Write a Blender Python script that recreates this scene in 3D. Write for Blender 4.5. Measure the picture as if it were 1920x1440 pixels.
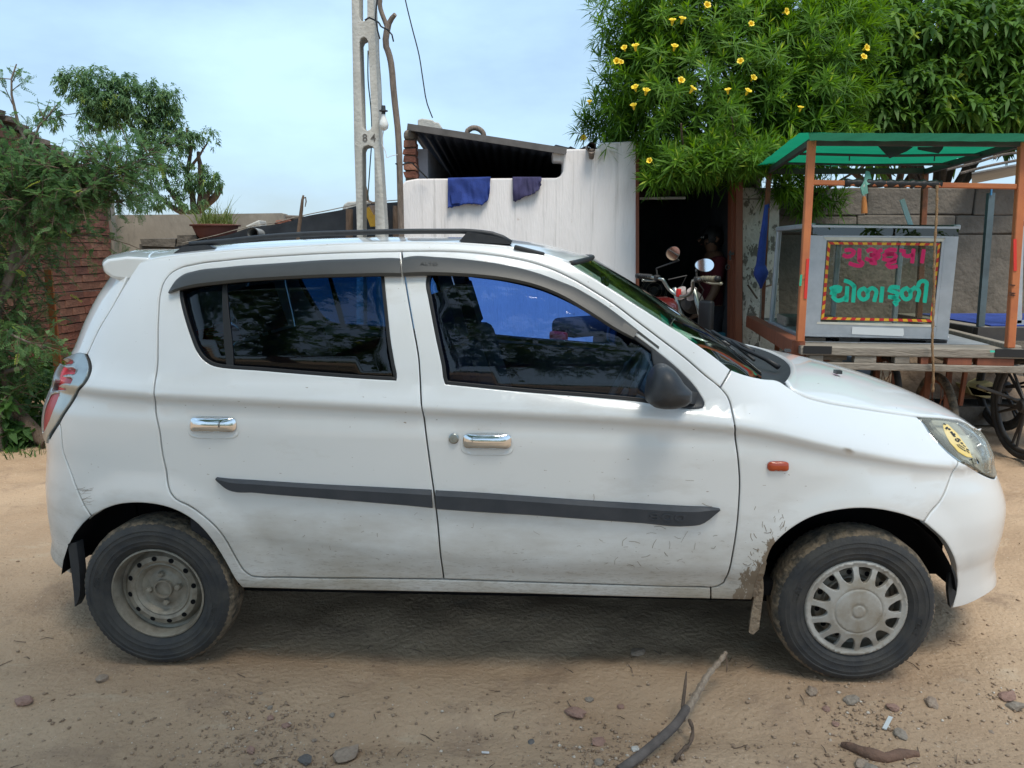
import bpy, bmesh, math, random
import numpy as np
from mathutils import Vector, Matrix, noise as mnoise
from mathutils.geometry import delaunay_2d_cdt
random.seed(7); rng=np.random.default_rng(7)
for o in list(bpy.data.objects): bpy.data.objects.remove(o)
SC=bpy.context.scene; C=SC.collection
# ---------------------------------------------------------------- camera, sky, sun
F=1442.0; PITCH=math.radians(10); CAMH=1.43
cam=bpy.data.cameras.new('camera'); co=bpy.data.objects.new('camera',cam); C.objects.link(co)
cam.sensor_width=36; cam.lens=36*F/1920; cam.clip_start=.05; cam.clip_end=600
co.location=(0,0,CAMH); co.rotation_euler=(math.pi/2-PITCH,0,0); SC.camera=co
SUN_EL,SUN_AZ=64,158          # degrees; azimuth measured from +Y towards +X
W=bpy.data.worlds.new('World'); SC.world=W; W.use_nodes=True
nt=W.node_tree; nt.nodes.clear()
def N(t,typ,**k):
    n=t.nodes.new(typ)
    for a,b in k.items(): setattr(n,a,b)
    return n
sky=N(nt,'ShaderNodeTexSky',sky_type='NISHITA',sun_disc=False,sun_elevation=math.radians(SUN_EL),sun_rotation=math.radians(SUN_AZ),air_density=1.0,dust_density=1.6,ozone_density=1.5)
tc=N(nt,'ShaderNodeTexCoord'); mp=N(nt,'ShaderNodeMapping'); mp.inputs['Scale'].default_value=(1,1,2.6)
nz=N(nt,'ShaderNodeTexNoise'); nz.inputs['Scale'].default_value=1.9; nz.inputs['Detail'].default_value=7; nz.inputs['Roughness'].default_value=.55
cr=N(nt,'ShaderNodeMapRange'); cr.inputs['From Min'].default_value=.36; cr.inputs['From Max'].default_value=.70; cr.inputs['To Min'].default_value=.32; cr.inputs['To Max'].default_value=.88
mx=N(nt,'ShaderNodeMix',data_type='RGBA'); mx.inputs['B'].default_value=(5.9,8.5,11.0,1)
bg=N(nt,'ShaderNodeBackground'); bg.inputs['Strength'].default_value=.10
ow=N(nt,'ShaderNodeOutputWorld')
L=nt.links.new
L(tc.outputs['Generated'],mp.inputs['Vector']); L(mp.outputs[0],nz.inputs['Vector']); L(nz.outputs[0],cr.inputs[0])
L(sky.outputs[0],mx.inputs['A']); L(cr.outputs[0],mx.inputs['Factor']); L(mx.outputs['Result'],bg.inputs[0]); L(bg.outputs[0],ow.inputs[0])
sl=bpy.data.lights.new('sun','SUN'); so=bpy.data.objects.new('sun',sl); C.objects.link(so)
sl.energy=2.7; sl.angle=math.radians(24); sl.color=(1,.93,.82)
_d=Vector((math.sin(math.radians(SUN_AZ))*math.cos(math.radians(SUN_EL)),math.cos(math.radians(SUN_AZ))*math.cos(math.radians(SUN_EL)),math.sin(math.radians(SUN_EL))))
so.rotation_euler=(-_d).to_track_quat('-Z','Y').to_euler(); so.location=_d*60
vs=SC.view_settings; vs.view_transform='Standard'; vs.look='None'; vs.exposure=0.36; vs.gamma=1; vs.use_curve_mapping=False
SC.cycles.max_bounces=8; SC.cycles.transparent_max_bounces=12; SC.cycles.caustics_reflective=False; SC.cycles.caustics_refractive=False
SC.cycles.use_denoising=True
# ---------------------------------------------------------------- helpers: tagging, meshes, materials
def tag(o,label=None,cat=None,group=None,kind=None):
    if label: o['label']=label
    if cat: o['category']=cat
    if group: o['group']=group
    if kind: o['kind']=kind
    return o
def empty(name,loc=(0,0,0),rz=0):
    o=bpy.data.objects.new(name,None); C.objects.link(o); o.location=loc; o.rotation_euler=(0,0,rz); o.empty_display_size=.1; return o
WORLD=[False]   # when set, parts are given in world coordinates
def link(name,me,m=None,parent=None):
    o=bpy.data.objects.new(name,me); C.objects.link(o)
    if m and not me.materials:
        for q in (m if isinstance(m,(list,tuple)) else [m]): me.materials.append(q)
    if parent:
        o.parent=parent
        if WORLD[0] and parent.type=='EMPTY': o.matrix_parent_inverse=Matrix.LocRotScale(parent.location,parent.rotation_euler,None).inverted()
    return o
def mesh(name,V,Fs,m=None,parent=None,smooth=False,sharp=None):
    me=bpy.data.meshes.new(name); me.from_pydata([tuple(v) for v in V],[],[tuple(f) for f in Fs])
    if smooth:
        me.polygons.foreach_set('use_smooth',[True]*len(me.polygons))
        if sharp is not None: me.set_sharp_from_angle(angle=math.radians(sharp))
    me.update(); return link(name,me,m,parent)
class MB:
    def __init__(s): s.v=[]; s.f=[]; s.mi=[]
    def add(s,V,Fs,mi=0):
        b=len(s.v); s.v+= [tuple(v) for v in V]; s.f+=[tuple(i+b for i in f) for f in Fs]; s.mi+=[mi]*len(Fs); return s
    def box(s,c,d,R=None,mi=0,jit=0):
        P=[Vector((x*d[0]/2,y*d[1]/2,z*d[2]/2)) for x in(-1,1) for y in(-1,1) for z in(-1,1)]
        if jit: P=[p+Vector([random.uniform(-jit,jit) for _ in range(3)]) for p in P]
        if R is not None: P=[R@p for p in P]
        c=Vector(c)
        return s.add([p+c for p in P],[(0,1,3,2),(4,6,7,5),(0,4,5,1),(2,3,7,6),(0,2,6,4),(1,5,7,3)],mi)
    def beam(s,a,b,w,h,up=(0,0,1),mi=0):
        a,b=Vector(a),Vector(b); d=(b-a); l=d.length; d.normalize(); up=Vector(up)
        x=d.cross(up)
        if x.length<1e-4: x=d.cross(Vector((0,1,0)))
        x.normalize(); y=x.cross(d)
        R=Matrix((x,d,y)).transposed()
        return s.box((a+b)/2,(w,l,h),R,mi)
    def tube(s,P,r,n=8,mi=0,cap=True):
        P=[Vector(p) for p in P]; k=len(P)
        rs=r if isinstance(r,(list,tuple)) else [r]*k
        V=[];Fs=[]; prev=None
        for i in range(k):
            d=(P[min(i+1,k-1)]-P[max(i-1,0)]); 
            if d.length<1e-9: d=Vector((0,0,1))
            d.normalize()
            if prev is None:
                x=d.orthogonal().normalized()
            else:
                x=prev-d*prev.dot(d)
                x=x.normalized() if x.length>1e-6 else d.orthogonal().normalized()
            prev=x; y=d.cross(x)
            for j in range(n):
                a=2*math.pi*j/n; V.append(P[i]+(x*math.cos(a)+y*math.sin(a))*rs[i])
        for i in range(k-1):
            for j in range(n): Fs.append((i*n+j,i*n+(j+1)%n,(i+1)*n+(j+1)%n,(i+1)*n+j))
        if cap: Fs.append(tuple(range(n))[::-1]); Fs.append(tuple((k-1)*n+j for j in range(n)))
        return s.add(V,Fs,mi)
    def lathe(s,prof,M,n=48,mi=0,close=False):
        """profile (r,h); M maps local (x,y,h) to 3D"""
        V=[];Fs=[];k=len(prof)
        for r,h in prof:
            for j in range(n):
                a=2*math.pi*j/n; V.append(M(r*math.cos(a),r*math.sin(a),h))
        for i in range(k-1):
            for j in range(n): Fs.append((i*n+j,i*n+(j+1)%n,(i+1)*n+(j+1)%n,(i+1)*n+j))
        return s.add(V,Fs,mi)
    def build(s,name,m=None,parent=None,smooth=False,sharp=None):
        o=mesh(name,s.v,s.f,m,parent,smooth,sharp)
        if any(s.mi): o.data.polygons.foreach_set('material_index',s.mi)
        return o
def big_mesh(name,V,Fq,m,parent=None,smooth=False,uvcol=None):
    """numpy: V (n,3), Fq (k,3|4)"""
    me=bpy.data.meshes.new(name); n=len(V); k=len(Fq); w=Fq.shape[1]
    me.vertices.add(n); me.vertices.foreach_set('co',np.ascontiguousarray(V,dtype=np.float32).ravel())
    me.loops.add(k*w); me.loops.foreach_set('vertex_index',np.ascontiguousarray(Fq,dtype=np.int32).ravel())
    me.polygons.add(k); me.polygons.foreach_set('loop_start',np.arange(0,k*w,w,dtype=np.int32))
    if uvcol is not None:
        a=me.attributes.new('vary','FLOAT','POINT'); a.data.foreach_set('value',np.ascontiguousarray(uvcol,dtype=np.float32))
    me.update(calc_edges=True)
    if smooth: me.polygons.foreach_set('use_smooth',[True]*k)
    return link(name,me,m,parent)
def copy_tree(o,parent=None):
    c=o.copy(); C.objects.link(c); c.parent=parent
    for ch in o.children: copy_tree(ch,c)
    return c
# materials -------------------------------------------------------
def rgb(c): return (c[0],c[1],c[2],1) if len(c)==3 else c
def mat(name,c,c2=None,rough=.6,metal=0,scale=8,detail=5,bump=0,bscale=None,spec=.5,coat=0,vec='Object',stretch=(1,1,1),lo=.35,hi=.65,rvar=0,attr=None,emit=None,trans=0,sss=0):
    m=bpy.data.materials.new(name); m.use_nodes=True; t=m.node_tree; b=t.nodes['Principled BSDF']; l=t.links.new
    b.inputs['Base Color'].default_value=rgb(c); b.inputs['Roughness'].default_value=rough; b.inputs['Metallic'].default_value=metal
    b.inputs['Specular IOR Level'].default_value=spec; b.inputs['Coat Weight'].default_value=coat; b.inputs['Coat Roughness'].default_value=.05
    b.inputs['Transmission Weight'].default_value=trans
    if c2 is not None or bump or rvar:
        tcn=N(t,'ShaderNodeTexCoord'); mpn=N(t,'ShaderNodeMapping'); mpn.inputs['Scale'].default_value=stretch
        l(tcn.outputs[vec],mpn.inputs[0])
        n=N(t,'ShaderNodeTexNoise'); n.inputs['Scale'].default_value=scale; n.inputs['Detail'].default_value=detail; n.inputs['Roughness'].default_value=.62
        l(mpn.outputs[0],n.inputs['Vector'])
        if c2 is not None:
            r=N(t,'ShaderNodeMapRange'); r.inputs[1].default_value=lo; r.inputs[2].default_value=hi; l(n.outputs[0],r.inputs[0])
            x=N(t,'ShaderNodeMix',data_type='RGBA'); x.inputs['A'].default_value=rgb(c); x.inputs['B'].default_value=rgb(c2)
            l(r.outputs[0],x.inputs['Factor']); l(x.outputs['Result'],b.inputs['Base Color'])
            m['mixnode']=x.name
        if rvar:
            r2=N(t,'ShaderNodeMapRange'); r2.inputs[3].default_value=rough-rvar; r2.inputs[4].default_value=rough+rvar; l(n.outputs[0],r2.inputs[0]); l(r2.outputs[0],b.inputs['Roughness'])
        if bump:
            n2=N(t,'ShaderNodeTexNoise'); n2.inputs['Scale'].default_value=bscale or scale*3; n2.inputs['Detail'].default_value=6; l(mpn.outputs[0],n2.inputs['Vector'])
            bp=N(t,'ShaderNodeBump'); bp.inputs['Strength'].default_value=bump; bp.inputs['Distance'].default_value=.02
            l(n2.outputs[0],bp.inputs['Height']); l(bp.outputs[0],b.inputs['Normal'])
    return m
def overlay(m,c,scale=3,lo=.5,hi=.62,detail=8,stretch=(1,1,1),vec='Object',amount=1,rough=None,zlo=None,zhi=None):
    """mix another colour over the base colour by a noise mask (stains, dirt, peeling), optionally only towards low z"""
    t=m.node_tree; b=t.nodes['Principled BSDF']; l=t.links.new; inp=b.inputs['Base Color']
    tcn=N(t,'ShaderNodeTexCoord'); mpn=N(t,'ShaderNodeMapping'); mpn.inputs['Scale'].default_value=stretch; l(tcn.outputs[vec],mpn.inputs[0])
    n=N(t,'ShaderNodeTexNoise'); n.inputs['Scale'].default_value=scale; n.inputs['Detail'].default_value=detail; n.inputs['Roughness'].default_value=.65; l(mpn.outputs[0],n.inputs['Vector'])
    src=n.outputs[0]
    if zlo is not None:
        s=N(t,'ShaderNodeSeparateXYZ'); l(tcn.outputs[vec],s.inputs[0])
        zr=N(t,'ShaderNodeMapRange'); zr.inputs[1].default_value=zlo; zr.inputs[2].default_value=zhi; zr.inputs[3].default_value=.28; zr.inputs[4].default_value=-.22; l(s.outputs[2],zr.inputs[0])
        ad=N(t,'ShaderNodeMath',operation='ADD'); l(src,ad.inputs[0]); l(zr.outputs[0],ad.inputs[1]); src=ad.outputs[0]
    r=N(t,'ShaderNodeMapRange'); r.inputs[1].default_value=lo; r.inputs[2].default_value=hi; r.inputs[4].default_value=amount; l(src,r.inputs[0])
    x=N(t,'ShaderNodeMix',data_type='RGBA'); x.inputs['B'].default_value=rgb(c)
    if inp.is_linked: l(inp.links[0].from_socket,x.inputs['A'])
    else: x.inputs['A'].default_value=inp.default_value
    l(r.outputs[0],x.inputs['Factor']); l(x.outputs['Result'],inp)
    if rough is not None:
        y=N(t,'ShaderNodeMix',data_type='FLOAT'); 
        ri=b.inputs['Roughness']
        if ri.is_linked: l(ri.links[0].from_socket,y.inputs['A'])
        else: y.inputs['A'].default_value=ri.default_value
        y.inputs['B'].default_value=rough; l(r.outputs[0],y.inputs['Factor']); l(y.outputs['Result'],ri)
        if b.inputs['Coat Weight'].default_value>0:
            z=N(t,'ShaderNodeMapRange'); z.inputs[3].default_value=b.inputs['Coat Weight'].default_value; z.inputs[4].default_value=0; l(r.outputs[0],z.inputs[0])
            if not b.inputs['Coat Weight'].is_linked: l(z.outputs[0],b.inputs['Coat Weight'])
    return m
def leafmat(name,c,c2,c3=None,trans=.38,rough=.55):
    """two-sided leaf: colour varies per leaf through the 'vary' point attribute"""
    m=bpy.data.materials.new(name); m.use_nodes=True; t=m.node_tree; b=t.nodes['Principled BSDF']; l=t.links.new
    at=N(t,'ShaderNodeAttribute',attribute_name='vary')
    rp=N(t,'ShaderNodeValToRGB'); e=rp.color_ramp.elements; e[0].color=rgb(c); e[1].color=rgb(c2)
    if c3: q=rp.color_ramp.elements.new(.9); q.color=rgb(c2); e[-1].color=rgb(c3); 
    l(at.outputs['Fac'],rp.inputs[0]); l(rp.outputs[0],b.inputs['Base Color']); b.inputs['Roughness'].default_value=rough; b.inputs['Specular IOR Level'].default_value=.3
    tr=N(t,'ShaderNodeBsdfTranslucent'); hs=N(t,'ShaderNodeHueSaturation'); hs.inputs['Value'].default_value=1.5; hs.inputs['Saturation'].default_value=1.1; hs.inputs['Hue'].default_value=.485
    l(rp.outputs[0],hs.inputs['Color']); l(hs.outputs[0],tr.inputs[0])
    ms=N(t,'ShaderNodeMixShader'); ms.inputs[0].default_value=trans; l(b.outputs[0],ms.inputs[1]); l(tr.outputs[0],ms.inputs[2])
    l(ms.outputs[0],t.nodes['Material Output'].inputs[0]); return m
def glass(name,tint,rough=.0,ior=1.5,refl=1.0):
    m=bpy.data.materials.new(name); m.use_nodes=True; t=m.node_tree; t.nodes.remove(t.nodes['Principled BSDF']); l=t.links.new
    tr=N(t,'ShaderNodeBsdfTransparent'); tr.inputs[0].default_value=rgb(tint)
    g=N(t,'ShaderNodeBsdfGlossy'); g.inputs['Roughness'].default_value=rough
    fr=N(t,'ShaderNodeFresnel'); fr.inputs[0].default_value=ior
    mu=N(t,'ShaderNodeMath',operation='MULTIPLY'); mu.inputs[1].default_value=refl; l(fr.outputs[0],mu.inputs[0])
    ms=N(t,'ShaderNodeMixShader'); l(mu.outputs[0],ms.inputs[0]); l(tr.outputs[0],ms.inputs[1]); l(g.outputs[0],ms.inputs[2])
    l(ms.outputs[0],t.nodes['Material Output'].inputs[0]); return m
def pchip(x,y,xq):
    x=np.asarray(x,float);y=np.asarray(y,float);h=np.diff(x);d=np.diff(y)/h;m=np.zeros(len(x))
    for i in range(1,len(x)-1):
        if d[i-1]*d[i]>0:
            w1=2*h[i]+h[i-1];w2=h[i]+2*h[i-1];m[i]=(w1+w2)/(w1/d[i-1]+w2/d[i])
    m[0]=d[0];m[-1]=d[-1]
    xq=np.clip(xq,x[0],x[-1]);k=np.clip(np.searchsorted(x,xq)-1,0,len(x)-2);t=(xq-x[k])/h[k]
    return y[k]*(2*t**3-3*t**2+1)+m[k]*h[k]*(t**3-2*t**2+t)+y[k+1]*(3*t**2-2*t**3)+m[k+1]*h[k]*(t**3-t**2)
def crom(P,step,closed=False,corner=38):
    """Catmull-Rom through 2D/3D points with sharp corners kept; resampled at <= step"""
    P=[np.asarray(p,float) for p in P]; n=len(P); out=[]
    def isc(i):
        if not closed and i in(0,n-1): return True
        a=P[i]-P[i-1]; b=P[(i+1)%n]-P[i]; c=np.dot(a,b)/(np.linalg.norm(a)*np.linalg.norm(b)+1e-12)
        return math.degrees(math.acos(max(-1,min(1,c))))>corner
    cs=[isc(i) for i in range(n)]
    for i in range(n if closed else n-1):
        p1,p2=P[i],P[(i+1)%n]; L_=np.linalg.norm(p2-p1)
        m1=np.zeros_like(p1) if False else None
        p0=P[i-1] if not cs[i] else p1-(p2-p1); p3=P[(i+2)%n] if not cs[(i+1)%n] else p2+(p2-p1)
        # non-uniform tangents
        d01=max(np.linalg.norm(p1-p0),1e-9); d12=max(L_,1e-9); d23=max(np.linalg.norm(p3-p2),1e-9)
        t1=((p1-p0)/d01*d12+(p2-p1)/d12*d01)/(d01+d12)*d12; t2=((p2-p1)/d12*d23+(p3-p2)/d23*d12)/(d12+d23)*d12
        k=max(1,int(math.ceil(L_/step)))
        for j in range(k):
            t=j/k; out.append(p1*(2*t**3-3*t**2+1)+t1*(t**3-2*t**2+t)+p2*(3*t**2-2*t**3)+t2*(t**3-t**2))
    if not closed: out.append(P[-1])
    return np.array(out)
def pip(P,Q):
    """points Q inside polygon P (numpy)"""
    x,y=Q[:,0],Q[:,1]; ins=np.zeros(len(Q),bool); a=P; b=np.roll(P,-1,0)
    for (x1,y1),(x2,y2) in zip(a,b):
        if y1==y2: continue
        c=((y1>y)!=(y2>y))&(x<(x2-x1)*(y-y1)/(y2-y1)+x1); ins^=c
    return ins
def area2(P): return .5*np.sum(P[:,0]*np.roll(P[:,1],-1)-np.roll(P[:,0],-1)*P[:,1])
def inset(P,d):
    """move the outline inwards by d (negative: outwards)"""
    s=1 if area2(P)>0 else -1
    e=np.roll(P,-1,0)-P; l=np.linalg.norm(e,axis=1,keepdims=True)+1e-12; e=e/l
    nrm=np.stack([-e[:,1],e[:,0]],1)*s
    a=nrm; b=np.roll(nrm,1,0); m=a+b; ml=np.sum(m*m,1,keepdims=True)/2
    m=m/np.maximum(ml,.35)
    return P+m*d
def dist_poly(P,Q):
    a=P; b=np.roll(P,-1,0); D=np.full(len(Q),1e9)
    for p,q in zip(a,b):
        e=q-p; t=np.clip(((Q-p)@e)/(e@e+1e-15),0,1); D=np.minimum(D,np.linalg.norm(Q-(p+t[:,None]*e),axis=1))
    return D
def cdt_panel(name,outline,holes,M,m,parent=None,sp=.03,thick=.02,edge=.003,bev=.005,extra=None,back=False):
    """triangulated sheet with real edges: outline/holes in 2D (arrays), M(pts2d,off)->3D array (off along the outside normal)"""
    loops=[outline]+list(holes)
    pts=[];edges=[];base=0;nb=0
    bl=[]
    for i,lp in enumerate(loops):
        n=len(lp); pts.append(lp); edges+=[(base+k,base+(k+1)%n) for k in range(n)]; bl.append((base,n)); base+=n
    nb=base
    rings=[]
    if bev>0:
        r=inset(outline,bev); rings.append(r)
        for h in holes: rings.append(inset(h,-bev))
    lo=outline.min(0);hi=outline.max(0)
    gx=np.arange(lo[0]+sp/2,hi[0],sp); gy=np.arange(lo[1]+sp/2,hi[1],sp)
    G=np.stack(np.meshgrid(gx,gy),-1).reshape(-1,2); G=G+((np.round((G[:,1]-lo[1])/sp).astype(int)%2)*sp*.5)[:,None]*np.array([1,0])
    if extra is not None and len(extra):
        rings.append(extra)
        keep=np.ones(len(G),bool)
        for q in range(0,len(extra),400): keep&=(np.linalg.norm(G[:,None]-extra[None,q:q+400],axis=2)>sp*.55).all(1)
        G=G[keep]
    cand=np.concatenate(rings+[G]) if rings else G
    def inside(Q):
        k=pip(outline,Q)
        for h in holes: k&=~pip(h,Q)
        return k
    k=inside(cand); D=dist_poly(outline,cand)
    for h in holes: D=np.minimum(D,dist_poly(h,cand))
    k&=D>bev*.7
    nr=sum(len(r) for r in rings); isr=np.arange(len(cand))<nr
    nx=len(extra) if extra is not None else 0; isx=isr&(np.arange(len(cand))>=nr-nx)
    k&=((isr&~isx)|(D>bev+sp*.35)|(isx&(D>bev*1.6)))
    cand=cand[k]
    A=np.concatenate(pts+[cand])
    cv,ce,cf,ov,oe,of=delaunay_2d_cdt([Vector(p) for p in A],edges,[],0,1e-7)
    V2=np.array([[v.x,v.y] for v in cv]); isb=np.array([any(q<nb for q in o) for o in ov])
    T=np.array([f for f in cf if len(f)==3])
    cen=V2[T].mean(1); T=T[inside(cen)]
    off=np.where(isb,-edge,0.0)
    P3=M(V2,off); e=1e-4
    dx=M(V2+[e,0],off)-M(V2-[e,0],off); dy=M(V2+[0,e],off)-M(V2-[0,e],off)
    nn=np.cross(dx,dy); nn/=np.linalg.norm(nn,axis=1,keepdims=True)+1e-12
    up=M(V2,off+1e-3)-P3
    s=np.sign(np.sum(nn*up,1)); nn*=s[:,None]
    # orient triangles
    a,b,c=P3[T[:,0]],P3[T[:,1]],P3[T[:,2]]; fn=np.cross(b-a,c-a); wr=np.sum(fn*nn[T[:,0]],1)<0; T[wr]=T[wr][:,::-1]
    nv=len(V2); tilt=nn.copy()
    # boundary edges -> flange
    E={}
    for t in T:
        for q in range(3):
            i,j=int(t[q]),int(t[(q+1)%3]); E[(i,j)]=1
    B=[(i,j) for (i,j) in E if (j,i) not in E]
    outn=np.zeros((nv,3)); cnt=np.zeros(nv)
    for i,j in B:
        d=np.cross(P3[j]-P3[i],nn[i]); l_=np.linalg.norm(d)
        if l_>1e-9: outn[i]+=d/l_; outn[j]+=d/l_
    on=np.linalg.norm(outn,axis=1,keepdims=True); outn=np.where(on>1e-6,outn/np.maximum(on,1e-9),0)
    tilt=nn+outn*.7; tilt/=np.linalg.norm(tilt,axis=1,keepdims=True)
    VV=[P3];NN=[tilt];FF=[tuple(t) for t in T]
    if thick>0:
        bi=sorted({i for e_ in B for i in e_}); ix={v:k for k,v in enumerate(bi)}; nbv=len(bi)
        VV+= [P3[bi], M(V2[bi],off[bi]-thick)]; NN+=[outn[bi],outn[bi]]
        for i,j in B: FF.append((nv+ix[j],nv+ix[i],nv+nbv+ix[i],nv+nbv+ix[j]))
        if back:
            b0=nv+2*nbv; VV.append(M(V2,off-thick)); NN.append(-nn); FF+=[(b0+int(t[2]),b0+int(t[1]),b0+int(t[0])) for t in T]
    VV=np.concatenate(VV);NN=np.concatenate(NN)
    me=bpy.data.meshes.new(name); me.from_pydata(VV.tolist(),[],FF)
    me.polygons.foreach_set('use_smooth',[True]*len(me.polygons)); me.update()
    me.normals_split_custom_set_from_vertices(NN.tolist())
    o=link(name,me,m,parent)
    return o
def mirror_copy(o,parent):
    """the same piece for the other side of the car (v -> -v)"""
    me=o.data; n=len(me.vertices); co_=np.empty(n*3,np.float32); me.vertices.foreach_get('co',co_); co_=co_.reshape(-1,3)*[1,-1,1]
    fs=[tuple(reversed(p.vertices)) for p in me.polygons]
    m2=bpy.data.meshes.new(me.name); m2.from_pydata(co_.tolist(),[],fs); m2.polygons.foreach_set('use_smooth',[p.use_smooth for p in me.polygons]); m2.update()
    if me.has_custom_normals:
        cn=np.empty(len(me.loops)*3,np.float32); me.corner_normals.foreach_get('vector',cn); cn=cn.reshape(-1,3)*[1,-1,1]
        vi=np.empty(len(me.loops),np.int32); me.loops.foreach_get('vertex_index',vi); vn=np.zeros((n,3)); vn[vi]=cn
        m2.normals_split_custom_set_from_vertices(vn.tolist())
    for q in me.materials: m2.materials.append(q)
    m2.polygons.foreach_set('material_index',[p.material_index for p in me.polygons])
    c=link(o.name.split('.')[0],m2,None,parent)
    for ch in o.children:
        if ch.data: mirror_copy(ch,c)
    return c
def text_mesh(body,size,extrude=0.0,offset=0.0,align='CENTER',res=3):
    cu=bpy.data.curves.new('lettering','FONT'); cu.body=body; cu.size=size; cu.extrude=extrude; cu.offset=offset; cu.align_x=align; cu.align_y='CENTER'; cu.resolution_u=res
    ob=bpy.data.objects.new('lettering',cu); C.objects.link(ob); dg=bpy.context.evaluated_depsgraph_get(); dg.update()
    me=bpy.data.meshes.new_from_object(ob.evaluated_get(dg)); bpy.data.objects.remove(ob); bpy.data.curves.remove(cu); return me
def place_mesh(name,me,fn,m,parent):
    n=len(me.vertices); c=np.empty(n*3,np.float32); me.vertices.foreach_get('co',c); c=fn(c.reshape(-1,3)); me.vertices.foreach_set('co',np.ascontiguousarray(c,np.float32).ravel()); me.update()
    me.materials.clear(); return link(name,me,m,parent)
def ray(px,py):
    """direction through a point of the 1920x1440 photograph"""
    a=(px-960)/F;b=(py-720)/F
    return np.array((a, math.cos(PITCH)-b*math.sin(PITCH), -(math.sin(PITCH)+b*math.cos(PITCH))))
CAM=np.array((0,0,CAMH))
def atY(px,py,Y): r=ray(px,py); return Vector(CAM+r*(Y/r[1]))
def atX(px,py,X): r=ray(px,py); return Vector(CAM+r*(X/r[0]))
def gnd(px,py,z=0): r=ray(px,py); return Vector(CAM+r*((z-CAMH)/r[2]))
# ================================================================= the car
YAW=math.radians(2.6); CARO=(-.010,3.141)
car=empty('parked_car',(CARO[0],CARO[1],0),-YAW)
tag(car,'white five door hatchback with dark tinted windows and mud splashed sills','car')
cyw,syw=math.cos(YAW),math.sin(YAW)
def to_car(p):
    X,Y=p[0]-CARO[0],p[1]-CARO[1]; return np.array((X*cyw-Y*syw,X*syw+Y*cyw,p[2]))
CC=to_car(CAM)
def cray(px,py):
    r=ray(px,py); return np.array((r[0]*cyw-r[1]*syw,r[0]*syw+r[1]*cyw,r[2]))
def cpl(px,py,v):
    d=cray(px,py); return CC+d*((v-CC[1])/d[1])
# side surface: half width W(u,z), rounded in plan at both ends
UT=np.linspace(-2,2.1,400)
ZC=pchip([-2,-1.31,-.246,.75,1.125,1.4,2.1],[.99,.971,.928,.877,.80,.745,.66],UT)
ZB=pchip([-2,-.81,-.25,.45,.75,1.2,2.1],[1.05,1.019,.997,.951,.93,.88,.82],UT)
ZL=pchip([-2,-.81,-.2,.72,2.1],[.52,.464,.41,.387,.40],UT)
def sm(a,b,x): t=np.clip((x-a)/(b-a),0,1); return t*t*(3-2*t)
def W1(u,z):
    zc=np.interp(u,UT,ZC);zb=np.interp(u,UT,ZB);zl=np.interp(u,UT,ZL)
    keys=[np.full_like(z,.12),np.full_like(z,.22),np.full_like(z,.285),np.full_like(z,.345),zl-.012,zl+.03,zl*.5+zc*.5-.03,zc-.11,zc-.035,zc,zc+.03,zb,zb+.06]
    vals=np.array([.655,.682,.700,.708,.724,.735,  .744,.744,.7365,.7545,.7425,.720,.704])
    s=np.zeros_like(z)
    for i in range(len(keys)-1): s=s+np.clip((z-keys[i])/np.maximum(keys[i+1]-keys[i],1e-4),0,1)
    w=pchip(np.arange(len(vals)),vals,s)
    d=np.maximum(0,z-zb-.06); w=w-(.27*d+.28*d*d+2.0*np.maximum(0,d-.30)**2)
    # overhang under the crease fades out over the front wing; wing shoulder rolls over
    f=sm(.95,1.45,u); db=np.clip((zc+.0-z)/.11,0,1); w=w-.008*f*(1-db)*(z<=zc)
    ds=np.maximum(0,z-zc); w=w-sm(.62,1.15,u)*(5.0*ds*ds+.22*ds)
    for hu in(-1.18,1.165):
        r=np.hypot(u-hu,z-.265); w=w+.013*(1-sm(.345,.445,r))*sm(.26,.32,z)
    return w
def Wd(u,z):
    return (W1(u,z-.004)+W1(u,z)+W1(u,z+.004))/3
U0F,NF,U0R,NR=.80,2.8,-.85,3.0
def march(px,py,uF=None,uR=None,side=1):
    """first hit of the photo ray with the side surface -> point (car coords)"""
    d=cray(px,py); t0=(-.95-CC[1])/d[1]; t1=(.25-CC[1])/d[1]
    t=np.linspace(t0,t1,280); P=CC+d*t[:,None]
    g=gfun(P,uF,uR); k=np.where(g<0)[0]
    if len(k)==0: return P[int(np.argmin(g))],False
    i=k[0]; a,b=t[max(i-1,0)],t[i]
    for _ in range(26):
        m_=(a+b)/2
        if gfun((CC+d*m_)[None],uF,uR)[0]<0: b=m_
        else: a=m_
    return CC+d*b,True
def gfun(P,uF=None,uR=None):
    u,v,z=P[:,0],P[:,1],P[:,2]
    af=(uF if uF is not None else np.interp(z,FZ,FU))-U0F; ar=U0R-(uR if uR is not None else np.interp(z,RZ,RU))
    w=Wd(np.clip(u,-1.9,2.0),z); q=np.abs(v)/w
    ef=np.maximum(0,(u-U0F)/af); er=np.maximum(0,(U0R-u)/ar)
    return np.where(u>U0F,q**NF+ef**NF,np.where(u<U0R,q**NR+er**NR,q))-1
def fit_sil(pix,front):
    R=[]
    for px,py in pix:
        a,b=(1.2,2.4) if front else (-2.3,-1.05)
        for _ in range(22):
            m_=(a+b)/2; P,h=march(px,py,m_,None) if front else march(px,py,None,m_)
            if front: a,b=(a,m_) if h else (m_,b)
            else: a,b=(m_,b) if h else (a,m_)
        P,h=march(px,py,b if front else a,None) if front else march(px,py,None,a)
        R.append((P[2],(a+b)/2))
    R.sort(); return np.array([r[0] for r in R]),np.array([r[1] for r in R])
FZ=np.array([0,2.]);FU=np.array([1.85,1.85]);RZ=np.array([0,2.]);RU=np.array([-1.7,-1.7])
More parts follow.
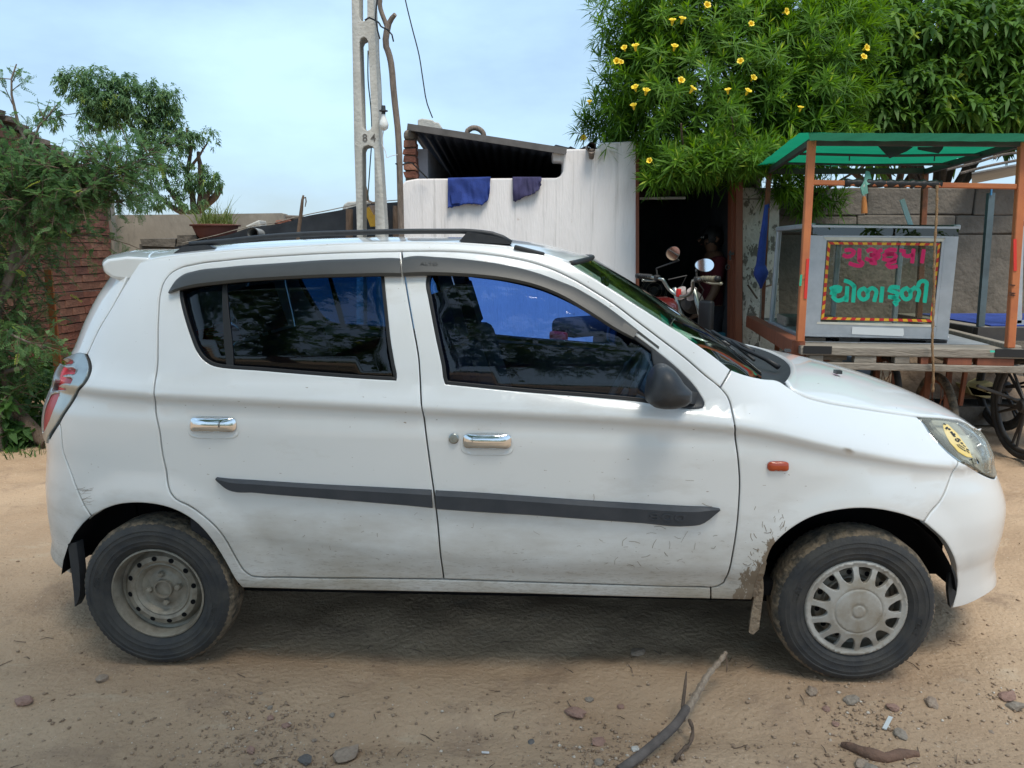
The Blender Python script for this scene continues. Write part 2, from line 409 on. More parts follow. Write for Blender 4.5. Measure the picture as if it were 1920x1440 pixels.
SILF=[(1822,798),(1845,817),(1857,840),(1863,865),(1866,885),(1873,904),(1881,925),(1887,947),(1886,972),(1881,997),(1872,1030),(1866,1048),(1863,1066),(1867,1081),(1871,1094),(1866,1106),(1840,1124)]
SILR=[(202,527),(182,554.5),(158,603),(135,664),(116,680),(104,705),(93,739),(84,765),(80,795),(82,822),(88,845),(86,880),(85,912),(88,955),(95,1003),(99,1022),(93,1039),(100,1055),(114,1067)]
_f=fit_sil(SILF,True); _r=fit_sil(SILR,False)
def tab(z,u,lo,hi,k):
    zz=np.linspace(.1,1.6,151); uu=np.interp(zz,z,u); uu[zz<z[0]]=u[0]+lo*(z[0]-zz[zz<z[0]]); uu[zz>z[-1]]=u[-1]+hi*(zz[zz>z[-1]]-z[-1])
    ker=np.exp(-.5*(np.arange(-8,9)/k)**2); ker/=ker.sum(); return zz,np.convolve(np.pad(uu,8,mode='edge'),ker,'valid')
FZ,FU=tab(_f[0],_f[1],-.6,-.9,1.6); RZ,RU=tab(_r[0],_r[1],.5,.6,1.6)
CF,CR=1.0,.85
def p_of(P):
    u,v,z=P
    if u>U0F:
        a=np.interp(z,FZ,FU)-U0F; w=Wd(np.array([min(u,2.)]),np.array([z]))[0]; return U0F+CF*math.atan2((u-U0F)/a,-v/w)
    if u<U0R:
        a=U0R-np.interp(z,RZ,RU); w=Wd(np.array([max(u,-1.9)]),np.array([z]))[0]; return U0R-CR*math.atan2((U0R-u)/a,-v/w)
    return u
def S0(Q):
    p,z=Q[:,0],Q[:,1]; u=p.copy(); q=np.ones_like(p)
    k=p>U0F
    if k.any():
        s=(p[k]-U0F)/CF; r=(np.abs(np.sin(s))**NF+np.abs(np.cos(s))**NF)**(-1/NF); u[k]=U0F+(np.interp(z[k],FZ,FU)-U0F)*np.sin(s)*r; q[k]=np.cos(s)*r
    k=p<U0R
    if k.any():
        s=(U0R-p[k])/CR; r=(np.abs(np.sin(s))**NR+np.abs(np.cos(s))**NR)**(-1/NR); u[k]=U0R-(U0R-np.interp(z[k],RZ,RU))*np.sin(s)*r; q[k]=np.cos(s)*r
    v=-Wd(np.clip(u,-1.9,2.),z)*q
    return np.stack([u,v,z],1)
def Snrm(Q):
    e=2e-3; a=S0(Q+[e,0])-S0(Q-[e,0]); b=S0(Q+[0,e])-S0(Q-[0,e]); n=np.cross(b,a)
    l_=np.linalg.norm(n,axis=1,keepdims=True); n=n/np.maximum(l_,1e-12)
    P=S0(Q); out=np.stack([np.where(P[:,0]>U0F,P[:,0]-U0F,np.where(P[:,0]<U0R,P[:,0]-U0R,0))*.6,P[:,1],P[:,2]*0],1)
    s=np.sign(np.sum(n*out,1)); s[s==0]=1; return n*s[:,None]
def SM(Q,off):
    Q=np.asarray(Q,float); return S0(Q)+Snrm(Q)*np.asarray(off)[...,None]
def conv(pts):
    R=[]
    for q in pts:
        if len(q)==3: R.append((q[0],q[1]))
        else:
            P,_=march(*q); R.append((p_of(P),P[2]))
    return R
def poly(pts,step=.018,corner=38): return crom(conv(pts),step,True,corner)
def line2(pts,n,corner=60):
    c=crom(conv(pts),.006,False,corner); d=np.concatenate([[0],np.cumsum(np.linalg.norm(np.diff(c,axis=0),axis=1))]); s=np.linspace(0,d[-1],n)
    return np.stack([np.interp(s,d,c[:,0]),np.interp(s,d,c[:,1])],1)
def side_panel(name,pts,holes=(),off=0,gap=.0026,m=None,parent=car,thick=.022,sp=.03,edge=.0025,bev=.005,hgap=0,corner=38,creases=False):
    o=inset(poly(pts,corner=corner),gap); hs=[inset(poly(h),-hgap) for h in holes]
    ex=None
    if creases:
        lo,hi=o.min(0),o.max(0); us=np.arange(max(lo[0],-1.9),min(hi[0],1.9),.024); R=[]
        for f,ks in((ZC,(-.036,-.018,-.002,.014,.032)),(ZL,(-.014,.008,.031))):
            for i,k in enumerate(ks):
                uu_=us+(i%2)*.012; zz_=np.interp(np.clip(uu_,-1.9,1.9),UT,f)+k; R.append(np.stack([uu_,zz_],1))
        ex=np.concatenate(R)
    return cdt_panel(name,o,hs,lambda Q,f:SM(Q,np.asarray(f)+off),m,parent,sp,thick,edge,bev,extra=ex)
def strip(name,top,bot,rows,m,parent,n=90,cap=True):
    """ribbon between two traced curves; rows: (fraction down, offset)"""
    a=line2(top,n);b=line2(bot,n); V=[];k=len(rows)
    for f,of in rows:
        Q=a+(b-a)*f; V.append(SM(Q,np.full(n,of)))
    V=np.concatenate(V); Fs=[(i*n+j,(i+1)*n+j,(i+1)*n+j+1,i*n+j+1) for i in range(k-1) for j in range(n-1)]
    if cap: Fs+=[tuple(i*n for i in range(k)),tuple(i*n+n-1 for i in range(k))[::-1]]
    return mesh(name,V,Fs,m,parent,True,30)
# materials
M_paint=mat('white_paint',(.80,.81,.80),(.77,.785,.775),rough=.32,scale=1.2,coat=1.0,spec=.5)
M_paintc=M_paint.copy(); M_paintc.name='clean_white_paint'
overlay(M_paint,(.40,.345,.27),scale=4,lo=.38,hi=.88,zlo=.27,zhi=.74,amount=.9,rough=.85,stretch=(.6,.6,1.8))
overlay(M_paint,(.24,.19,.14),scale=34,lo=.75,hi=.86,zlo=.24,zhi=.58,amount=.45,rough=.9,stretch=(.4,.4,2.6),detail=6)
overlay(M_paint,(.22,.17,.12),scale=110,lo=.74,hi=.80,zlo=.24,zhi=.8,amount=.25,rough=.9,stretch=(.35,.35,1.6),detail=2)
overlay(M_paint,(.24,.17,.11),scale=85,lo=.745,hi=.765,amount=.8,stretch=(.5,.5,1.6),detail=2)
M_paintf=M_paint.copy(); M_paintf.name='mud_splashed_white_paint'
def _mud():
    t=M_paintf.node_tree; l=t.links.new; b=t.nodes['Principled BSDF']; inp=b.inputs['Base Color']
    tcn=N(t,'ShaderNodeTexCoord'); s=N(t,'ShaderNodeSeparateXYZ'); l(tcn.outputs['Object'],s.inputs[0]); cmb=N(t,'ShaderNodeCombineXYZ'); l(s.outputs[0],cmb.inputs[0]); l(s.outputs[2],cmb.inputs[2])
    dv=N(t,'ShaderNodeVectorMath',operation='DISTANCE'); l(cmb.outputs[0],dv.inputs[0]); dv.inputs[1].default_value=(1.165,0,.25)
    r=N(t,'ShaderNodeMapRange'); r.inputs[1].default_value=.33; r.inputs[2].default_value=.47; r.inputs[3].default_value=.26; r.inputs[4].default_value=-.22; l(dv.outputs['Value'],r.inputs[0])
    u=N(t,'ShaderNodeMapRange'); u.inputs[1].default_value=.90; u.inputs[2].default_value=1.06; u.inputs[3].default_value=0; u.inputs[4].default_value=-.5; l(s.outputs[0],u.inputs[0])
    mp_=N(t,'ShaderNodeMapping'); mp_.inputs['Scale'].default_value=(1.3,.2,.6); l(tcn.outputs['Object'],mp_.inputs[0]); n=N(t,'ShaderNodeTexNoise'); n.inputs['Scale'].default_value=24; n.inputs['Detail'].default_value=7; n.inputs['Roughness'].default_value=.7; l(mp_.outputs[0],n.inputs[0])
    a=N(t,'ShaderNodeMath',operation='ADD'); l(n.outputs[0],a.inputs[0]); l(r.outputs[0],a.inputs[1]); a2=N(t,'ShaderNodeMath',operation='ADD'); l(a.outputs[0],a2.inputs[0]); l(u.outputs[0],a2.inputs[1])
    k=N(t,'ShaderNodeMapRange'); k.inputs[1].default_value=.60; k.inputs[2].default_value=.64; l(a2.outputs[0],k.inputs[0])
    x=N(t,'ShaderNodeMix',data_type='RGBA'); l(inp.links[0].from_socket,x.inputs['A']); x.inputs['B'].default_value=(.24,.185,.13,1); l(k.outputs[0],x.inputs['Factor']); l(x.outputs['Result'],inp)
    y=N(t,'ShaderNodeMix',data_type='FLOAT'); ri=b.inputs['Roughness']; l(ri.links[0].from_socket,y.inputs['A']); y.inputs['B'].default_value=.95; l(k.outputs[0],y.inputs['Factor']); l(y.outputs['Result'],ri)
    z=N(t,'ShaderNodeMix',data_type='FLOAT'); ci=b.inputs['Coat Weight']
    if ci.is_linked: l(ci.links[0].from_socket,z.inputs['A'])
    z.inputs['B'].default_value=0; l(k.outputs[0],z.inputs['Factor']); l(z.outputs['Result'],ci)
_mud()
M_plast=mat('black_plastic',(.022,.025,.03),(.035,.037,.04),rough=.5,scale=30,bump=.05,bscale=400)
overlay(M_plast,(.2,.17,.13),scale=9,lo=.62,hi=.95,amount=.5)
M_visor=mat('grey_visor_plastic',(.042,.042,.040),(.052,.052,.048),rough=.42,scale=6)
M_trim=mat('blue_black_trim',(.035,.042,.052),(.05,.055,.065),rough=.55,scale=14,bump=.04,bscale=300)
M_rub=mat('black_rubber',(.012,.012,.013),rough=.5)
M_dark=mat('dark_cavity',(.008,.008,.009),rough=.9,spec=.1)
M_chrome=mat('chrome',(.78,.80,.82),rough=.07,metal=1)
M_chrome2=mat('dull_chrome',(.40,.42,.40),(.30,.32,.30),rough=.30,metal=1,scale=12)
M_gf=glass('blue_tinted_glass',(.31,.50,.90),refl=1.3); M_gr=glass('dark_tinted_glass',(.105,.27,.50),refl=1.3); M_ws=glass('green_windscreen',(.62,.78,.68),refl=1.35)
M_clear=glass('clear_lens',(.93,.94,.90),ior=1.35); 
M_frost=M_clear.copy(); M_frost.name='hazed_lens'; _t=M_frost.node_tree; _o=_t.nodes['Material Output']; _d=N(_t,'ShaderNodeBsdfDiffuse'); _d.inputs[0].default_value=(.72,.70,.58,1); _m=N(_t,'ShaderNodeMixShader'); _m.inputs[0].default_value=.17; _s=_o.inputs[0].links[0].from_socket; _t.links.new(_s,_m.inputs[1]); _t.links.new(_d.outputs[0],_m.inputs[2]); _t.links.new(_m.outputs[0],_o.inputs[0])
M_red=mat('red_lens',(.80,.02,.04),(.62,.012,.025),rough=.3,scale=5,coat=.15,spec=.25); M_dred=mat('dark_red_lens',(.42,.012,.022),rough=.3,coat=.15,spec=.25); M_cover=mat('silver_cover',(.50,.53,.51),(.38,.40,.39),rough=.30,metal=.85,scale=9)
M_org=mat('orange_lens',(.50,.07,.012),(.40,.05,.01),rough=.2,scale=40,coat=.6)
M_seat=mat('black_seat_cloth',(.018,.018,.022),(.03,.03,.035),rough=.9,scale=40); M_dash=mat('grey_dashboard',(.05,.052,.055),rough=.7)
M_tyre=mat('tyre_rubber',(.024,.026,.029),(.05,.048,.044),rough=.75,scale=16,bump=.12,bscale=160)
M_mudtyre=mat('muddy_tread',(.20,.155,.105),(.06,.055,.045),rough=.95,scale=26,lo=.42,hi=.62,bump=.6,bscale=60)
M_steel=mat('dusty_steel',(.30,.275,.225),(.19,.165,.13),rough=.55,metal=.25,scale=22,bump=.1,bscale=80)
M_cap=mat('dusty_silver_plastic',(.42,.41,.38),(.30,.265,.21),rough=.5,metal=.15,scale=9,lo=.42,hi=.66,bump=.08); overlay(M_cap,(.17,.135,.095),scale=17,lo=.60,hi=.72,amount=.7)
M_mud=mat('dried_mud',(.30,.23,.16),(.22,.165,.115),rough=.98,scale=20,bump=.8,bscale=50)
M_lampin=mat('lamp_reflector',(.66,.66,.58),(.54,.53,.45),rough=.4,metal=.15,scale=5)
M_yel=mat('yellow_sticker',(.75,.52,.10),(.78,.62,.30),rough=.6,scale=7); M_ink=mat('black_ink',(.012,.012,.012),rough=.6)
# --- traced outlines (photo pixels)
GAP_RD=[(426.8,487),(365.6,494.9),(335,503),(316.7,514.7),(306,530),(300,551),(297,582),(295.3,634),(294.7,683),(288.6,725.6),(287.7,738),(290.8,762),(298.4,808),(304.5,854),(310.6,881),(315,911.7),(319.8,925),(329,936),(353,948),(384,970),(411.5,997),(430,1025),(445,1052),(456,1069),(470,1080),(487,1082.5)]
BOT_R=[(560,1083.5),(700,1085)]
BLINE=[(832,1086.5),(827,1050.6),(819,966.7),(806,870),(792.7,774.6),(788,717),(785,672),(774.6,611.5),(764,551),(755,490.6),(753.2,470.5)]
TOP_R=[(690,471.5),(625,473.5),(540,478),(480,482)]
TOP_F=[(825,470),(887.5,473),(950,481),(991.7,489.5),(1033,503),(1077.5,524),(1115,546),(1152.5,570),(1190,598.5),(1235,632.5),(1285,671),(1322.5,703.5),(1351,726.5)]
FRONT_F=[(1365,744),(1371,761),(1375,780),(1377.8,795),(1383.7,855),(1387,902.5),(1385,952.5),(1380,1002.5),(1372.5,1047.5),(1363.7,1080),(1357.5,1092.5),(1345,1100)]
BOT_F=[(1310,1101),(1140,1096.5),(960,1091)]
WIN_R=[(720.8,523),(721.7,533),(726.7,583),(733,641.7),(740,683),(744,708),(743,713.7),(690,711),(640,707.5),(540,699.7),(483,695),(433,691.7),(416.7,690),(393.3,684),(378.3,673.3),(366.7,656.7),(356.7,631.7),(348.3,606.7),(340.8,580),(335.8,551.7),(336,540),(350,534),(450,518),(560,508),(700,500),(719,503)]
WIN_F=[(799,521.7),(798,533),(802.5,558),(816.7,633),(828,686.7),(833,716.7),(835,720.8),(1000,736.6),(1108,744.7),(1206,754),(1272.5,763.8),(1310,765.6),(1317.5,764),(1321,758.8),(1320.6,753.8),(1313.8,741),(1303.8,726),(1285,705),(1265,686),(1240,665),(1205,638),(1140,596),(1080,560),(1020,533),(960,517),(900,508),(810,505),(802,509)]
def body_parts():
    rd=side_panel('rear_door',GAP_RD+BOT_R+BLINE+TOP_R,[WIN_R],m=M_paint,creases=True)
    fd=side_panel('front_door',BLINE[::-1][:0]+TOP_F+FRONT_F+BOT_F+BLINE,[WIN_F],m=M_paint,creases=True)
    # quarter panel + sill + roof side + A pillar: one welded panel
    ARCH_R=[(172,969.5),(194.5,956),(222,946.8),(255.6,943.8),(286,946),(316.7,953),(347,966.7),(378,991),(402,1021.7),(420.6,1052),(436,1080),(454,1103)]
    DL=[(262,491),(240,524),(216,564),(182,622),(162,665),(166,673),(169.3,686),(169,696),(165.4,707),(157.8,719.4),(145.5,734.7),(131.8,759),(116.5,782),(110.6,793),(112.7,802),(121,857),(133.4,890),(151.7,936)]
    APIL=[(1371,692.5),(1340,668),(1300,640),(1250,607),(1200,575),(1150,543),(1110,518),(1085,503),(1070,493)]
    ROOFE=[(1040,482),(1000,471),(960,463.5),(900,458),(860,455.5),(753,454),(640,457),(560,461),(480,466),(400,472),(330,479),(300,483)]
    body=side_panel('side_body',DL+ARCH_R+[(561,1106),(760,1110),(960,1114),(1210,1121),(1333,1124),(1333,1101.5)]+BOT_F[0:]+[(832,1087)]+BOT_R[::-1]+GAP_RD[::-1]+TOP_R[::-1]+TOP_F[0:0]+[(753.2,470.5)]+TOP_F+APIL+ROOFE,m=M_paint,sp=.03,creases=True)
    ARCH_F=[(1732.5,979),(1685.5,963.4),(1624,954),(1571,957.7),(1521,971),(1479,996),(1449,1026),(1437,1057),(1427,1085),(1410,1126)]
    HOODGAP=[(1463,714),(1482,727),(1504,740),(1540,751),(1620,765),(1718,779.5)]
    LAMPB=[(1732.5,794),(1742.5,810),(1757.5,827.5),(1777.5,847.5),(1797.5,863)]
    fen=side_panel('front_fender',[(1351,727),(1371,692.5),(1395,701),(1428,708.5)]+HOODGAP+LAMPB+[(1781,900),(1772,923.5),(1761,943),(1745,961)]+ARCH_F+[(1333,1124),(1333,1101.5)]+FRONT_F[::-1],m=M_paintf,creases=True)
    pe=U0F+CF*math.pi/2
    fb=side_panel('front_bumper',[(1797.5,863),(1823.8,879),(1852,893.5),(1864,897),(1.98,.655,1),(2.15,.66,1),(pe,.665,1),(pe,.20,1),(2.0,.19,1),(1840,1122),(1801,1138.5),(1785,1141.7),(1790,1126),(1795.7,1098.7),(1794,1073),(1786.7,1041),(1772,1015.6),(1754,997.5),(1732.5,979),(1745,961),(1761,943),(1772,923.5),(1781,900)],m=M_paintc,sp=.025)
    pr=U0R-CR*math.pi/2
    rb=side_panel('rear_bumper',[(110.6,793),(104,803),(93,822),(-1.9,.80,1),(-2.0,.80,1),(pr,.80,1),(pr,.30,1),(-1.95,.30,1),(112,1065),(133,1077),(131,1050),(133.4,1020),(147,994),(161,979),(172,969.5),(151.7,936),(133.4,890),(121,857),(112.7,802)],m=M_paint,sp=.025)
    tg=side_panel('tailgate',[(243,508),(216,564),(182,622),(162,665),(150,665.5),(136,667),(-1.88,1.05,1),(-1.95,.80,1),(pr,.80,1),(pr,1.40,1),(-1.75,1.40,1),(225,521)],m=M_paint,sp=.03)
    for o in(rd,fd): pass
    return rd,fd,body,fen,fb,rb,tg
RD,FD,BODY,FEN,FBUM,RBUM,TGATE=body_parts()
# windows
def win(hole,parent,gm,ins=.012):
    o=poly(hole); g=inset(o,ins)
    cdt_panel('window_seal',inset(o,.0004),[inset(o,ins)],lambda Q,f:SM(Q,np.asarray(f)-.002),M_rub,parent,.05,.03,.002,.003)
    cdt_panel('window_glass',inset(o,.005),[],lambda Q,f:SM(Q,np.asarray(f)-.012),gm,parent,.05,0,0,0)
win(WIN_R,RD,M_gr); win(WIN_F,FD,M_gf)
side_panel('window_divider',[(415,528),(415,541),(422.5,679),(424,690),(436,691),(435.8,678),(424.5,546),(424,526)],off=-.006,gap=0,m=M_rub,parent=RD,thick=.01,bev=.002,edge=.001)
# sail plate and mirror
side_panel('mirror_base',[(1221,650),(1240,665),(1265,686),(1285,705),(1303.8,726),(1313.8,741),(1320.6,754),(1321,759),(1317.5,764),(1310,765.6),(1272.5,763.5),(1226,757),(1229,720),(1227.5,692.5),(1223,671)],off=.003,gap=.0,m=M_plast,parent=FD,thick=.02,sp=.02)
def mirror_shell():
    # outline of the housing as seen from its outer side, swept outwards and rounded
    O=[(1212,752),(1211,740),(1213,722),(1219,702),(1229,688),(1238,684),(1250,685),(1262,692),(1273,705),(1283,720),(1290,727),(1296,733),(1295,748),(1288,755),(1270,762),(1245,764),(1225,761)]
    loop=crom([cpl(x,y,-.80) for x,y in O],.008,True); c=loop.mean(0); n=len(loop); V=[];Fs=[]
    prof=[(-.06,.90),(-.035,.99),(0,1.0),(.03,.97),(.055,.90),(.075,.74),(.087,.5),(.092,.22)]
    for d,s in prof:
        for p in loop:
            q=c+(p-c)*s; V.append((q[0]-.0*d,q[1]-d,q[2]))
    k=len(prof)
    for i in range(k-1):
        for j in range(n): Fs.append((i*n+j,i*n+(j+1)%n,(i+1)*n+(j+1)%n,(i+1)*n+j))
    Fs.append(tuple(range((k-1)*n,k*n)))
    o=mesh('wing_mirror',V,Fs,M_plast,FD,True,60)
    b=MB(); b.beam(c+np.array((.05,.05,-.03)),c+np.array((.10,.115,-.05)),.05,.04); b.build('mirror_arm',M_plast,FD)
    g=[c+(p-c)*.86+np.array((0,.062,0)) for p in loop]; mesh('mirror_glass',g,[tuple(range(len(g)))[::-1]],M_chrome,o)
mirror_shell()
# rain visors
strip('rain_visor',[(317.5,551),(321.7,540),(330,526.7),(343,515.8),(366.7,508),(416.7,501.7),(480,496.2),(540,492.3),(600.8,488),(680,485.3),(742.8,484),(750.5,484.5)],[(330,550),(332,549),(336,547.5),(345,546),(368,541.7),(416.7,535.8),(480,530),(540,526.5),(600.8,523.8),(680,521.8),(721.7,521),(754.5,521.5)],[(0,.001),(.05,.007),(.24,.016),(.88,.024),(1,.018),(1,.012)],M_visor,RD)
VT=[(754.8,484),(762,482.2),(825,482.5),(887.5,488),(950,497.5),(1012.5,513.5),(1054,529),(1077.5,538.5),(1100,551),(1127.5,567.5),(1165,594.5),(1197,619.5)]
VB=[(758,521),(770,520.5),(804,519.5),(846,520.5),(900,523.5),(950,529.5),(1012,544),(1052,560.5),(1077.5,575),(1115,598),(1152.5,621.5),(1185,638)]
strip('rain_visor',VT,VB,[(0,.001),(.05,.007),(.24,.016),(.88,.024),(1,.018),(1,.012)],M_visor,FD)
strip('visor_tape',[(1197,620),(1215,634),(1236,650)],[(1194,624),(1213,638),(1235,655)],[(0,.0012),(1,.0012)],M_visor,FD,n=12,cap=False)
# side mouldings
strip('side_moulding',[(407,894.5),(415,895.5),(480,900),(600,907.5),(700,912.5),(760,915.5),(809.5,918)],[(409,899),(430,917.5),(480,923),(600,933),(700,941.5),(760,946.5),(811.5,951.5)],[(0,.0),(.02,.008),(.22,.017),(.9,.016),(1,.006),(1,0)],M_trim,RD,n=60)
strip('side_moulding',[(817,919),(900,923.5),(1000,930.5),(1100,937.5),(1200,943.5),(1290,948.5),(1338,951),(1349,953)],[(819,953.5),(900,959),(1000,965),(1100,972.5),(1200,979.5),(1285,985.5),(1315,982),(1348,955)],[(0,0),(.02,.008),(.22,.017),(.9,.016),(1,.006),(1,0)],M_trim,FD,n=60)
def side_text(body,px,py,px2,py2,h,m,name,parent,off,ext=.0015,bold=.0):
    a,b=conv([(px,py),(px2,py2)]); me=text_mesh(body,h,ext,bold); a=np.array(a);b=np.array(b); d=(b-a); wdt=np.linalg.norm(d); d/=wdt; nn=np.array((-d[1],d[0]))
    xs=np.array([v.co.x for v in me.vertices]); sc=wdt/(xs.max()-xs.min()); mid=(a+b)/2
    return place_mesh(name,me,lambda c:SM(mid+c[:,:1]*sc*d+c[:,1:2]*nn,off+c[:,2]),m,parent)
side_text('800',1215,965,1284,969,.034,M_trim,'embossed_number',FD,.0175)
side_text('ALTO',790,499,822,500,.013,M_visor,'embossed_name',FD,.0222,.0004)
# door handles, lock, indicator
def handle(cx,cy,w,h,parent):
    C0=np.array(conv([(cx,cy)])[0]); w,h=w/552,h/552*1.05
    o=[];
    for i in range(40):
        a=2*math.pi*i/40; ca,sa=math.cos(a),math.sin(a); o.append(C0+[w/2*abs(ca)**.45*np.sign(ca),h/2*abs(sa)**.55*np.sign(sa)])
    cup=[C0+[0,-.012]+(p-C0)*[1.08,1.35] for p in o]
    def cm(Q,f):
        d=np.linalg.norm((Q-C0-[0,-.012])/[w/2*1.08,h/2*1.35],axis=1); return SM(Q,np.asarray(f)+.0012-.010*np.clip(1-d**3,0,1))
    cdt_panel('handle_cup',np.array(cup),[],cm,M_paint,parent,.008,0,0,.003)
    def hm(Q,f):
        d=((Q-C0)/[w/2,h/2]); return SM(Q,np.asarray(f)+.003+.018*np.clip(1-np.abs(d[:,0])**4,0,1)*np.clip(1-np.abs(d[:,1])**3,0,1)**.6)
    cdt_panel('door_handle',np.array(o),[],hm,M_chrome,parent,.006,.006,.001,.002)
handle(400,796,80,28,RD); handle(913.5,827,87,28,FD)
def disc_on(name,cx,cy,r,m,parent,prof,sx=1,sy=1,n=24):
    C0=np.array(conv([(cx,cy)])[0]); V=[];Fs=[]
    for rr,of in prof:
        Q=np.array([C0+[rr*r*sx*math.cos(2*math.pi*j/n),rr*r*sy*math.sin(2*math.pi*j/n)] for j in range(n)]); V.append(SM(Q,np.full(n,of)))
    k=len(prof)
    for i in range(k-1):
        for j in range(n): Fs.append((i*n+j,i*n+(j+1)%n,(i+1)*n+(j+1)%n,(i+1)*n+j))
    Fs.append(tuple(range((k-1)*n,k*n))); return mesh(name,np.concatenate(V),Fs,m,parent,True,40)
lk=disc_on('key_lock',851,822,.0165,M_chrome2,FD,[(1,0),(1,.006),(.8,.009),(.62,.009),(.6,.005),(.3,.005),(.25,.002)])
C0=conv([(1458.5,874)])[0]
def ind(Q,f):
    d=(Q-np.array(C0))/[.034,.0165]; return SM(Q,np.asarray(f)+.002+.011*np.clip(1-np.abs(d[:,0])**4,0,1)**.5*np.clip(1-np.abs(d[:,1])**2.5,0,1)**.5)
cdt_panel('side_indicator',np.array([np.array(C0)+[.034*abs(math.cos(a))**.5*np.sign(math.cos(a)),.0165*abs(math.sin(a))**.7*np.sign(math.sin(a))] for a in np.linspace(0,2*math.pi,37)[:-1]]),[],ind,M_org,FEN,.005,.005,.001,.002)
# headlight
LAMP=[(1718,779.5),(1745,780.6),(1780,784),(1809,791),(1.80,.80,1),(1.97,.755,1),(2.03,.70,1),(1.99,.663,1),(1864,896.5),(1852.5,893.5),(1823.8,878.8),(1797.5,863),(1777.5,847.5),(1757.5,827.5),(1742.5,810),(1732.5,794)]
hl=side_panel('headlight',LAMP,off=-.035,gap=.004,m=M_lampin,thick=0,sp=.02); 
side_panel('lamp_surround',LAMP,[[(1747,785),(1780,788),(1803,794),(1830,812),(1.75,.765,1),(1.82,.70,1),(1855,885),(1825,871),(1800,854),(1787,836),(1774,818),(1757,800)]],off=-.004,gap=.004,m=M_chrome,parent=hl,thick=.03,sp=.02)
side_panel('lamp_lens',LAMP,off=.002,gap=.003,m=M_frost,parent=hl,thick=.008,sp=.02)
side_panel('lamp_bulb_panel',[(1797,810),(1818,810),(1832,832),(1834,848),(1820,846),(1806,830)],off=-.012,gap=0,m=mat('lamp_inner_white',(.8,.8,.72),rough=.25,coat=.5),parent=hl,thick=.012,sp=.02)
stk=side_panel('lamp_sticker',[(1769,796),(1776,797),(1793,813),(1809,835),(1821,857),(1823,859),(1810,857),(1795,848),(1780,831),(1771,814),(1767,800)],off=.0034,gap=0,m=M_yel,parent=hl,thick=.0004,edge=0,bev=.002,sp=.02)
def ribbon(strokes,wd,M,name,m,parent,th=.0006):
    """flat painted strokes: list of polylines in a 2D frame, M(pts2d,off)->3D"""
    b=MB()
    for s in strokes:
        w=wd
        if isinstance(s,dict): w=s['w']; s=s['p']
        P=crom(s,w*.5,False,70); d=np.gradient(P,axis=0); d/=np.linalg.norm(d,axis=1,keepdims=True)+1e-9; nn=np.stack([-d[:,1],d[:,0]],1)
        P=np.concatenate([[P[0]-d[0]*w*.25],P,[P[-1]+d[-1]*w*.25]]); nn=np.concatenate([[nn[0]*.8],nn,[nn[-1]*.8]])
        A=M(P+nn*w/2,np.full(len(P),th)); B=M(P-nn*w/2,np.full(len(P),th)); k=len(P); b.add(np.concatenate([A,B]),[(i,i+1,k+i+1,k+i) for i in range(k-1)])
    return b.build(name,m,parent)
_o=np.array(conv([(1768,797)])[0]); 
def pxs(strokes,ox,oy,sc): return [[(ox+x/sc,oy+y/sc) for x,y in s] for s in strokes]
SK=pxs([[(735,520),(760,500),(775,535),(800,525)],[(730,520),(745,530)],[(805,580),(830,570),(840,610),(870,600)],[(820,595),(850,635),(875,630)],[(885,675),(880,700),(905,710),(920,690),(900,668),(940,680),(945,700)],[(700,450),(730,455)],[(905,760),(925,790)],[(930,755),(950,780)],[(960,740),(985,735)],[(940,800),(985,830)],[(960,780),(1010,815)],[(990,765),(1025,790)],[(1000,840),(1025,850)],[(1040,825),(1075,840)],[(1045,850),(1080,880)]],1680,740,8)
ribbon([conv(s) for s in SK],.0042,lambda Q,f:SM(Q,np.asarray(f)+.0038),'sticker_lettering',M_ink,hl)
bd=MB()
for i in range(26):
    t=i/25; q=crom(conv([(1824,799),(1840,815),(1851,838),(1857,862),(1858,884)]),.002); k=q[int(t*(len(q)-1))]; p=SM(np.array([k]),np.array([-.003]))[0]; bd.box(p,(.006,.006,.006))
bd.build('lamp_light_strip',M_chrome,hl)
# tail light: chrome cover with slots over red lens
TL=[(161.5,665.5),(165.4,673),(168.6,686),(168.4,695),(165,706.5),(157,719.4),(145,734.7),(131.3,759),(116,782),(110,792.5),(101,806),(93.5,818),(90,832),(84.5,822),(81,800),(84,767),(92,741),(101.3,714),(113.5,684),(121,674),(133,667.5)]
tl=side_panel('tail_light',TL,off=-.012,gap=.003,m=M_red,thick=.02,sp=.02)
SL=[[(114,680),(121,676),(136,675.5),(139.5,679),(138,683),(127,684.5),(121,688),(128,690),(139,690),(144,694),(142,702.5),(126,703),(118,706),(126,708.5),(135.5,708.5),(138.5,713),(135,719.5),(121,719.5),(112,723.5),(119,726.5),(126,728),(125,731),(99,733),(105,714)],[(98,741),(106,738),(114.5,737.5),(112,746),(100,776),(87,806),(82.5,812),(82.5,800),(86,772)]]
tc_=side_panel('tail_light_cover',TL,SL[:],off=.006,gap=.002,m=M_cover,parent=tl,thick=.02,sp=.015,edge=.002,bev=.003)
side_panel('tail_light_lens',SL[1],off=.001,gap=-.003,m=M_dred,parent=tl,thick=.004,sp=.02)
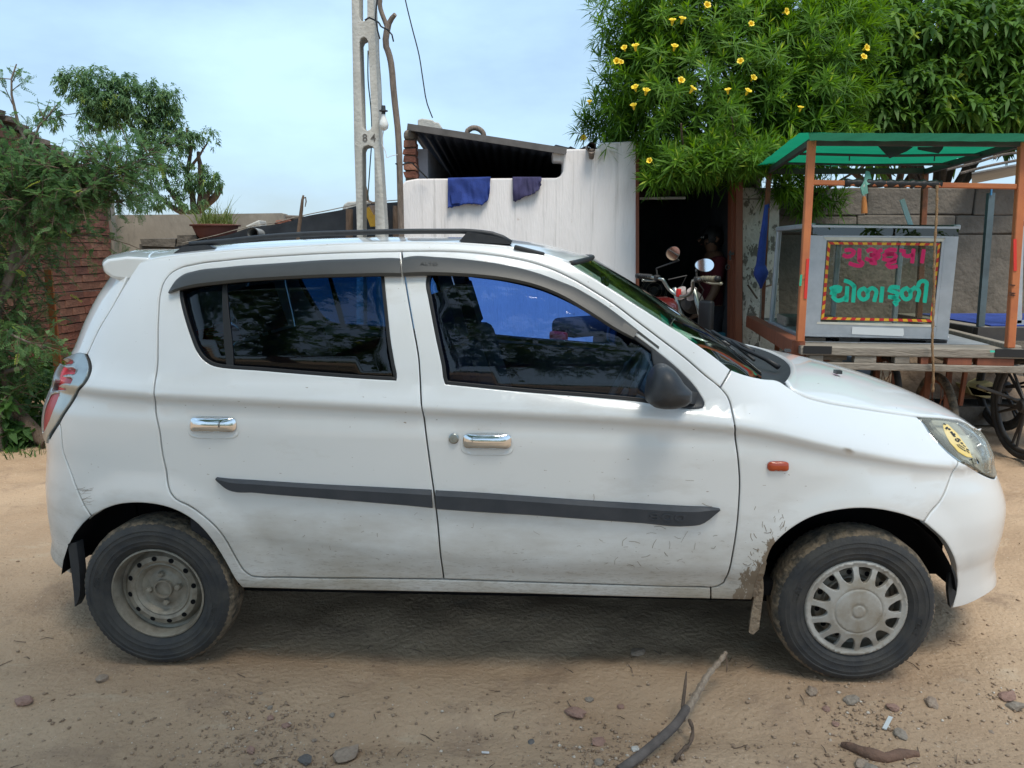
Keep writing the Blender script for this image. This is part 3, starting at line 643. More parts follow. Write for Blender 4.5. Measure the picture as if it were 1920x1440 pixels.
# roof, bonnet, screen ----------------------------------------------------------------
def loft(name,E,Cn,k,m,parent=car,n=33,pe=2.0,th=.012,flip=True):
    """E: near edge points (u,v<0,z); Cn: centre line (u,z)"""
    ws=np.sign(np.linspace(-1,1,n))*np.abs(np.linspace(-1,1,n))**.8; V=[];R=len(E)
    for (u,v,z),(uc,zc) in zip(E,Cn):
        for w in ws: V.append((uc+(u-uc)*abs(w)**pe,-v*w,zc-(zc-z)*abs(w)**k))
    Fs=[(i*n+j,i*n+j+1,(i+1)*n+j+1,(i+1)*n+j) for i in range(R-1) for j in range(n-1)]
    V=np.array(V); 
    o=mesh(name,V,Fs,m,parent,True)
    if o.data.polygons[len(Fs)//2].normal.z<0: o.data.flip_normals()
    if th:
        s=o.modifiers.new('thickness','SOLIDIFY'); s.thickness=th; s.offset=-1
    return o
def edge3(pts,n,off=0):
    q=line2(pts,n); return SM(q,np.full(n,off))
ne=40
RE=edge3([(258,493),(300,483),(330,479),(400,472),(480,466),(560,461),(640,457),(753,454),(860,455.5),(900,458),(960,463.5),(1000,471),(1040,482),(1070,493)],ne,-.001)
uu=np.linspace(0,1,ne); RC=[(-1.34+uu[i]*(.325+1.34),0) for i in range(ne)]
zc_=pchip([-1.34,-1.15,-.8,-.4,-.1,.1,.25,.325],[1.424,1.440,1.464,1.475,1.473,1.455,1.42,1.398],np.array([r[0] for r in RC])); RC=[(r[0],z) for r,z in zip(RC,zc_)]
ROOF=loft('roof_panel',RE,RC,3.2,M_paint,n=41,pe=2.6)
WE=edge3([(1070,493.5),(1085,503.5),(1110,518.5),(1150,543.5),(1200,575.5),(1250,607.5),(1300,640.5),(1340,668.5),(1371,692.5),(1395,701.5),(1428,709)],ne,-.004)
WC=[(.33+t*(.945-.33),0) for t in uu]; WC=[(u,float(np.interp(u,[.33,.526,.744,.945],[1.396,1.277,1.140,1.0]))) for u,_ in WC]
WSC=loft('windscreen',WE,WC,2.2,M_ws,n=31,pe=2.2,th=0)
b=MB(); 
b.tube([(w_[0],w_[1],w_[2]) for w_ in [(WC[0][0]+(WE[0][0]-WC[0][0])*abs(w)**2.2,-WE[0][1]*w,WC[0][1]-(WC[0][1]-WE[0][2])*abs(w)**2.2+.001) for w in np.linspace(-1,1,25)]],.009,8); b.build('screen_top_seal',M_rub,WSC,True)
HE=edge3([(1475,714),(1482,727),(1504,740),(1540,751),(1620,765),(1718,779.5),(1780,784),(1809,791),(1.82,.805,1),(2.0,.765,1)],ne,.0)
HC=[(1.075+t*(1.845-1.075),0) for t in uu]; HC=[(u,float(pchip([1.07,1.18,1.39,1.61,1.74,1.845],[1.013,.993,.944,.866,.80,.715],np.array([u]))[0])) for u,_ in HC]
HOOD=loft('bonnet',HE,HC,2.6,M_paint,n=41,pe=2.2)
# cowl: dark plastic apron between screen and bonnet
CE=[];n=29
for r in range(5):
    f=r/4
    for w in np.linspace(-1,1,n):
        a0=np.array((WC[-1][0]+(WE[-1][0]-WC[-1][0])*abs(w)**2.2,-WE[-1][1]*w,WC[-1][1]-(WC[-1][1]-WE[-1][2])*abs(w)**2.2)); b0=np.array((HC[0][0]+(HE[0][0]-HC[0][0])*abs(w)**2.2,-HE[0][1]*w,HC[0][1]-(HC[0][1]-HE[0][2])*abs(w)**2.6))
        p=a0+(b0-a0)*f; p[2]-=.014*math.sin(math.pi*f)+.006; CE.append(p)
cw=mesh('cowl_panel',CE,[(i*n+j,(i+1)*n+j,(i+1)*n+j+1,i*n+j+1) for i in range(4) for j in range(n-1)],M_plast,car,True)
def on_screen(t,w,lift=0):
    i=t*(ne-1); a=int(min(i,ne-2)); f=i-a; E=WE[a]*(1-f)+WE[a+1]*f; c=np.array(WC[a])*(1-f)+np.array(WC[a+1])*f
    return Vector((c[0]+(E[0]-c[0])*abs(w)**2.2+lift*.5,-E[1]*w,c[1]-(c[1]-E[2])*abs(w)**2.2+lift))
for w0,w1,t1 in((-.55,.05,.80),(.15,.78,.78)):
    b=MB(); p0=on_screen(1,w0)+Vector((.07,0,.005)); b.tube([p0,p0+Vector((-.03,.05,.02)),on_screen(.9,w0+.2,.02),on_screen(.86,(w0+w1)/2,.02)],[.011,.009,.007,.006],8); b.tube([on_screen(.97,w0+.08,.012),on_screen(.90,(w0+w1)/2,.014),on_screen(t1,w1,.012)],.006,6); b.build('wiper',M_rub,car,True)
b=MB(); pw=Vector((HE[0][0]+.17,-.36,1.0)); 
for s in(-1,1): b=MB(); b.box((1.22,-.30*s,.984),(.022,.03,.012)); b.build('washer_nozzle',M_plast,HOOD)
# spoiler above tailgate
SPN=conv([(262,490),(243,508),(225,523)]); 
def spoiler():
    V=[];n=33;rows=[]
    for w in np.linspace(-1,1,n):
        a=abs(w)**2.6; v=.545*w
        prof=[(-1.31+.115*a,1.427-.030*a),(-1.41+.135*a,1.428-.026*a),(-1.49+.145*a,1.415-.022*a),(-1.515+.150*a,1.392-.012*a),(-1.515+.155*a,1.352-.003*a),(-1.49+.155*a,1.330-.0*a),(-1.42+.145*a,1.322),(-1.35+.115*a,1.345)]
        for (u,z) in prof: V.append((u,v,z))
    k=8; Fs=[(i*k+j,(i+1)*k+j,(i+1)*k+(j+1)%k,i*k+(j+1)%k) for i in range(n-1) for j in range(k)]
    Fs+= [tuple(range(k)),tuple(range((n-1)*k,n*k))[::-1]]
    o=mesh('rear_spoiler',V,Fs,M_paint,car,True,50); md=o.modifiers.new('round','BEVEL'); md.width=.008; md.segments=2
spoiler()
# roof rails
def rail(v):
    dz=-.013 if v>0 else .002
    b=MB(); U=np.array([-1.08,-.95,-.84,-.5,-.19,-.11,.0,.03]); Z=np.array([1.448,1.458,1.470,1.487,1.491,1.490,1.470,1.452])
    P=[(u,v,z-.006+dz) for u,z in zip(U,Z)]; P=crom(P,.04); b.tube(P,.0092,10)
    o=b.build('roof_rail',M_plast,car,True)
    for pts in([(315,481),(340,462),(385,459),(400,465),(405,470),(360,477)],[(860,453),(876,434),(930,443),(948,449),(961,458),(940,457)]):
        q=[cpl(x,y,-.525) for x,y in pts]; V=[];k=len(q)
        for s,dv in((1,0),(.9,.05)):
            c=np.mean(q,0)
            for p in q: r_=c+(p-c)*s; V.append((r_[0],(v-.022+dv) if v<0 else (v+.022-dv),r_[2]))
        f=[tuple(range(k)),tuple(range(k,2*k))[::-1]]+[(i,k+i,k+(i+1)%k,(i+1)%k) for i in range(k)]
        mesh('rail_foot',V,f,M_plast,o)
rail(-.495); rail(.495)
b=MB(); q0,q1=cpl(964,463,-.54),cpl(1021,478,-.54); b.beam(q0,q1,.022,.016); o=b.build('roof_ditch_cap',M_plast,car); md=o.modifiers.new('r','BEVEL'); md.width=.005; md.segments=2
# other half of the body
for o in(RD,FD,BODY,FEN,hl,tl): mirror_copy(o,car)
for o in(FBUM,RBUM,TGATE):   # both halves of one piece
    me=o.data; n=len(me.vertices); c=np.empty(n*3,np.float32); me.vertices.foreach_get('co',c); c=c.reshape(-1,3)
    c2=np.concatenate([c,c*[1,-1,1]]); fs=[tuple(p.vertices) for p in me.polygons]; fs+=[tuple(i+n for i in reversed(f)) for f in fs]
    cn=np.empty(len(me.loops)*3,np.float32); me.corner_normals.foreach_get('vector',cn); vi=np.empty(len(me.loops),np.int32); me.loops.foreach_get('vertex_index',vi); vn=np.zeros((n,3)); vn[vi]=cn.reshape(-1,3)
    m2=bpy.data.meshes.new(me.name); m2.from_pydata(c2.tolist(),[],fs); m2.polygons.foreach_set('use_smooth',[True]*len(fs)); m2.update(); m2.normals_split_custom_set_from_vertices(np.concatenate([vn,vn*[1,-1,1]]).tolist()); m2.materials.append(M_paintc if o is FBUM else M_paint); o.data=m2
side_panel('front_grille',[(2.12,.60,1),(pe_:=U0F+CF*math.pi/2-.001,.60,1),(pe_,.47,1),(2.0,.47,1)],off=.003,gap=0,m=M_rub,parent=FBUM,thick=.004)
side_panel('rear_window',[(-1.93,1.28,1),(U0R-CR*math.pi/2+.001,1.28,1),(U0R-CR*math.pi/2+.001,1.06,1),(-1.96,1.06,1)],off=.003,gap=0,m=M_gr,parent=TGATE,thick=.004)
# inner shell, floor, wheel wells, interior
b=MB(); b.box((.05,0,.235),(2.7,1.1,.07)); b.box((.0,0,.30),(1.95,1.33,.05)); b.box((1.27,0,.56),(.56,.92,.40)); b.box((-1.25,0,.58),(.45,.95,.40)); b.box((1.5,0,.42),(.16,.9,.3)); b.box((-1.42,0,.45),(.14,1.0,.3))
b.tube([(-1.18,-.6,.262),(-1.18,.6,.262)],.035,10); b.tube([(1.18,-.6,.262),(1.18,.6,.262)],.03,10)
for s in(-1,1): b.tube([(-1.05,s*.52,.27),(-1.10,s*.50,.62)],.03,8); b.beam((-1.27,s*.5,.30),(-1.27,s*.5,.66),.05,.02)
b.build('underbody',M_dark,car)
for s in(-1,1):
    for hu in(-1.18,1.165):
        b=MB(); b.lathe([(.343,.03),(.345,.20),(.30,.24),(.20,.25)],lambda x,y,h,hu=hu,s=s:(hu+x,s*(.735-h),.265+y),40); o=b.build('wheel_arch_liner',M_dark,car,True)
        me=o.data; bm=bmesh.new(); bm.from_mesh(me); bmesh.ops.delete(bm,geom=[f for f in bm.faces if min(v.co.z for v in f.verts)<.30],context='FACES'); bm.to_mesh(me); bm.free()
# door inner panels (dark, below the belt) close the cabin
for s in(-1,1):
    V=[];us=np.linspace(-1.05,.86,30)
    for z in(.30,.5,.75,.93): 
        for u in us: V.append((u,s*(Wd(np.array([u]),np.array([z]))[0]-.045),z+(.0 if z<.9 else np.interp(u,UT,ZB)-.955)))
    mesh('door_lining',V,[(i*30+j,i*30+j+1,(i+1)*30+j+1,(i+1)*30+j) for i in range(3) for j in range(29)],M_seat,car)
def seat(u,v,w,name):
    b=MB(); R=Matrix.Rotation(math.radians(-17),3,'Y')
    def rbox(c,d,R=None):
        n=len(b.v); b.box(c,d,R)
    rbox((u+.22,v,.50),(.50,w,.18)); o=b.build(name,M_seat,car); md=o.modifiers.new('r','BEVEL'); md.width=.05; md.segments=3
    b=MB(); rbox((u-.10,v,.80),(.15,w*.96,.58),R); q=b.build('backrest',M_seat,o); md=q.modifiers.new('r','BEVEL'); md.width=.05; md.segments=3
    b=MB(); rbox((u-.22,v,1.18),(.10,min(w*.55,.28),.19),R); b.tube([(u-.19,v-.05,1.05),(u-.21,v-.05,1.16)],.008,6); b.tube([(u-.19,v+.05,1.05),(u-.21,v+.05,1.16)],.008,6); q=b.build('headrest',M_seat,o); md=q.modifiers.new('r','BEVEL'); md.width=.035; md.segments=3
seat(.0,-.33,.46,'front_seat'); seat(.0,.33,.46,'front_seat'); seat(-.82,0,1.16,'rear_seat')
b=MB(); b.box((.80,0,.80),(.26,1.22,.24)); b.box((.60,0,.84),(.16,1.15,.12)); b.box((.90,0,.93),(.24,1.18,.06)); o=b.build('dashboard',M_dash,car); md=o.modifiers.new('r','BEVEL'); md.width=.04; md.segments=3
b=MB(); R=Matrix.Rotation(math.radians(-62),3,'Y'); n=28; cst=Vector((.43,-.33,.90)); ring=[cst+R@Vector((.185*math.cos(2*math.pi*i/n),.185*math.sin(2*math.pi*i/n),0)) for i in range(n+1)]; b.tube(ring,.015,8,cap=False)
for a in(0,2.2,4.1): b.tube([cst+R@Vector((.18*math.cos(a),.18*math.sin(a),0)),cst+R@Vector((0,0,-.03))],.014,6)
b.tube([cst,cst+R@Vector((0,0,-.25))],.03,8); b.build('steering_wheel',M_dash,car,True)
b=MB(); b.box((.385,0,1.315),(.02,.22,.065)); o=b.build('inner_mirror',M_dash,car); md=o.modifiers.new('r','BEVEL'); md.width=.012; md.segments=2
# headlining
V=[];n=25
for E,c in zip(RE[2:-1:4],RC[2:-1:4]):
    for w in np.linspace(-1,1,n): V.append((c[0]+(E[0]-c[0])*abs(w)**2.6,-E[1]*w*.96,c[1]-(c[1]-E[2])*abs(w)**3.2-.03))
k=len(V)//n; mesh('headlining',V,[(i*n+j,i*n+j+1,(i+1)*n+j+1,(i+1)*n+j) for i in range(k-1) for j in range(n-1)],mat('grey_headlining',(.16,.16,.155),rough=.95),car,True)
# wheels ------------------------------------------------------------------------------
def wheel(hu,hz,s,kind):
    vo=.655
    Mx=lambda x,y,h:(hu+x,s*(vo+h),hz+y)
    tp=[(.160,-.05),(.185,-.066),(.222,-.0725),(.242,-.069),(.254,-.060),(.262,-.048),(.2655,-.03),(.2655,.03),(.262,.048),(.254,.060),(.242,.069),(.237,.0705),(.235,.0722),(.232,.0725),(.230,.0712),(.222,.0728),(.219,.0738),(.216,.0728),(.200,.0715),(.197,.0728),(.194,.0712),(.186,.069),(.183,.0695),(.178,.066),(.168,.058),(.160,.05)]
    n=231; V=[];Fs=[];mi=[]
    for i,(r,h) in enumerate(tp):
        for j in range(n):
            a=2*math.pi*j/n; rr=r
            if 4<=i<=9:
                if j%3==0: rr-=.003 if i in(4,5,8,9) else .0
                rr+=.0018*mnoise.noise(Vector((math.cos(a)*9,math.sin(a)*9,i*.7+hu)))
            x,y=rr*math.cos(a),rr*math.sin(a)
            if y<-.250: y=-.250-(-.250-y)*.35
            V.append(Mx(x,y,h+(.004*max(0,(-.16-y)/.1) if h>0 else 0)))
    for i in range(len(tp)-1):
        for j in range(n):
            Fs.append((i*n+j,i*n+(j+1)%n,(i+1)*n+(j+1)%n,(i+1)*n+j)); mi.append(1 if 3<=i<=8 else 0)
    t=mesh('wheel',V,Fs,[M_tyre,M_mudtyre],car,True,35); t.data.polygons.foreach_set('material_index',mi)
    # raised sidewall lettering ring
    me=text_mesh('CEAT',.026,.0008); xs=np.array([v.co.x for v in me.vertices])
    def onside(c,a0):
        a=a0-c[:,0]/.212; r=.205+c[:,1]; return np.stack([hu+r*np.cos(a),s*(vo+.0735+c[:,2]),hz+r*np.sin(a)],1)
    place_mesh('tyre_lettering',me,lambda c:onside(c,math.radians(165)),M_tyre,t)
    me=text_mesh('CEAT',.026,.0008); place_mesh('tyre_lettering',me,lambda c:onside(c,math.radians(-15)),M_tyre,t)
    b=MB(); b.lathe([(.163,.046),(.1625,.057),(.157,.059),(.153,.050),(.150,.02),(.146,-.045)],Mx,64); 
    b.lathe([(.149,.006),(.140,.0),(.134,.010),(.124,.024),(.108,.027),(.097,.021),(.093,.024),(.088,.020),(.080,.006),(.066,.001),(.058,.003),(.050,.008),(.034,.010),(.032,.022),(.0275,.022),(.026,.012),(.0,.011)],Mx,64)
    rim=b.build('rim',M_steel,t,True,35)
    n=12
    for i in range(12):
        b=MB()
        a=2*math.pi*(i+.3)/12; P=[]
        for j in range(n):
            q=2*math.pi*j/n; rr=.1155+.0085*math.cos(q); aa=a+.0095*math.sin(q)/.1155; P.append(Mx(rr*math.cos(aa),rr*math.sin(aa),float(np.interp(rr,[.108,.124],[.0276,.0246]))+.0006))
        b.add(P,[tuple(range(n))]); b.build('vent_hole',M_dark,t)
    if kind=='steel':
        for i in range(4):
            a=math.pi/2*i+.12; b=MB(); cx,cy=.052*math.cos(a),.052*math.sin(a)
            b.lathe([(.012,.004),(.0115,.018),(.008,.024),(0,.0245)],lambda x,y,h:Mx(cx+x,cy+y,h),6); b.build('wheel_nut',M_steel,t)
    else:
        Rr=.170; outl=np.array([[Rr*math.cos(a),Rr*math.sin(a)] for a in np.linspace(0,2*math.pi,97)[:-1]]); holes=[]
        for i in range(14):
            a0=2*math.pi*(i+.2)/14; h=[]
            pts=[(.146,-.150),(.147,0),(.146,.150),(.138,.158),(.122,.150),(.108,.115),(.100,.06),(.0975,0),(.100,-.06),(.108,-.115),(.122,-.150),(.138,-.158)]
            hp=crom([(r*math.cos(a0+d),r*math.sin(a0+d)) for r,d in pts],.004,True,60); holes.append(hp)
        def hm(Q,f):
            r=np.linalg.norm(Q,axis=1); h=np.interp(r,[0,.020,.022,.026,.0275,.074,.0755,.078,.080,.115,.148,.153,.160,.166,.171],[.094,.094,.0915,.0915,.0925,.089,.0872,.0872,.0885,.082,.070,.071,.075,.072,.060])
            r_=np.asarray(f); return np.stack([hu+Q[:,0],np.full(len(Q),0.)+s*(vo+h+r_-.008),hz+Q[:,1]],1)
        rg=np.concatenate([[[r*math.cos(a),r*math.sin(a)] for a in np.linspace(0,2*math.pi,k+1)[:-1]] for r,k in((.020,22),(.0225,22),(.026,26),(.0275,26),(.074,72),(.0755,72),(.078,72),(.080,72))]); cdt_panel('hubcap',outl,holes,hm,M_cap,t,.0065,.012,.002,.0025,extra=rg)
    return t
wheel(-1.18,.258,-1,'steel'); wheel(1.18,.258,-1,'cap'); wheel(-1.18,.258,1,'steel'); wheel(1.18,.258,1,'cap')
# mud flaps
def flap(pts,v,name,m,dp=.03):
    q=crom([cpl(x,y,v) for x,y in pts],.03,True); k=len(q); V=[tuple(p) for p in q]+[(p[0]+.006,p[1]+dp,p[2]) for p in q]
    mesh(name,V,[tuple(range(k)),tuple(range(k,2*k))[::-1]]+[(i,k+i,k+(i+1)%k,(i+1)%k) for i in range(k)],m,car)
flap([(127,1020),(143,1017),(148,1060),(150,1095),(146,1128),(140,1138),(138,1110),(132,1060)],-.70,'mud_flap',M_plast)
flap([(1413,1075),(1427,1062),(1432,1100),(1428,1140),(1423,1180),(1412,1190),(1404,1186),(1409,1150),(1415,1110)],-.70,'mud_flap',M_mud)
flap([(1783,1060),(1792,1075),(1795,1100),(1789,1128),(1782,1140),(1778,1110)],-.68,'mud_flap',M_plast)
# splashed mud on the wing behind the front wheel
SPL_OFF=[[(1400,995),(1408,1010),(1424,1020),(1432,1035),(1440,1025),(1447,1022),(1440,1040),(1436,1060),(1430,1085),(1420,1100),(1412,1120),(1409,1100),(1413,1060),(1418,1045),(1406,1035),(1394,1020),(1415,1036),(1420,1030),(1404,1016)],[(1459,1015),(1466,1000),(1472,992),(1468,1006),(1458,1024),(1448,1032),(1452,1020)],[(1386,1042),(1398,1052),(1410,1050),(1404,1062),(1392,1054)]]
gm=np.random.default_rng(8)
def streaks(name,n,cx,cy,sx,sy,parent,ang,spread,lmin,lmax,wmin,wmax,lim):
    S=[]
    while len(S)<n:
        x,y=gm.normal(cx,sx),gm.normal(cy,sy)
        if not lim(x,y): continue
        a=ang(x,y)+gm.normal(0,spread); l_=.72*gm.uniform(lmin,lmax); k=gm.normal(0,.35)
        P=[(x+l_*t*math.cos(a+k*t),y+l_*t*math.sin(a+k*t)) for t in(-.5,0,.5)]
        S.append(dict(p=conv(P),w=.34*gm.uniform(wmin,wmax)/552))
    tag(ribbon(S,.002,lambda Q,f:SM(Q,np.asarray(f)+.0006),name,M_mud,parent,.0004),kind='stuff')
infd=lambda x,y: 850<x<1378 and 700<y<1085 and not(y<750 and x>1200)
streaks('mud_streaks',26,1270,1010,90,55,FD,lambda x,y:-.25,.7,10,34,1.3,2.6,infd)
streaks('mud_streaks',16,1050,1045,150,25,FD,lambda x,y:.3,.7,4,12,1.0,2.0,infd)
streaks('mud_streaks',14,650,1035,120,40,RD,lambda x,y:.2,.7,4,12,1.0,2.2,lambda x,y:480<x<815 and 700<y<1075)
infe=lambda x,y: 1391<x<1480 and 900<y<1110 and math.hypot(x-1606,(y-1130)*1.02)>182
streaks('mud_streaks',26,1418,1040,22,55,FEN,lambda x,y:math.atan2(y-1130,x-1606)+.2,.6,8,26,1.6,3.6,infe)
streaks('mud_streaks',12,1470,985,14,14,FEN,lambda x,y:-1.3,.5,6,18,1.2,2.4,infe)
streaks('mud_streaks',14,152,950,12,22,BODY,lambda x,y:-.1,.2,12,34,.9,1.5,lambda x,y:118<x<172 and 915<y<985 and x>134+(y-890)*.46)
side_panel('mud_cake',[(1437,1052),(1428,1058),(1422,1075),(1414,1100),(1411,1118),(1416,1122),(1424,1100),(1433,1075)],off=.0015,gap=0,m=M_mud,parent=FEN,thick=0,edge=.0008,bev=.002,sp=.02,corner=20)
# ================================================================= ground
WORLD[0]=True
def vnoise(x,y,seed=0):
    g=np.random.default_rng(seed).random((256,256)); xi=np.floor(x).astype(int);yi=np.floor(y).astype(int);fx=x-xi;fy=y-yi
    fx=fx*fx*(3-2*fx);fy=fy*fy*(3-2*fy);xi&=255;yi&=255;x1=(xi+1)&255;y1=(yi+1)&255
    return (g[xi,yi]*(1-fx)+g[x1,yi]*fx)*(1-fy)+(g[xi,y1]*(1-fx)+g[x1,y1]*fx)*fy-.5
def gheight(x,y):
    h=.06*vnoise(x*.8,y*.9,1)+.030*vnoise(x*2.3,y*3.1,2)+.022*vnoise(x*6,y*8,3)+.012*vnoise(x*14,y*17,4)
    rp=vnoise(x*2.2+7,y*2.6,9); 
    trk=np.exp(-((y-2.62-.05*np.sin(x*.6))/.13)**2)+.8*np.exp(-((y-2.05-.08*np.sin(x*.5+1))/.12)**2)+.7*np.exp(-((y-4.3-.1*np.sin(x*.4))/.16)**2)
    h+=-.024*trk+.004*trk*np.sin((x+y*.6)*95)*np.clip(vnoise(x*1.3,y*2,12)*3+.4,0,1)
    h+=.010*np.clip(rp*3,0,1)*vnoise(x*24,y*26,5)+.006*np.clip(-rp*3,0,1)*np.abs(vnoise(x*9,y*30,6))
    h+=.004*vnoise(x*42,y*46,8)
    near=np.exp(-((np.abs(np.abs(x)-1.17))/.35)**2-((y-2.5)/.35)**2)
    return h*(1-.8*near)-.012*near*0
xs=np.concatenate([np.linspace(-90,-7.5,10),np.arange(-7.2,8.2,.035),np.linspace(8.5,90,10)]); ys=np.concatenate([np.linspace(-60,.0,10),np.arange(.3,9.6,.035),np.linspace(10,160,12)])
GX,GY=np.meshgrid(xs,ys); fade=np.clip(1-np.maximum(np.abs(GX)-7,0),0,1)*np.clip(1-np.maximum(GY-9,0),0,1)
GZ=gheight(GX,GY)*fade
nx,ny=len(xs),len(ys); idx=np.arange(nx*ny).reshape(ny,nx)
Q=np.stack([idx[:-1,:-1],idx[:-1,1:],idx[1:,1:],idx[1:,:-1]],-1).reshape(-1,4)
M_soil=mat('sandy_soil',(.475,.345,.232),(.365,.252,.163),rough=.97,scale=1.3,detail=9,lo=.32,hi=.68,bump=.55,bscale=55,spec=.1)
overlay(M_soil,(.25,.175,.125),scale=3.2,lo=.54,hi=.70,amount=.75,detail=9)
overlay(M_soil,(.50,.41,.30),scale=5.5,lo=.60,hi=.72,amount=.6,detail=8,stretch=(.6,1.4,1))
overlay(M_soil,(.16,.11,.075),scale=70,lo=.655,hi=.70,amount=.8,detail=3)
overlay(M_soil,(.60,.52,.42),scale=95,lo=.69,hi=.72,amount=.8,detail=2)
big=big_mesh('ground',np.stack([GX.ravel(),GY.ravel(),GZ.ravel()],1),Q,M_soil,smooth=True); tag(big,kind='structure')
def gz(x,y): return float(gheight(np.array([float(x)]),np.array([float(y)]))[0])
def at_ground(px,py): p=gnd(px,py); p.z=gz(p.x,p.y); return p
# ================================================================= materials of the surroundings
M_white=mat('whitewash',(.85,.815,.80),(.76,.725,.71),rough=.9,scale=2.5,stretch=(3,3,.5),lo=.3,hi=.75,bump=.25,bscale=26)
overlay(M_white,(.40,.39,.385),scale=5,lo=.60,hi=.80,stretch=(4.5,4.5,.35),amount=.6)
overlay(M_white,(.45,.43,.41),scale=2.2,lo=.57,hi=.66,stretch=(9,9,.22),amount=.5,detail=6); overlay(M_white,(.30,.28,.26),scale=1.6,lo=.66,hi=.72,stretch=(1,1,1),amount=.35,detail=9)
overlay(M_white,(.42,.30,.22),scale=14,lo=.68,hi=.74,amount=.5)
M_peel=mat('peeling_whitewash',(.58,.55,.49),(.46,.43,.37),rough=.95,scale=6,bump=.6,bscale=30)
overlay(M_peel,(.12,.105,.085),scale=19,lo=.545,hi=.575,stretch=(1,1,.55),amount=.9,detail=6); overlay(M_peel,(.18,.155,.12),scale=5,lo=.62,hi=.72,amount=.6)
M_conc=mat('grey_concrete',(.175,.15,.122),(.11,.096,.078),rough=.95,scale=4,detail=9,bump=.7,bscale=22)
overlay(M_conc,(.09,.08,.068),scale=7,lo=.60,hi=.70,amount=.65); overlay(M_conc,(.36,.33,.28),scale=9,lo=.66,hi=.74,amount=.5)
M_plaster=mat('stained_plaster',(.36,.32,.26),(.22,.19,.15),rough=.95,scale=1.6,detail=9,stretch=(1,1,.6),bump=.35,bscale=18)
overlay(M_plaster,(.10,.09,.075),scale=2.4,lo=.56,hi=.72,amount=.7,stretch=(1,1,.5))
M_pole=mat('pole_concrete',(.52,.51,.47),(.42,.41,.37),rough=.9,scale=7,bump=.3,bscale=45); overlay(M_pole,(.2,.19,.17),scale=26,lo=.66,hi=.70,amount=.7)
def brickmat(name,a,b): 
    m=mat(name,a,b,rough=.95,scale=9,bump=.6,bscale=40); overlay(m,(.10,.06,.045),scale=14,lo=.6,hi=.72,amount=.6); return m
M_bricks=[brickmat('red_brick',(.27,.105,.068),(.18,.07,.046)),brickmat('pale_brick',(.30,.14,.09),(.21,.095,.06)),brickmat('dark_brick',(.20,.075,.05),(.13,.055,.04))]
M_mortar=mat('mortar',(.20,.155,.12),(.13,.10,.075),rough=.97,scale=12,bump=.5)
M_wood=mat('grey_weathered_wood',(.30,.265,.22),(.19,.165,.135),rough=.9,scale=6,stretch=(1,9,9),bump=.35,bscale=18); M_woodx=M_wood
M_bark=mat('brown_bark',(.17,.115,.08),(.10,.07,.05),rough=.95,scale=9,stretch=(3,3,.6),bump=.8,bscale=22)
M_gbark=mat('grey_bark',(.24,.19,.155),(.15,.12,.10),rough=.95,scale=8,stretch=(3,3,.6),bump=.7,bscale=26)
M_brown=mat('brown_painted_wood',(.24,.075,.035),(.18,.055,.028),rough=.6,scale=5,stretch=(4,4,.4),bump=.1); overlay(M_brown,(.42,.30,.24),scale=13,lo=.70,hi=.73,amount=.7)
M_orange=mat('orange_painted_iron',(.50,.165,.055),(.40,.12,.045),rough=.6,scale=7); overlay(M_orange,(.16,.06,.03),scale=11,lo=.63,hi=.70,amount=.85)
M_rust=mat('rusty_iron',(.22,.075,.035),(.11,.045,.025),rough=.85,scale=12,bump=.2)
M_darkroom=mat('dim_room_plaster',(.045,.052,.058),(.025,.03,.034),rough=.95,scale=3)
M_tin=mat('dark_roof_sheet',(.045,.055,.07),(.03,.035,.045),rough=.6,scale=5)
M_tarp=mat('black_tarpaulin',(.016,.019,.025),(.03,.034,.042),rough=.38,scale=6,bump=.1)
M_net=bpy.data.materials.new('green_shade_net'); M_net.use_nodes=True
def _net():
    t=M_net.node_tree; l=t.links.new; b=t.nodes['Principled BSDF']; b.inputs['Roughness'].default_value=.8
    tcn=N(t,'ShaderNodeTexCoord'); mpn=N(t,'ShaderNodeMapping'); mpn.inputs['Scale'].default_value=(2,26,2); l(tcn.outputs['Object'],mpn.inputs[0]); n=N(t,'ShaderNodeTexNoise'); n.inputs['Scale'].default_value=3; n.inputs['Detail'].default_value=6; l(mpn.outputs[0],n.inputs[0])
    x=N(t,'ShaderNodeMix',data_type='RGBA'); x.inputs['A'].default_value=(.0,.12,.06,1); x.inputs['B'].default_value=(.012,.21,.115,1); l(n.outputs[0],x.inputs['Factor']); l(x.outputs['Result'],b.inputs[0])
    tr=N(t,'ShaderNodeBsdfTranslucent'); hs=N(t,'ShaderNodeHueSaturation'); hs.inputs['Value'].default_value=1.6; l(x.outputs['Result'],hs.inputs['Color']); l(hs.outputs[0],tr.inputs[0]); ms=N(t,'ShaderNodeMixShader'); ms.inputs[0].default_value=.55; l(b.outputs[0],ms.inputs[1]); l(tr.outputs[0],ms.inputs[2]); l(ms.outputs[0],t.nodes['Material Output'].inputs[0])
_net()
M_blue=mat('blue_cloth',(.022,.055,.27),(.012,.032,.17),rough=.85,scale=9,bump=.3,bscale=160); M_purple=mat('purple_cloth',(.055,.05,.13),(.03,.028,.075),rough=.9,scale=9,bump=.3,bscale=160)
M_alu=mat('aluminium_sheet',(.50,.53,.56),(.40,.43,.46),rough=.45,metal=.55,scale=9,stretch=(1,1,1),bump=.05)
M_glassp=glass('showcase_glass',(.80,.83,.80),ior=1.3); M_cream=mat('cream_paint',(.70,.67,.58),(.55,.52,.44),rough=.7,scale=8)
M_wire=mat('black_cable',(.012,.013,.015),rough=.6); M_iron=mat('dark_iron',(.03,.03,.032),(.05,.045,.04),rough=.6,scale=12)
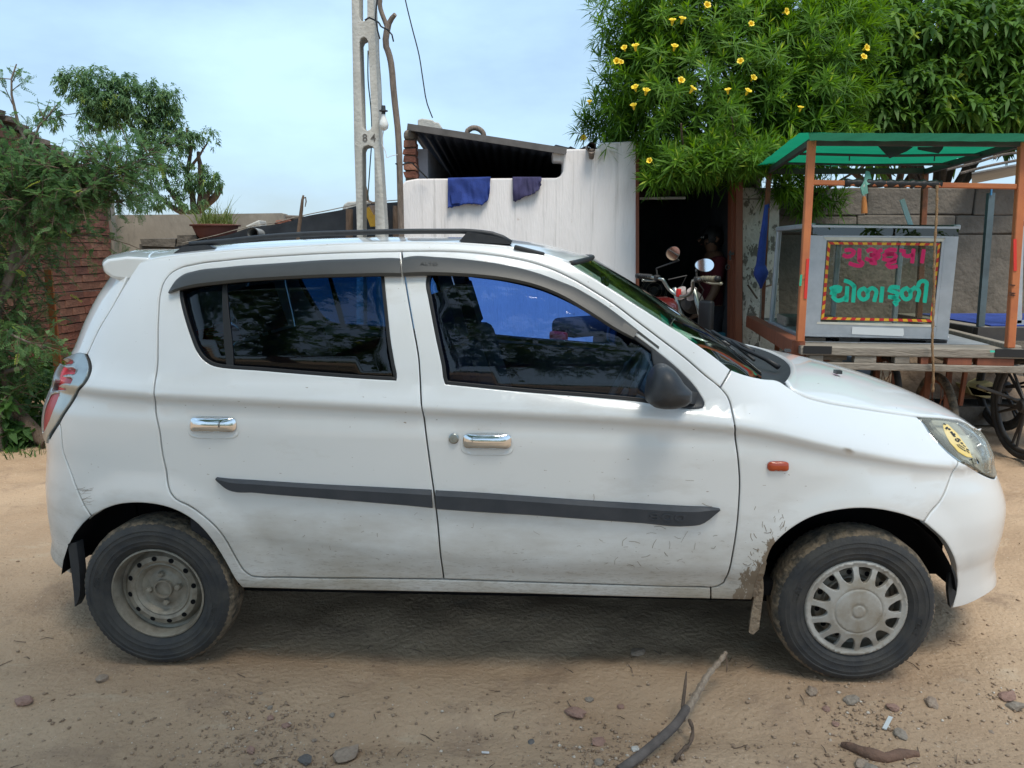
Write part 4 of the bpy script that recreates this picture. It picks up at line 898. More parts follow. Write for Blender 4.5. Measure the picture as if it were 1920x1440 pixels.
M_leafo=leafmat('oleander_leaf',(.045,.12,.016),(.15,.30,.030),(.36,.46,.07)); M_leafm=leafmat('broad_leaf',(.040,.105,.022),(.115,.225,.035),(.34,.42,.07))
M_leafa=leafmat('acacia_leaf',(.065,.15,.062),(.145,.26,.092),(.34,.42,.09)); M_leafn=leafmat('far_leaf',(.06,.13,.065),(.13,.23,.095),(.2,.28,.07)); M_leafw=leafmat('weed_leaf',(.03,.08,.025),(.07,.16,.035),(.18,.28,.05))
M_grass=leafmat('grass_blade',(.10,.15,.04),(.20,.25,.08),(.35,.33,.16))
M_petal=mat('yellow_petal',(.85,.58,.015),(.85,.66,.06),rough=.6,scale=20)
def prism(name,px,Y,depth,m,parent=None,world=False):
    P=[atY(x,y,Y) for x,y in px] if not world else [Vector(p) for p in px]
    k=len(P); V=P+[p+Vector((0,depth,0)) for p in P]
    a=sum(P[i].x*P[(i+1)%k].z-P[(i+1)%k].x*P[i].z for i in range(k))
    f0=tuple(range(k)); f1=tuple(range(k,2*k))[::-1]; sd=[(i,k+i,k+(i+1)%k,(i+1)%k) for i in range(k)]
    if a<0: f0=f0[::-1]; f1=f1[::-1]; sd=[q[::-1] for q in sd]
    return mesh(name,V,[f0,f1]+sd,m,parent)
# ================================================================= walls on the left
def frame_ab(a,b):
    d=(Vector(b)-Vector(a)); d.z=0; L_=d.length; return d.normalized(),L_
def brick_field(root,face,org,dx,nrm,L_,hfun,bl=.235,bh=.083,j=.011,limit=300,vis=lambda s,z:True,deep=.05):
    """courses of single bricks on a wall face: org + dx*s + z, proud along nrm"""
    cand=[];r=0;z=.0
    while z<3.2:
        s=-(r%2)*bl/2
        while s<L_:
            a,b=max(s,0),min(s+bl-j,L_); h=bh-j
            if b-a>.04 and z+h<hfun((a+b)/2): cand.append((a,b,z,h))
            s+=bl
        z+=bh; r+=1
    vs_=[c for c in cand if vis((c[0]+c[1])/2,c[2])]; rest=[c for c in cand if c not in vs_]
    if len(vs_)>limit: rest+=vs_[limit:]; vs_=vs_[:limit]
    protos={}
    def brick_me(l_,mi,v):
        key=(round(l_,2),mi,v)
        if key not in protos:
            b=MB(); b.box((0,0,0),(l_,deep*2,bh-j),jit=.004); me=bpy.data.meshes.new('brick'); me.from_pydata(b.v,[],b.f); me.materials.append(M_bricks[mi]); me.update(); protos[key]=me
        return protos[key]
    rz=math.atan2(dx.y,dx.x)
    rr=random.Random(3)
    for a,b,z,h in vs_:
        o=bpy.data.objects.new('brick',brick_me(b-a,rr.choice((0,0,0,1,2)),rr.randrange(3))); C.objects.link(o)
        o.location=Vector(org)+dx*((a+b)/2)+Vector((0,0,z+h/2))+nrm*rr.uniform(-.006,.006)-nrm*(deep-.016); o.rotation_euler=(rr.uniform(-.01,.01),rr.uniform(-.012,.012),rz+rr.uniform(-.01,.01)); o.parent=root
        o.matrix_parent_inverse=Matrix.LocRotScale(root.location,root.rotation_euler,None).inverted()
    if rest:
        b=MB(); R=Matrix.Rotation(rz,3,'Z')
        for a,bb,z,h in rest: b.box(Vector(org)+dx*((a+bb)/2)+Vector((0,0,z+h/2))-nrm*(deep-.016),(bb-a,deep*2,h),R,rr.choice((0,0,0,1,2)),.004)
        tag(b.build('remaining_bricks',M_bricks,root),kind='stuff')
XW=-4.58; Y0,Y1=4.6,8.95
bw=empty('brick_wall',(XW,6.8,0)); tag(bw,'red brick side wall with sloping top behind the thorny bush','wall')
hf=lambda s: float(np.interp(Y0+s,[4.6,7.0,8.8,8.95],[3.1,2.60,2.13,2.12]))
pts=[(XW-.01,Y0,0),(XW-.01,Y1,0),(XW-.01,Y1,hf(Y1-Y0)-.03),(XW-.01,7.0,2.57),(XW-.01,Y0,3.05)]
V=[Vector(p) for p in pts]+[Vector(p)-Vector((.22,0,0)) for p in pts]; k=5
mesh('mortar_core',V,[tuple(range(k)),tuple(range(k,2*k))[::-1]]+[(i,k+i,k+(i+1)%k,(i+1)%k) for i in range(k)],M_mortar,bw)
brick_field(bw,None,(XW,Y0,0),Vector((0,1,0)),Vector((1,0,0)),Y1-Y0-.06,hf,vis=lambda s,z:s>1.95 and z>.1)
b=MB(); b.box((XW-.08,Y1+.02,1.06),(.22,.10,2.12)); b.build('plaster_edge',M_plaster,bw)
b=MB(); 
for i in range(12): 
    y=7.0+i*.16; b.box((XW-.05,y+.07,hf(y-Y0)+.012),(.26,.155,.05),jit=.008)
tag(b.build('coping',M_mortar,bw),kind='stuff')
pw=prism('plaster_wall',[(214,700),(214,403),(300,402.5),(420,401),(528,399.5),(532,401),(532,700)],9.15,.16,M_plaster); tag(pw,'stained grey plaster wall with flat top behind the flower pot','wall')
lw=empty('low_block_wall',(-2.9,7.3,0)); tag(lw,'low mossy block wall under the flower pot','wall')
b=MB(); p=atY(262,470,7.3); q=atY(462,450,7.3); 
b.box(((p.x+q.x)/2,7.4,.735),(q.x-p.x,.2,1.47)); b.build('wall_core',M_conc,lw)
for x0,x1,yt in((262,330,446),(332,371,441),(373,455,450)):
    a=atY(x0,yt,7.28);c=atY(x1,yt,7.28); b=MB(); b.box(((a.x+c.x)/2,7.38,(a.z+1.45)/2),((c.x-a.x)*.96,.22,a.z-1.45),jit=.012); b.build('concrete_block',M_conc,lw)
# flower pot with grass
pc=atY(404,447,7.36); pot=empty('flower_pot',(pc.x,7.38,pc.z)); tag(pot,'wide terracotta bowl of tufted grass on the low wall','flower pot')
b=MB(); b.lathe([(.0,0),(.15,0),(.175,.03),(.205,.11),(.225,.112),(.23,.125),(.21,.128),(.19,.10),(0,.10)],lambda x,y,h:(pc.x+x,7.38+y,pc.z+h),36); b.build('bowl',mat('terracotta',(.30,.105,.075),(.24,.085,.06),rough=.75,scale=7),pot,True,30)
def blades(n,c,r,h,spread,seed,w=.006):
    g=np.random.default_rng(seed); a=g.uniform(0,2*np.pi,n); rr=r*np.sqrt(g.random(n)); B=np.array(c)+np.stack([rr*np.cos(a),rr*np.sin(a),0*a],1)
    d=np.stack([g.normal(0,spread,n),g.normal(0,spread,n),np.ones(n)],1); d/=np.linalg.norm(d,axis=1,keepdims=True); L_=h*g.uniform(.4,1,n)[:,None]
    s=np.stack([-d[:,1],d[:,0],0*a],1)+g.normal(0,.3,(n,3)); s/=np.linalg.norm(s,axis=1,keepdims=True); ww=w*g.uniform(.6,1.3,n)[:,None]
    m_=B+d*L_*.55; t=B+d*L_+np.stack([d[:,0]*.3,d[:,1]*.3,-.25*np.abs(d[:,0])-.1*g.random(n)],1)*L_*.8
    V=np.stack([B-s*ww,B+s*ww,m_-s*ww*.9,m_+s*ww*.9,t-s*ww*.1,t+s*ww*.1],1).reshape(-1,3); i=np.arange(n)[:,None]*6
    return V,np.concatenate([i+[0,1,3,2],i+[2,3,5,4]]),np.repeat(g.random(n),6)
V,Fq,vc=blades(170,(pc.x,7.38,pc.z+.10),.17,.24,.35,5); tag(big_mesh('grass_tuft',V,Fq,M_grass,pot,uvcol=vc),kind='stuff')
V,Fq,vc=blades(26,(pc.x,7.38,pc.z+.10),.14,.42,.28,6,.0035); tag(big_mesh('seed_stalks',V,Fq,M_grass,pot,uvcol=vc),kind='stuff')
# stones and rubble
def stone_mesh(seed,sub=2,rough=.28,flat=.7):
    bm=bmesh.new(); bmesh.ops.create_icosphere(bm,subdivisions=sub,radius=1)
    for v in bm.verts:
        n=mnoise.noise(v.co*1.1+Vector((seed*7.1,seed*3.3,0)))*rough*1.6+mnoise.noise(v.co*2.7+Vector((seed,0,seed)))*rough*.5; v.co*=1+n; v.co.z*=flat
    me=bpy.data.meshes.new('stone'); bm.to_mesh(me); bm.free(); return me
M_st=[mat('tan_stone',(.36,.28,.21),(.27,.20,.15),rough=.9,scale=3,bump=.4),mat('grey_stone',(.33,.28,.225),(.24,.20,.16),rough=.9,scale=3,bump=.4),mat('pink_stone',(.36,.22,.17),(.28,.17,.13),rough=.9,scale=3,bump=.4),mat('dark_stone',(.11,.10,.095),(.15,.14,.13),rough=.8,scale=3),mat('white_stone',(.62,.60,.56),(.5,.48,.44),rough=.85,scale=3)]
def slab(name,px,Y,depth,m,label,cat,bev=.012):
    o=prism(name,px,Y,depth,m); md=o.modifiers.new('r','BEVEL'); md.width=bev; md.segments=2; tag(o,label,cat); return o
slab('stone_block',[(459,424),(486,412),(489,429),(462,431)],7.0,.2,M_pole,'pale square stone beside the flower pot on the black sheet','stone')
slab('stone_block',[(641,394),(644,383),(652,378),(690,377),(690,396)],6.75,.22,M_pole,'long pale stone weighing down the black sheet behind the pole','stone')
slab('concrete_lump',[(783,240),(783,224),(791,221.5),(812,225),(815,229),(822,229),(829,239),(827,245.5)],6.75,.18,M_pole,'pale concrete lump lying on the hut roof','concrete block')
slab('loose_brick',[(513,420),(517,413),(540,411),(541,417),(525,422)],7.2,.12,M_bricks[0],'broken red brick on the black sheet by the grey wall','brick')
slab('grey_slab',[(534,403),(562,404),(562,412),(535,413)],7.3,.2,M_conc,'flat grey slab behind the leaning stick','slab')
# ================================================================= black sheet shelter
sh=empty('tarpaulin_shelter',(-1.9,6.7,0)); tag(sh,'low shelter roofed with a sagging black tarpaulin left of the white hut','shelter')
top=[(325,463),(365,454),(420,441),(470,427),(520,420),(560,409),(610,399),(650,390.5),(690,383),(725,380),(751,378)]
T=crom([tuple(atY(x,y,6.62)) for x,y in top],.06); V=[];Fs=[];rows=9
for i,p in enumerate(T):
    for r in range(rows):
        f=r/(rows-1)
        if r==0: q=(p[0],p[1]+2.0,p[2]+.02)
        else:
            g=(r-1)/(rows-2); q=(p[0]+.02*math.sin(i*.7+r),p[1]-.0-.05*g+.05*math.sin(i*.55)*g+.03*math.sin(i*1.9+r*.8)*g,p[2]-g*(p[2]-.05))
        V.append(q)
n=len(T); Fs=[(i*rows+r,(i+1)*rows+r,(i+1)*rows+r+1,i*rows+r+1) for i in range(n-1) for r in range(rows-1)]
o=mesh('tarpaulin',V,Fs,M_tarp,sh,True,40)
V=[];nx_=40;xa,xb=atY(330,600,6.42).x,atY(752,600,6.42).x
for j in range(10):
    for i in range(nx_+1): x=xa+(xb-xa)*i/nx_; V.append((x,6.42+.05*mnoise.noise(Vector((x*3,j*.25,1)))+.02*mnoise.noise(Vector((x*11,j*.4,2))),.04+(1.37-.04)*j/9))
mesh('blue_grey_sheet',V,[(j*(nx_+1)+i,j*(nx_+1)+i+1,(j+1)*(nx_+1)+i+1,(j+1)*(nx_+1)+i) for j in range(9) for i in range(nx_)],mat('blue_grey_plastic',(.20,.30,.36),(.13,.20,.25),rough=.6,scale=3),sh,True)
b=MB(); b.tube([tuple(Vector(p)+Vector((0,-.03,.012))) for p in T[2::3]],.004,5); b.build('edge_batten',M_wood,sh)
for x,y0,y1 in((743,386,560),(655,392,560)):
    b=MB(); b.tube([atY(x,y0,6.5),atY(x,y1+300,6.5)],.03,8); b.build('post',M_bark,sh)
b=MB(); b.tube([atY(697,398,6.25),atY(700,396,7.2)],.055,12); lg=b.build('log',M_gbark,None,True,40); tag(lg,'sawn log lying end-on under the black tarpaulin','log')
V,Fs=[],[]; bag=[(684,392),(691,388),(698,402),(708,404),(710,412),(704,414),(708,424),(694,425),(690,412),(686,404)]
o=prism('yellow_bag',bag,6.2,.05,mat('yellow_plastic',(.45,.27,.02),(.33,.19,.015),rough=.5,scale=14)); tag(o,'crumpled yellow plastic bag hanging between the pole legs','bag')
b=MB(); b.tube([atY(x,y,6.9) for x,y in((677,362),(684,343),(686,362),(688,378),(700,383),(722,377))],[.022,.024,.022,.024,.02,.012],8); o=b.build('dead_branch',M_bark,None,True,50); tag(o,'dark stub of branch standing up behind the concrete pole','branch')
b=MB(); b.tube([atY(x,y,6.05) for x,y in((553,700),(559,440),(565,395),(567,375),(569,366))],[.016,.015,.014,.011,.007],8); b.tube([atY(x,y,6.05) for x,y in((567,373),(573,370),(574,378),(572,388))],[.007,.006,.005,.003],6); o=b.build('forked_stick',M_bark,None,True,50); tag(o,'thin forked brown stick standing in front of the black tarpaulin','stick')
b=MB(); P0=atY(474,437,6.4); P1=atY(495,441,6.75); b.tube([P0,P1],.045,18,cap=False); b.tube([P1,P0],.038,18,cap=False); b.tube([P1,P1+Vector((.02,.1,-1.4))],.045,14); o=b.build('plastic_pipe',mat('grey_pvc',(.33,.34,.33),(.28,.28,.27),rough=.5,scale=5),None,True,40); tag(o,'grey plastic pipe elbow rising behind the car roof','pipe')
# ================================================================= concrete pole, wires, bulb
YP=5.6
def P2(px): return np.array([(p.x,p.z) for p in (atY(x,y,YP) for x,y in px)])
pole=empty('utility_pole',(atY(694,425,YP).x,YP,0)); tag(pole,'pale concrete lattice pole with oval slots numbered 84','utility pole')
g0=atY(672,1000,YP).x;g1=atY(728,1000,YP).x
zt=4.3; 
outl=[(g0,-.1),(g1+.005,-.1)]+[tuple(p) for p in P2([(722,425),(712,270),(700,0)])]
xl0,xr0=outl[-1][0],0; sl=(P2([(700,0)])[0]-P2([(712,270)])[0]); outl.append((outl[-1][0]+sl[0]*.9,outl[-1][1]+sl[1]*.9)); lt=P2([(659,0),(664,270),(669,425)]); sl2=lt[0]-lt[1]
outl+= [(lt[0][0]+sl2[0]*.9,lt[0][1]+sl2[1]*.9)]+[tuple(p) for p in lt]
def slot(l,r,t,bt):
    """l,r: left/right edges at top and bottom"""
    return P2([(l[0]+1,t+9),(l[0]+4,t+2.5),((l[0]+r[0])/2,t),(r[0]-3.5,t+2.5),(r[0]-.5,t+9),(r[1],bt-9),(r[1]-3.5,bt-2),((l[1]+r[1])/2,bt),(l[1]+3.5,bt-2),(l[1],bt-9)])
hl_=[slot((672,673),(688,688.5),-160,40),slot((673,679),(690.5,697.5),69,245),slot((678,684),(702,710),272,900)]
pm=lambda Qd,f:np.stack([Qd[:,0],YP-np.asarray(f),Qd[:,1]],1)
cdt_panel('shaft',np.array(outl),hl_,pm,M_pole,pole,.08,.15,.003,.006,back=True)
me=text_mesh('8 4',.075,.0006,.0006); c0_=atY(692,259,YP-.003); place_mesh('pole_number',me,lambda c:np.stack([c0_.x+c[:,0],c0_.y-c[:,2],c0_.z+c[:,1]],1),mat('number_paint',(.12,.11,.10),rough=.8),pole)
b=MB(); P=[atY(x,y,6.05) for x,y in((756,640),(752,430),(749.5,330),(748,280),(745.5,240),(741,200),(737,160),(733,118),(727,95),(724,88),(725,60),(728,45))]; b.tube(crom([tuple(p) for p in P],.08),[.026]*2+[.024]*40 if False else .024,9)
b.tube(crom([tuple(atY(x,y,6.05)) for x,y in((726,52),(721,38),(716,25),(712,8),(713,0))],.05),.017,8); b.tube([atY(727,48,6.05),atY(735,34,6.05),atY(741,27,6.03)],[.022,.019,.016],8)
o=b.build('forked_wooden_post',M_gbark,None,True,50); tag(o,'crooked forked tree trunk post at the corner of the white hut','post')
def wire(px,Y,r,label,name='cable',m=None):
    b=MB(); b.tube(crom([tuple(atY(x,y,yy)) for (x,y),yy in zip(px,Y if isinstance(Y,(list,tuple)) else [Y]*len(px))],.08),r,5); o=b.build(name,m or M_wire); tag(o,label,'cable'); return o
wire([(756,-20),(760,0),(772,50),(786,105),(793,150),(801,195),(811,221)],6.9,.0055,'black cable running from the sky down to the lump on the hut roof')
wire([(708,-30),(707,0),(704,35),(708,58),(712,73)],5.5,.006,'thick black cable hanging beside the top of the pole')
wire([(684,38),(692,33),(703,38),(715,50),(727,56),(735,65),(738,78)],[5.5,5.5,5.55,5.8,6.0,6.0,6.02],.006,'black cord tying the pole to the forked post')
wire([(690,95),(690,150),(695,200),(697,245),(693,320),(689,375)],5.66,.0045,'thin green cable hanging inside the pole slots',m=mat('green_cable',(.02,.05,.045),rough=.6))
wire([(710,72),(711,110),(714,150),(716,200)],5.55,.003,'pair of thin grey wires holding the bulb',m=mat('grey_wire',(.2,.2,.2),rough=.6))
wire([(722,232),(718,252),(716,270),(723,285),(725,296),(735,292),(745,290)],[5.55]*5+[5.8,6.0],.0028,'thin white flex below the bulb',m=mat('white_wire',(.6,.6,.58),rough=.6))
wire([(742,307),(755,309),(765,304),(785,318),(802,335)],[6.02,6.1,6.15,6.33,6.35],.006,'black cable tied round the brick pier')
bl=empty('light_bulb',atY(719,212,5.55)); tag(bl,'clear unlit bulb hanging beside the concrete pole','light bulb')
c=atY(719,206,5.55); Mb=lambda x,y,h:(c.x+x,c.y+y,c.z-h)
b=MB(); b.lathe([(.0,-.03),(.014,-.028),(.016,.0),(.03,.004),(.03,.010),(.014,.012),(.013,.03)],Mb,16); b.build('bulb_holder',M_plast,bl,True,40)
b=MB(); b.lathe([(.012,.028),(.015,.045),(.027,.075),(.033,.098),(.028,.122),(.012,.136),(0,.139)],Mb,20); b.build('bulb_glass',mat('frosted_bulb',(.7,.7,.66),rough=.15,coat=.6),bl,True)
# ================================================================= white hut
YH=6.4
hut=empty('white_hut',(.1,YH,0)); tag(hut,'low whitewashed hut with open dark doorway and sagging sheet roof','hut')
FW=[(753,1100),(754,430),(752.5,348),(760,339),(782,335),(1043,333.5),(1051,330),(1055,322),(1056,303),(1037,302),(1036,283),(1062,279.5),(1122,279),(1124,268),(1160,266),(1194,264.5),(1197,530),(1198,1100)]
fw=prism('front_wall',FW,YH,.2,M_white,hut); md=fw.modifiers.new('r','BEVEL'); md.width=.012; md.segments=2
a=atY(756,300,YH); c=atY(779,300,YH); zt=atY(756,238,YH).z; zb_=atY(756,334,YH).z; nb=5; hh=(zt-.10-zb_)/nb
b=MB(); b.box(((a.x+c.x)/2,YH+.12,zt-.055),(c.x-a.x,.22,.09),jit=.01); o=b.build('cement_cap',M_conc,hut); md=o.modifiers.new('r','BEVEL'); md.width=.03; md.segments=3
b=MB(); b.box(((a.x+c.x)/2,YH+.13,(zt+zb_)/2-.05),((c.x-a.x)*.8,.18,zt-zb_-.06)); b.build('pier_core',M_mortar,hut)
for i in range(nb):
    b=MB(); b.box(((a.x+c.x)/2+random.uniform(-.006,.006),YH+.11,zb_+hh*(i+.5)),((c.x-a.x),.2,hh-.013),Matrix.Rotation(random.uniform(-.04,.04),3,'Y'),jit=.007); b.build('brick',M_bricks[i%3],hut)
sx=atY(790,300,YH).x
b=MB(); b.box((sx-.03,YH+1.55,1.12),(.12,2.7,2.24)); b.build('side_wall',mat('grey_lilac_plaster',(.40,.41,.46),(.30,.31,.35),rough=.9,scale=4),hut)
xr=atY(1385,400,YH).x
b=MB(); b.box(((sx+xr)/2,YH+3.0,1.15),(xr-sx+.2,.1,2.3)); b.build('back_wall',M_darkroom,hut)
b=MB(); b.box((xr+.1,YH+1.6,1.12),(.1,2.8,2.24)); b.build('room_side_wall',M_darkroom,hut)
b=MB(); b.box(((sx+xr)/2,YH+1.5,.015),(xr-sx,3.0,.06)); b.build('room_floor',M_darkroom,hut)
def corrug(name,p00,p10,p01,p11,n,amp,m,parent,th=.006):
    V=[];p00,p10,p01,p11=map(Vector,(p00,p10,p01,p11)); k=n*4
    up=(p10-p00).cross(p01-p00).normalized(); 
    if up.z<0: up=-up
    for j in range(9):
        for i in range(k+1):
            s,t=i/k,j/8; V.append((p00*(1-s)+p10*s)*(1-t)+(p01*(1-s)+p11*s)*t+up*amp*math.sin(2*math.pi*n*s))
    o=mesh(name,V,[(j*(k+1)+i,j*(k+1)+i+1,(j+1)*(k+1)+i+1,(j+1)*(k+1)+i) for j in range(8) for i in range(k)],m,parent,True)
    md=o.modifiers.new('t','SOLIDIFY'); md.thickness=th; return o
e0=atY(764,238,YH-.05); e1=atY(1062,284,YH-.05)
corrug('roof_sheet',e0,e1,e0+Vector((0,3.1,-.10)),e1+Vector((0,3.1,-.10)),16,.014,M_tin,hut)
b=MB(); b.beam(e0+Vector((0,-.012,-.0)),e1+Vector((0,-.012,.0)),.012,.05); b.build('roof_edge_board',mat('weathered_edge',(.14,.13,.125),(.09,.085,.08),rough=.85,scale=9),hut)
f0=atY(1196,300,YH); f1=atY(1400,318,YH)
corrug('roof_sheet',(e1.x-.1,YH+.15,2.24),(f1.x+.1,YH+.15,2.26),(e1.x-.1,YH+3.1,2.06),(f1.x+.1,YH+3.1,2.08),14,.014,M_tin,hut)
b=MB(); b.beam((f0.x,YH+1.2,2.05),(f1.x,YH+1.2,2.10),.05,.07); b.beam((f0.x,YH+2.2,2.0),(f1.x,YH+2.2,2.04),.05,.07); b.build('roof_beam',M_bark,hut)
b=MB(); a0=atY(1199,372,YH+.5); b0=atY(1285,371,YH+.5); b.tube([a0,b0],.012,8); b.build('tube_lamp',mat('white_tube',(.75,.77,.74),rough=.3),hut)
# door frame
fr=empty('door_frame',(atY(1385,500,YH).x,YH,0)); tag(fr,'brown wooden door frame with chipped paint beside the dark doorway','door frame')
prism('door_post',[(1199,1100),(1198,266),(1192.5,266),(1193,1100)],YH-.02,.05,M_brown,fr)
prism('door_post',[(1366,1100),(1372,300),(1379.5,300),(1375.5,1100)],YH-.0,.1,M_brown,fr)
prism('door_post',[(1376.5,1100),(1380.5,300),(1393,300),(1390,1100)],YH-.05,.12,M_brown,fr)
prism('lintel',[(1199,318),(1199,310),(1368,312),(1368,320)],YH+.04,.1,M_bark,fr)
b=MB(); b.beam(atY(1366,477,YH-.03),atY(1376,475,YH-.03),.02,.02); b.beam(atY(1369,470,YH-.04),atY(1369,488,YH-.04),.012,.012); b.build('door_latch',M_iron,fr)
b=MB(); b.tube([atY(1360+9*math.cos(t)*.4+4,501+4.5*math.sin(t),YH-.03) for t in np.linspace(0,6.28,13)],.004,6); b.build('door_ring',M_iron,fr)
# things on the hut
def arch(px,Y,r,label,cat,name,m):
    b=MB(); b.tube(crom([tuple(atY(x,y,Y)) for x,y in px],.02),r,9); o=b.build(name,m,None,True,50); tag(o,label,cat)
arch([(875,252),(877,245),(885,240),(893,240),(901,244),(906,250),(907,257)],6.55,.022,'bent stub of brown branch arching over the hut roof','branch','bent_branch',M_gbark)
b=MB(); p=atY(1108,283,YH); b.tube([p+Vector((-.005,-.10,.02)),p+Vector((0,.25,.035))],.036,18,cap=False); b.tube([p+Vector((0,.25,.035)),p+Vector((-.005,-.10,.02))],.029,18,cap=False); b.tube([p+Vector((0,.24,.03)),p+Vector((0,.25,.03))],.03,12); b.tube([p+Vector((-.004,-.09,-.01)),p+Vector((.002,-.03,-.055))],[.028,.02],10); o=b.build('drain_pipe',M_gbark,None,True,40); tag(o,'short rusty drain pipe poking through the top of the white wall','pipe')
prism_=prism('roof_flap',[(1037,275),(1042,271),(1084,280.5),(1060,280.5)],YH+.1,.3,M_tarp); tag(prism_,'scrap of black roofing felt on the white ledge','felt')
def cloth(name,top,bot,Y,m,label,cat,fold=.012,seed=1,extra=None):
    n=34;rows=16; a=crom([tuple(atY(x,y,Y)) for x,y in top],.004);b_=crom([tuple(atY(x,y,Y)) for x,y in bot],.004)
    def rs(c): d=np.concatenate([[0],np.cumsum(np.linalg.norm(np.diff(c,axis=0),axis=1))]); s=np.linspace(0,d[-1],n); return np.stack([np.interp(s,d,c[:,k]) for k in range(3)],1)
    a,b_=rs(a),rs(b_); V=[]
    for r in range(-3,rows):
        for i in range(n):
            if r<0: q=a[i]+np.array((0,.05*(-r),.012)); 
            else:
                f=r/(rows-1); q=a[i]*(1-f)+b_[i]*f; k_=mnoise.noise(Vector((i*.16+seed*5,f*1.4,seed)))+.5*mnoise.noise(Vector((i*.42+seed*9,f*1.1,2.))); q=q+np.array((.012*f*mnoise.noise(Vector((i*.3,f*2,seed*3.)))*1.0,-.018-fold*2.6*(.25+f)*(.6+k_),.010*(f>.9)*mnoise.noise(Vector((i*.6,seed,0)))))
            V.append(q)
    R=rows+3; o=mesh(name,V,[(j*n+i,(j+1)*n+i,(j+1)*n+i+1,j*n+i+1) for j in range(R-1) for i in range(n-1)],m,None,True); md=o.modifiers.new('t','SOLIDIFY'); md.thickness=.004; tag(o,label,cat); return o
sh_=cloth('blue_shorts',[(840,335),(880,334),(920,333)],[(841,391),(858,387),(880,382.5),(904,385.5),(915,376),(918,360)],YH,M_blue,'torn blue shorts hung over the white wall','shorts')
b=MB(); pk=[(845,361),(866,359.5),(865,380.5),(847,382)]; q=[atY(x,y,YH-.045) for x,y in pk]; b.add(q+[p+Vector((0,.012,0)) for p in q],[(0,1,2,3),(0,4,5,1),(1,5,6,2),(2,6,7,3),(3,7,4,0)]); o=b.build('pocket',M_blue,sh_)
cloth('purple_cloth',[(961,333),(985,333),(1015,333)],[(962,377),(966,379),(985,369),(1005,361),(1012,352),(1014,347)],YH,M_purple,'dark purple cloth hung over the white wall','cloth',seed=4)
# inside the doorway
def framed(name,px,Y,fm,im,label):
    r=empty(name,atY(px[0],px[3],Y)); tag(r,label,'picture'); prism('frame',[(px[0],px[1]),(px[2],px[1]),(px[2],px[3]),(px[0],px[3])],Y,.03,fm,r); prism('picture',[(px[0]+3,px[1]+3),(px[2]-3,px[1]+3),(px[2]-3,px[3]-3),(px[0]+3,px[3]-3)],Y-.004,.01,im,r)
framed('framed_picture',(1281,405,1316,456),YH+2.8,M_bark,mat('dim_print',(.10,.10,.10),(.05,.05,.06),rough=.4,scale=9),'dark framed picture on the back wall of the doorway')
framed('calendar',(1333,412,1354,446),YH+2.8,M_conc,mat('pale_blue_print',(.16,.27,.32),(.30,.20,.14),rough=.6,scale=4,lo=.5,hi=.6),'small pale blue calendar on the back wall of the doorway')
fan=empty('table_fan',atY(1226,640,YH+.9)); tag(fan,'round table fan with wire guard inside the doorway','fan'); fc=atY(1226,545,YH+.9)
b=MB()
for r in(.04,.075,.11,.125): b.tube([fc+Vector((r*math.cos(t),0,r*math.sin(t))) for t in np.linspace(0,6.283,25)],.0025,5,cap=False)
b.build('guard',M_steel,fan,True)
for k in range(3):
    b=MB(); a=k*2.09+.4; b.add([fc+Vector((.02*math.cos(a),.02,.02*math.sin(a))),fc+Vector((.10*math.cos(a-.35),.02,.10*math.sin(a-.35))),fc+Vector((.105*math.cos(a+.35),.035,.105*math.sin(a+.35)))],[(0,1,2)]); b.build('blade',M_dash,fan)
b=MB(); b.lathe([(0,-.02),(.03,-.015),(.035,.02),(.03,.09),(0,.1)],lambda x,y,h:(fc.x+x,fc.y+h,fc.z+y),16); b.tube([fc+Vector((0,.06,-.03)),Vector((fc.x,fc.y+.06,.70))],.014,8); b.lathe([(.0,.73),(.10,.72),(.11,.70)],lambda x,y,h:(fc.x+x,fc.y+.06+y,h),20); b.build('motor',M_dash,fan,True,40)
tb=empty('table',(fc.x+.05,YH+1.05,0)); tag(tb,'low dark table under the fan inside the doorway','table'); b=MB(); b.box((fc.x+.05,YH+1.05,.68),(.5,.5,.04)); b.build('table_top',M_bark,tb)
for sx_ in(-1,1):
    for sy_ in(-1,1): b=MB(); b.box((fc.x+.05+.21*sx_,YH+1.05+.21*sy_,.355),(.04,.04,.61)); b.build('leg',M_bark,tb)
b=MB(); q=atY(1357,600,YH+.5); b.box((q.x,q.y,.33),(.16,.3,.58)); o=b.build('wooden_stool',M_brown); tag(o,'low brown wooden box just inside the doorway','box')
b=MB(); q=atY(1356,609,YH+.5); b.box((q.x,q.y,.655),(.13,.2,.07)); o=b.build('blue_tin',mat('teal_tin',(.05,.28,.36),(.04,.2,.27),rough=.5)); tag(o,'teal tin standing on the brown box inside the doorway','tin')
# ================================================================= right boundary wall
YB=6.75
bwall=empty('boundary_wall',(2.9,YB,0)); tag(bwall,'grey concrete boundary wall of big blocks behind the food carts','wall')
x0=atY(1440,500,YB).x;x1=atY(2300,500,YB).x; zt=atY(1650,352,YB).z
b=MB(); b.box(((x0+x1)/2,YB+.13,zt/2-.01),(x1-x0,.2,zt-.02)); b.build('wall_core',M_mortar,bwall)
rows_=[(1.55,1.71),(1.71,zt)]
rr=random.Random(11)
V=[];nX,nZ=90,42
for j in range(nZ+1):
    for i in range(nX+1):
        x,z=x0+(x1-x0)*i/nX,1.545*j/nZ; V.append((x,YB-.012+.022*mnoise.noise(Vector((x*2.2,z*2.2,3)))+.010*mnoise.noise(Vector((x*8,z*8,5))),z))
mesh('rough_plaster',V,[(j*(nX+1)+i,j*(nX+1)+i+1,(j+1)*(nX+1)+i+1,(j+1)*(nX+1)+i) for j in range(nZ) for i in range(nX)],M_conc,bwall,True)
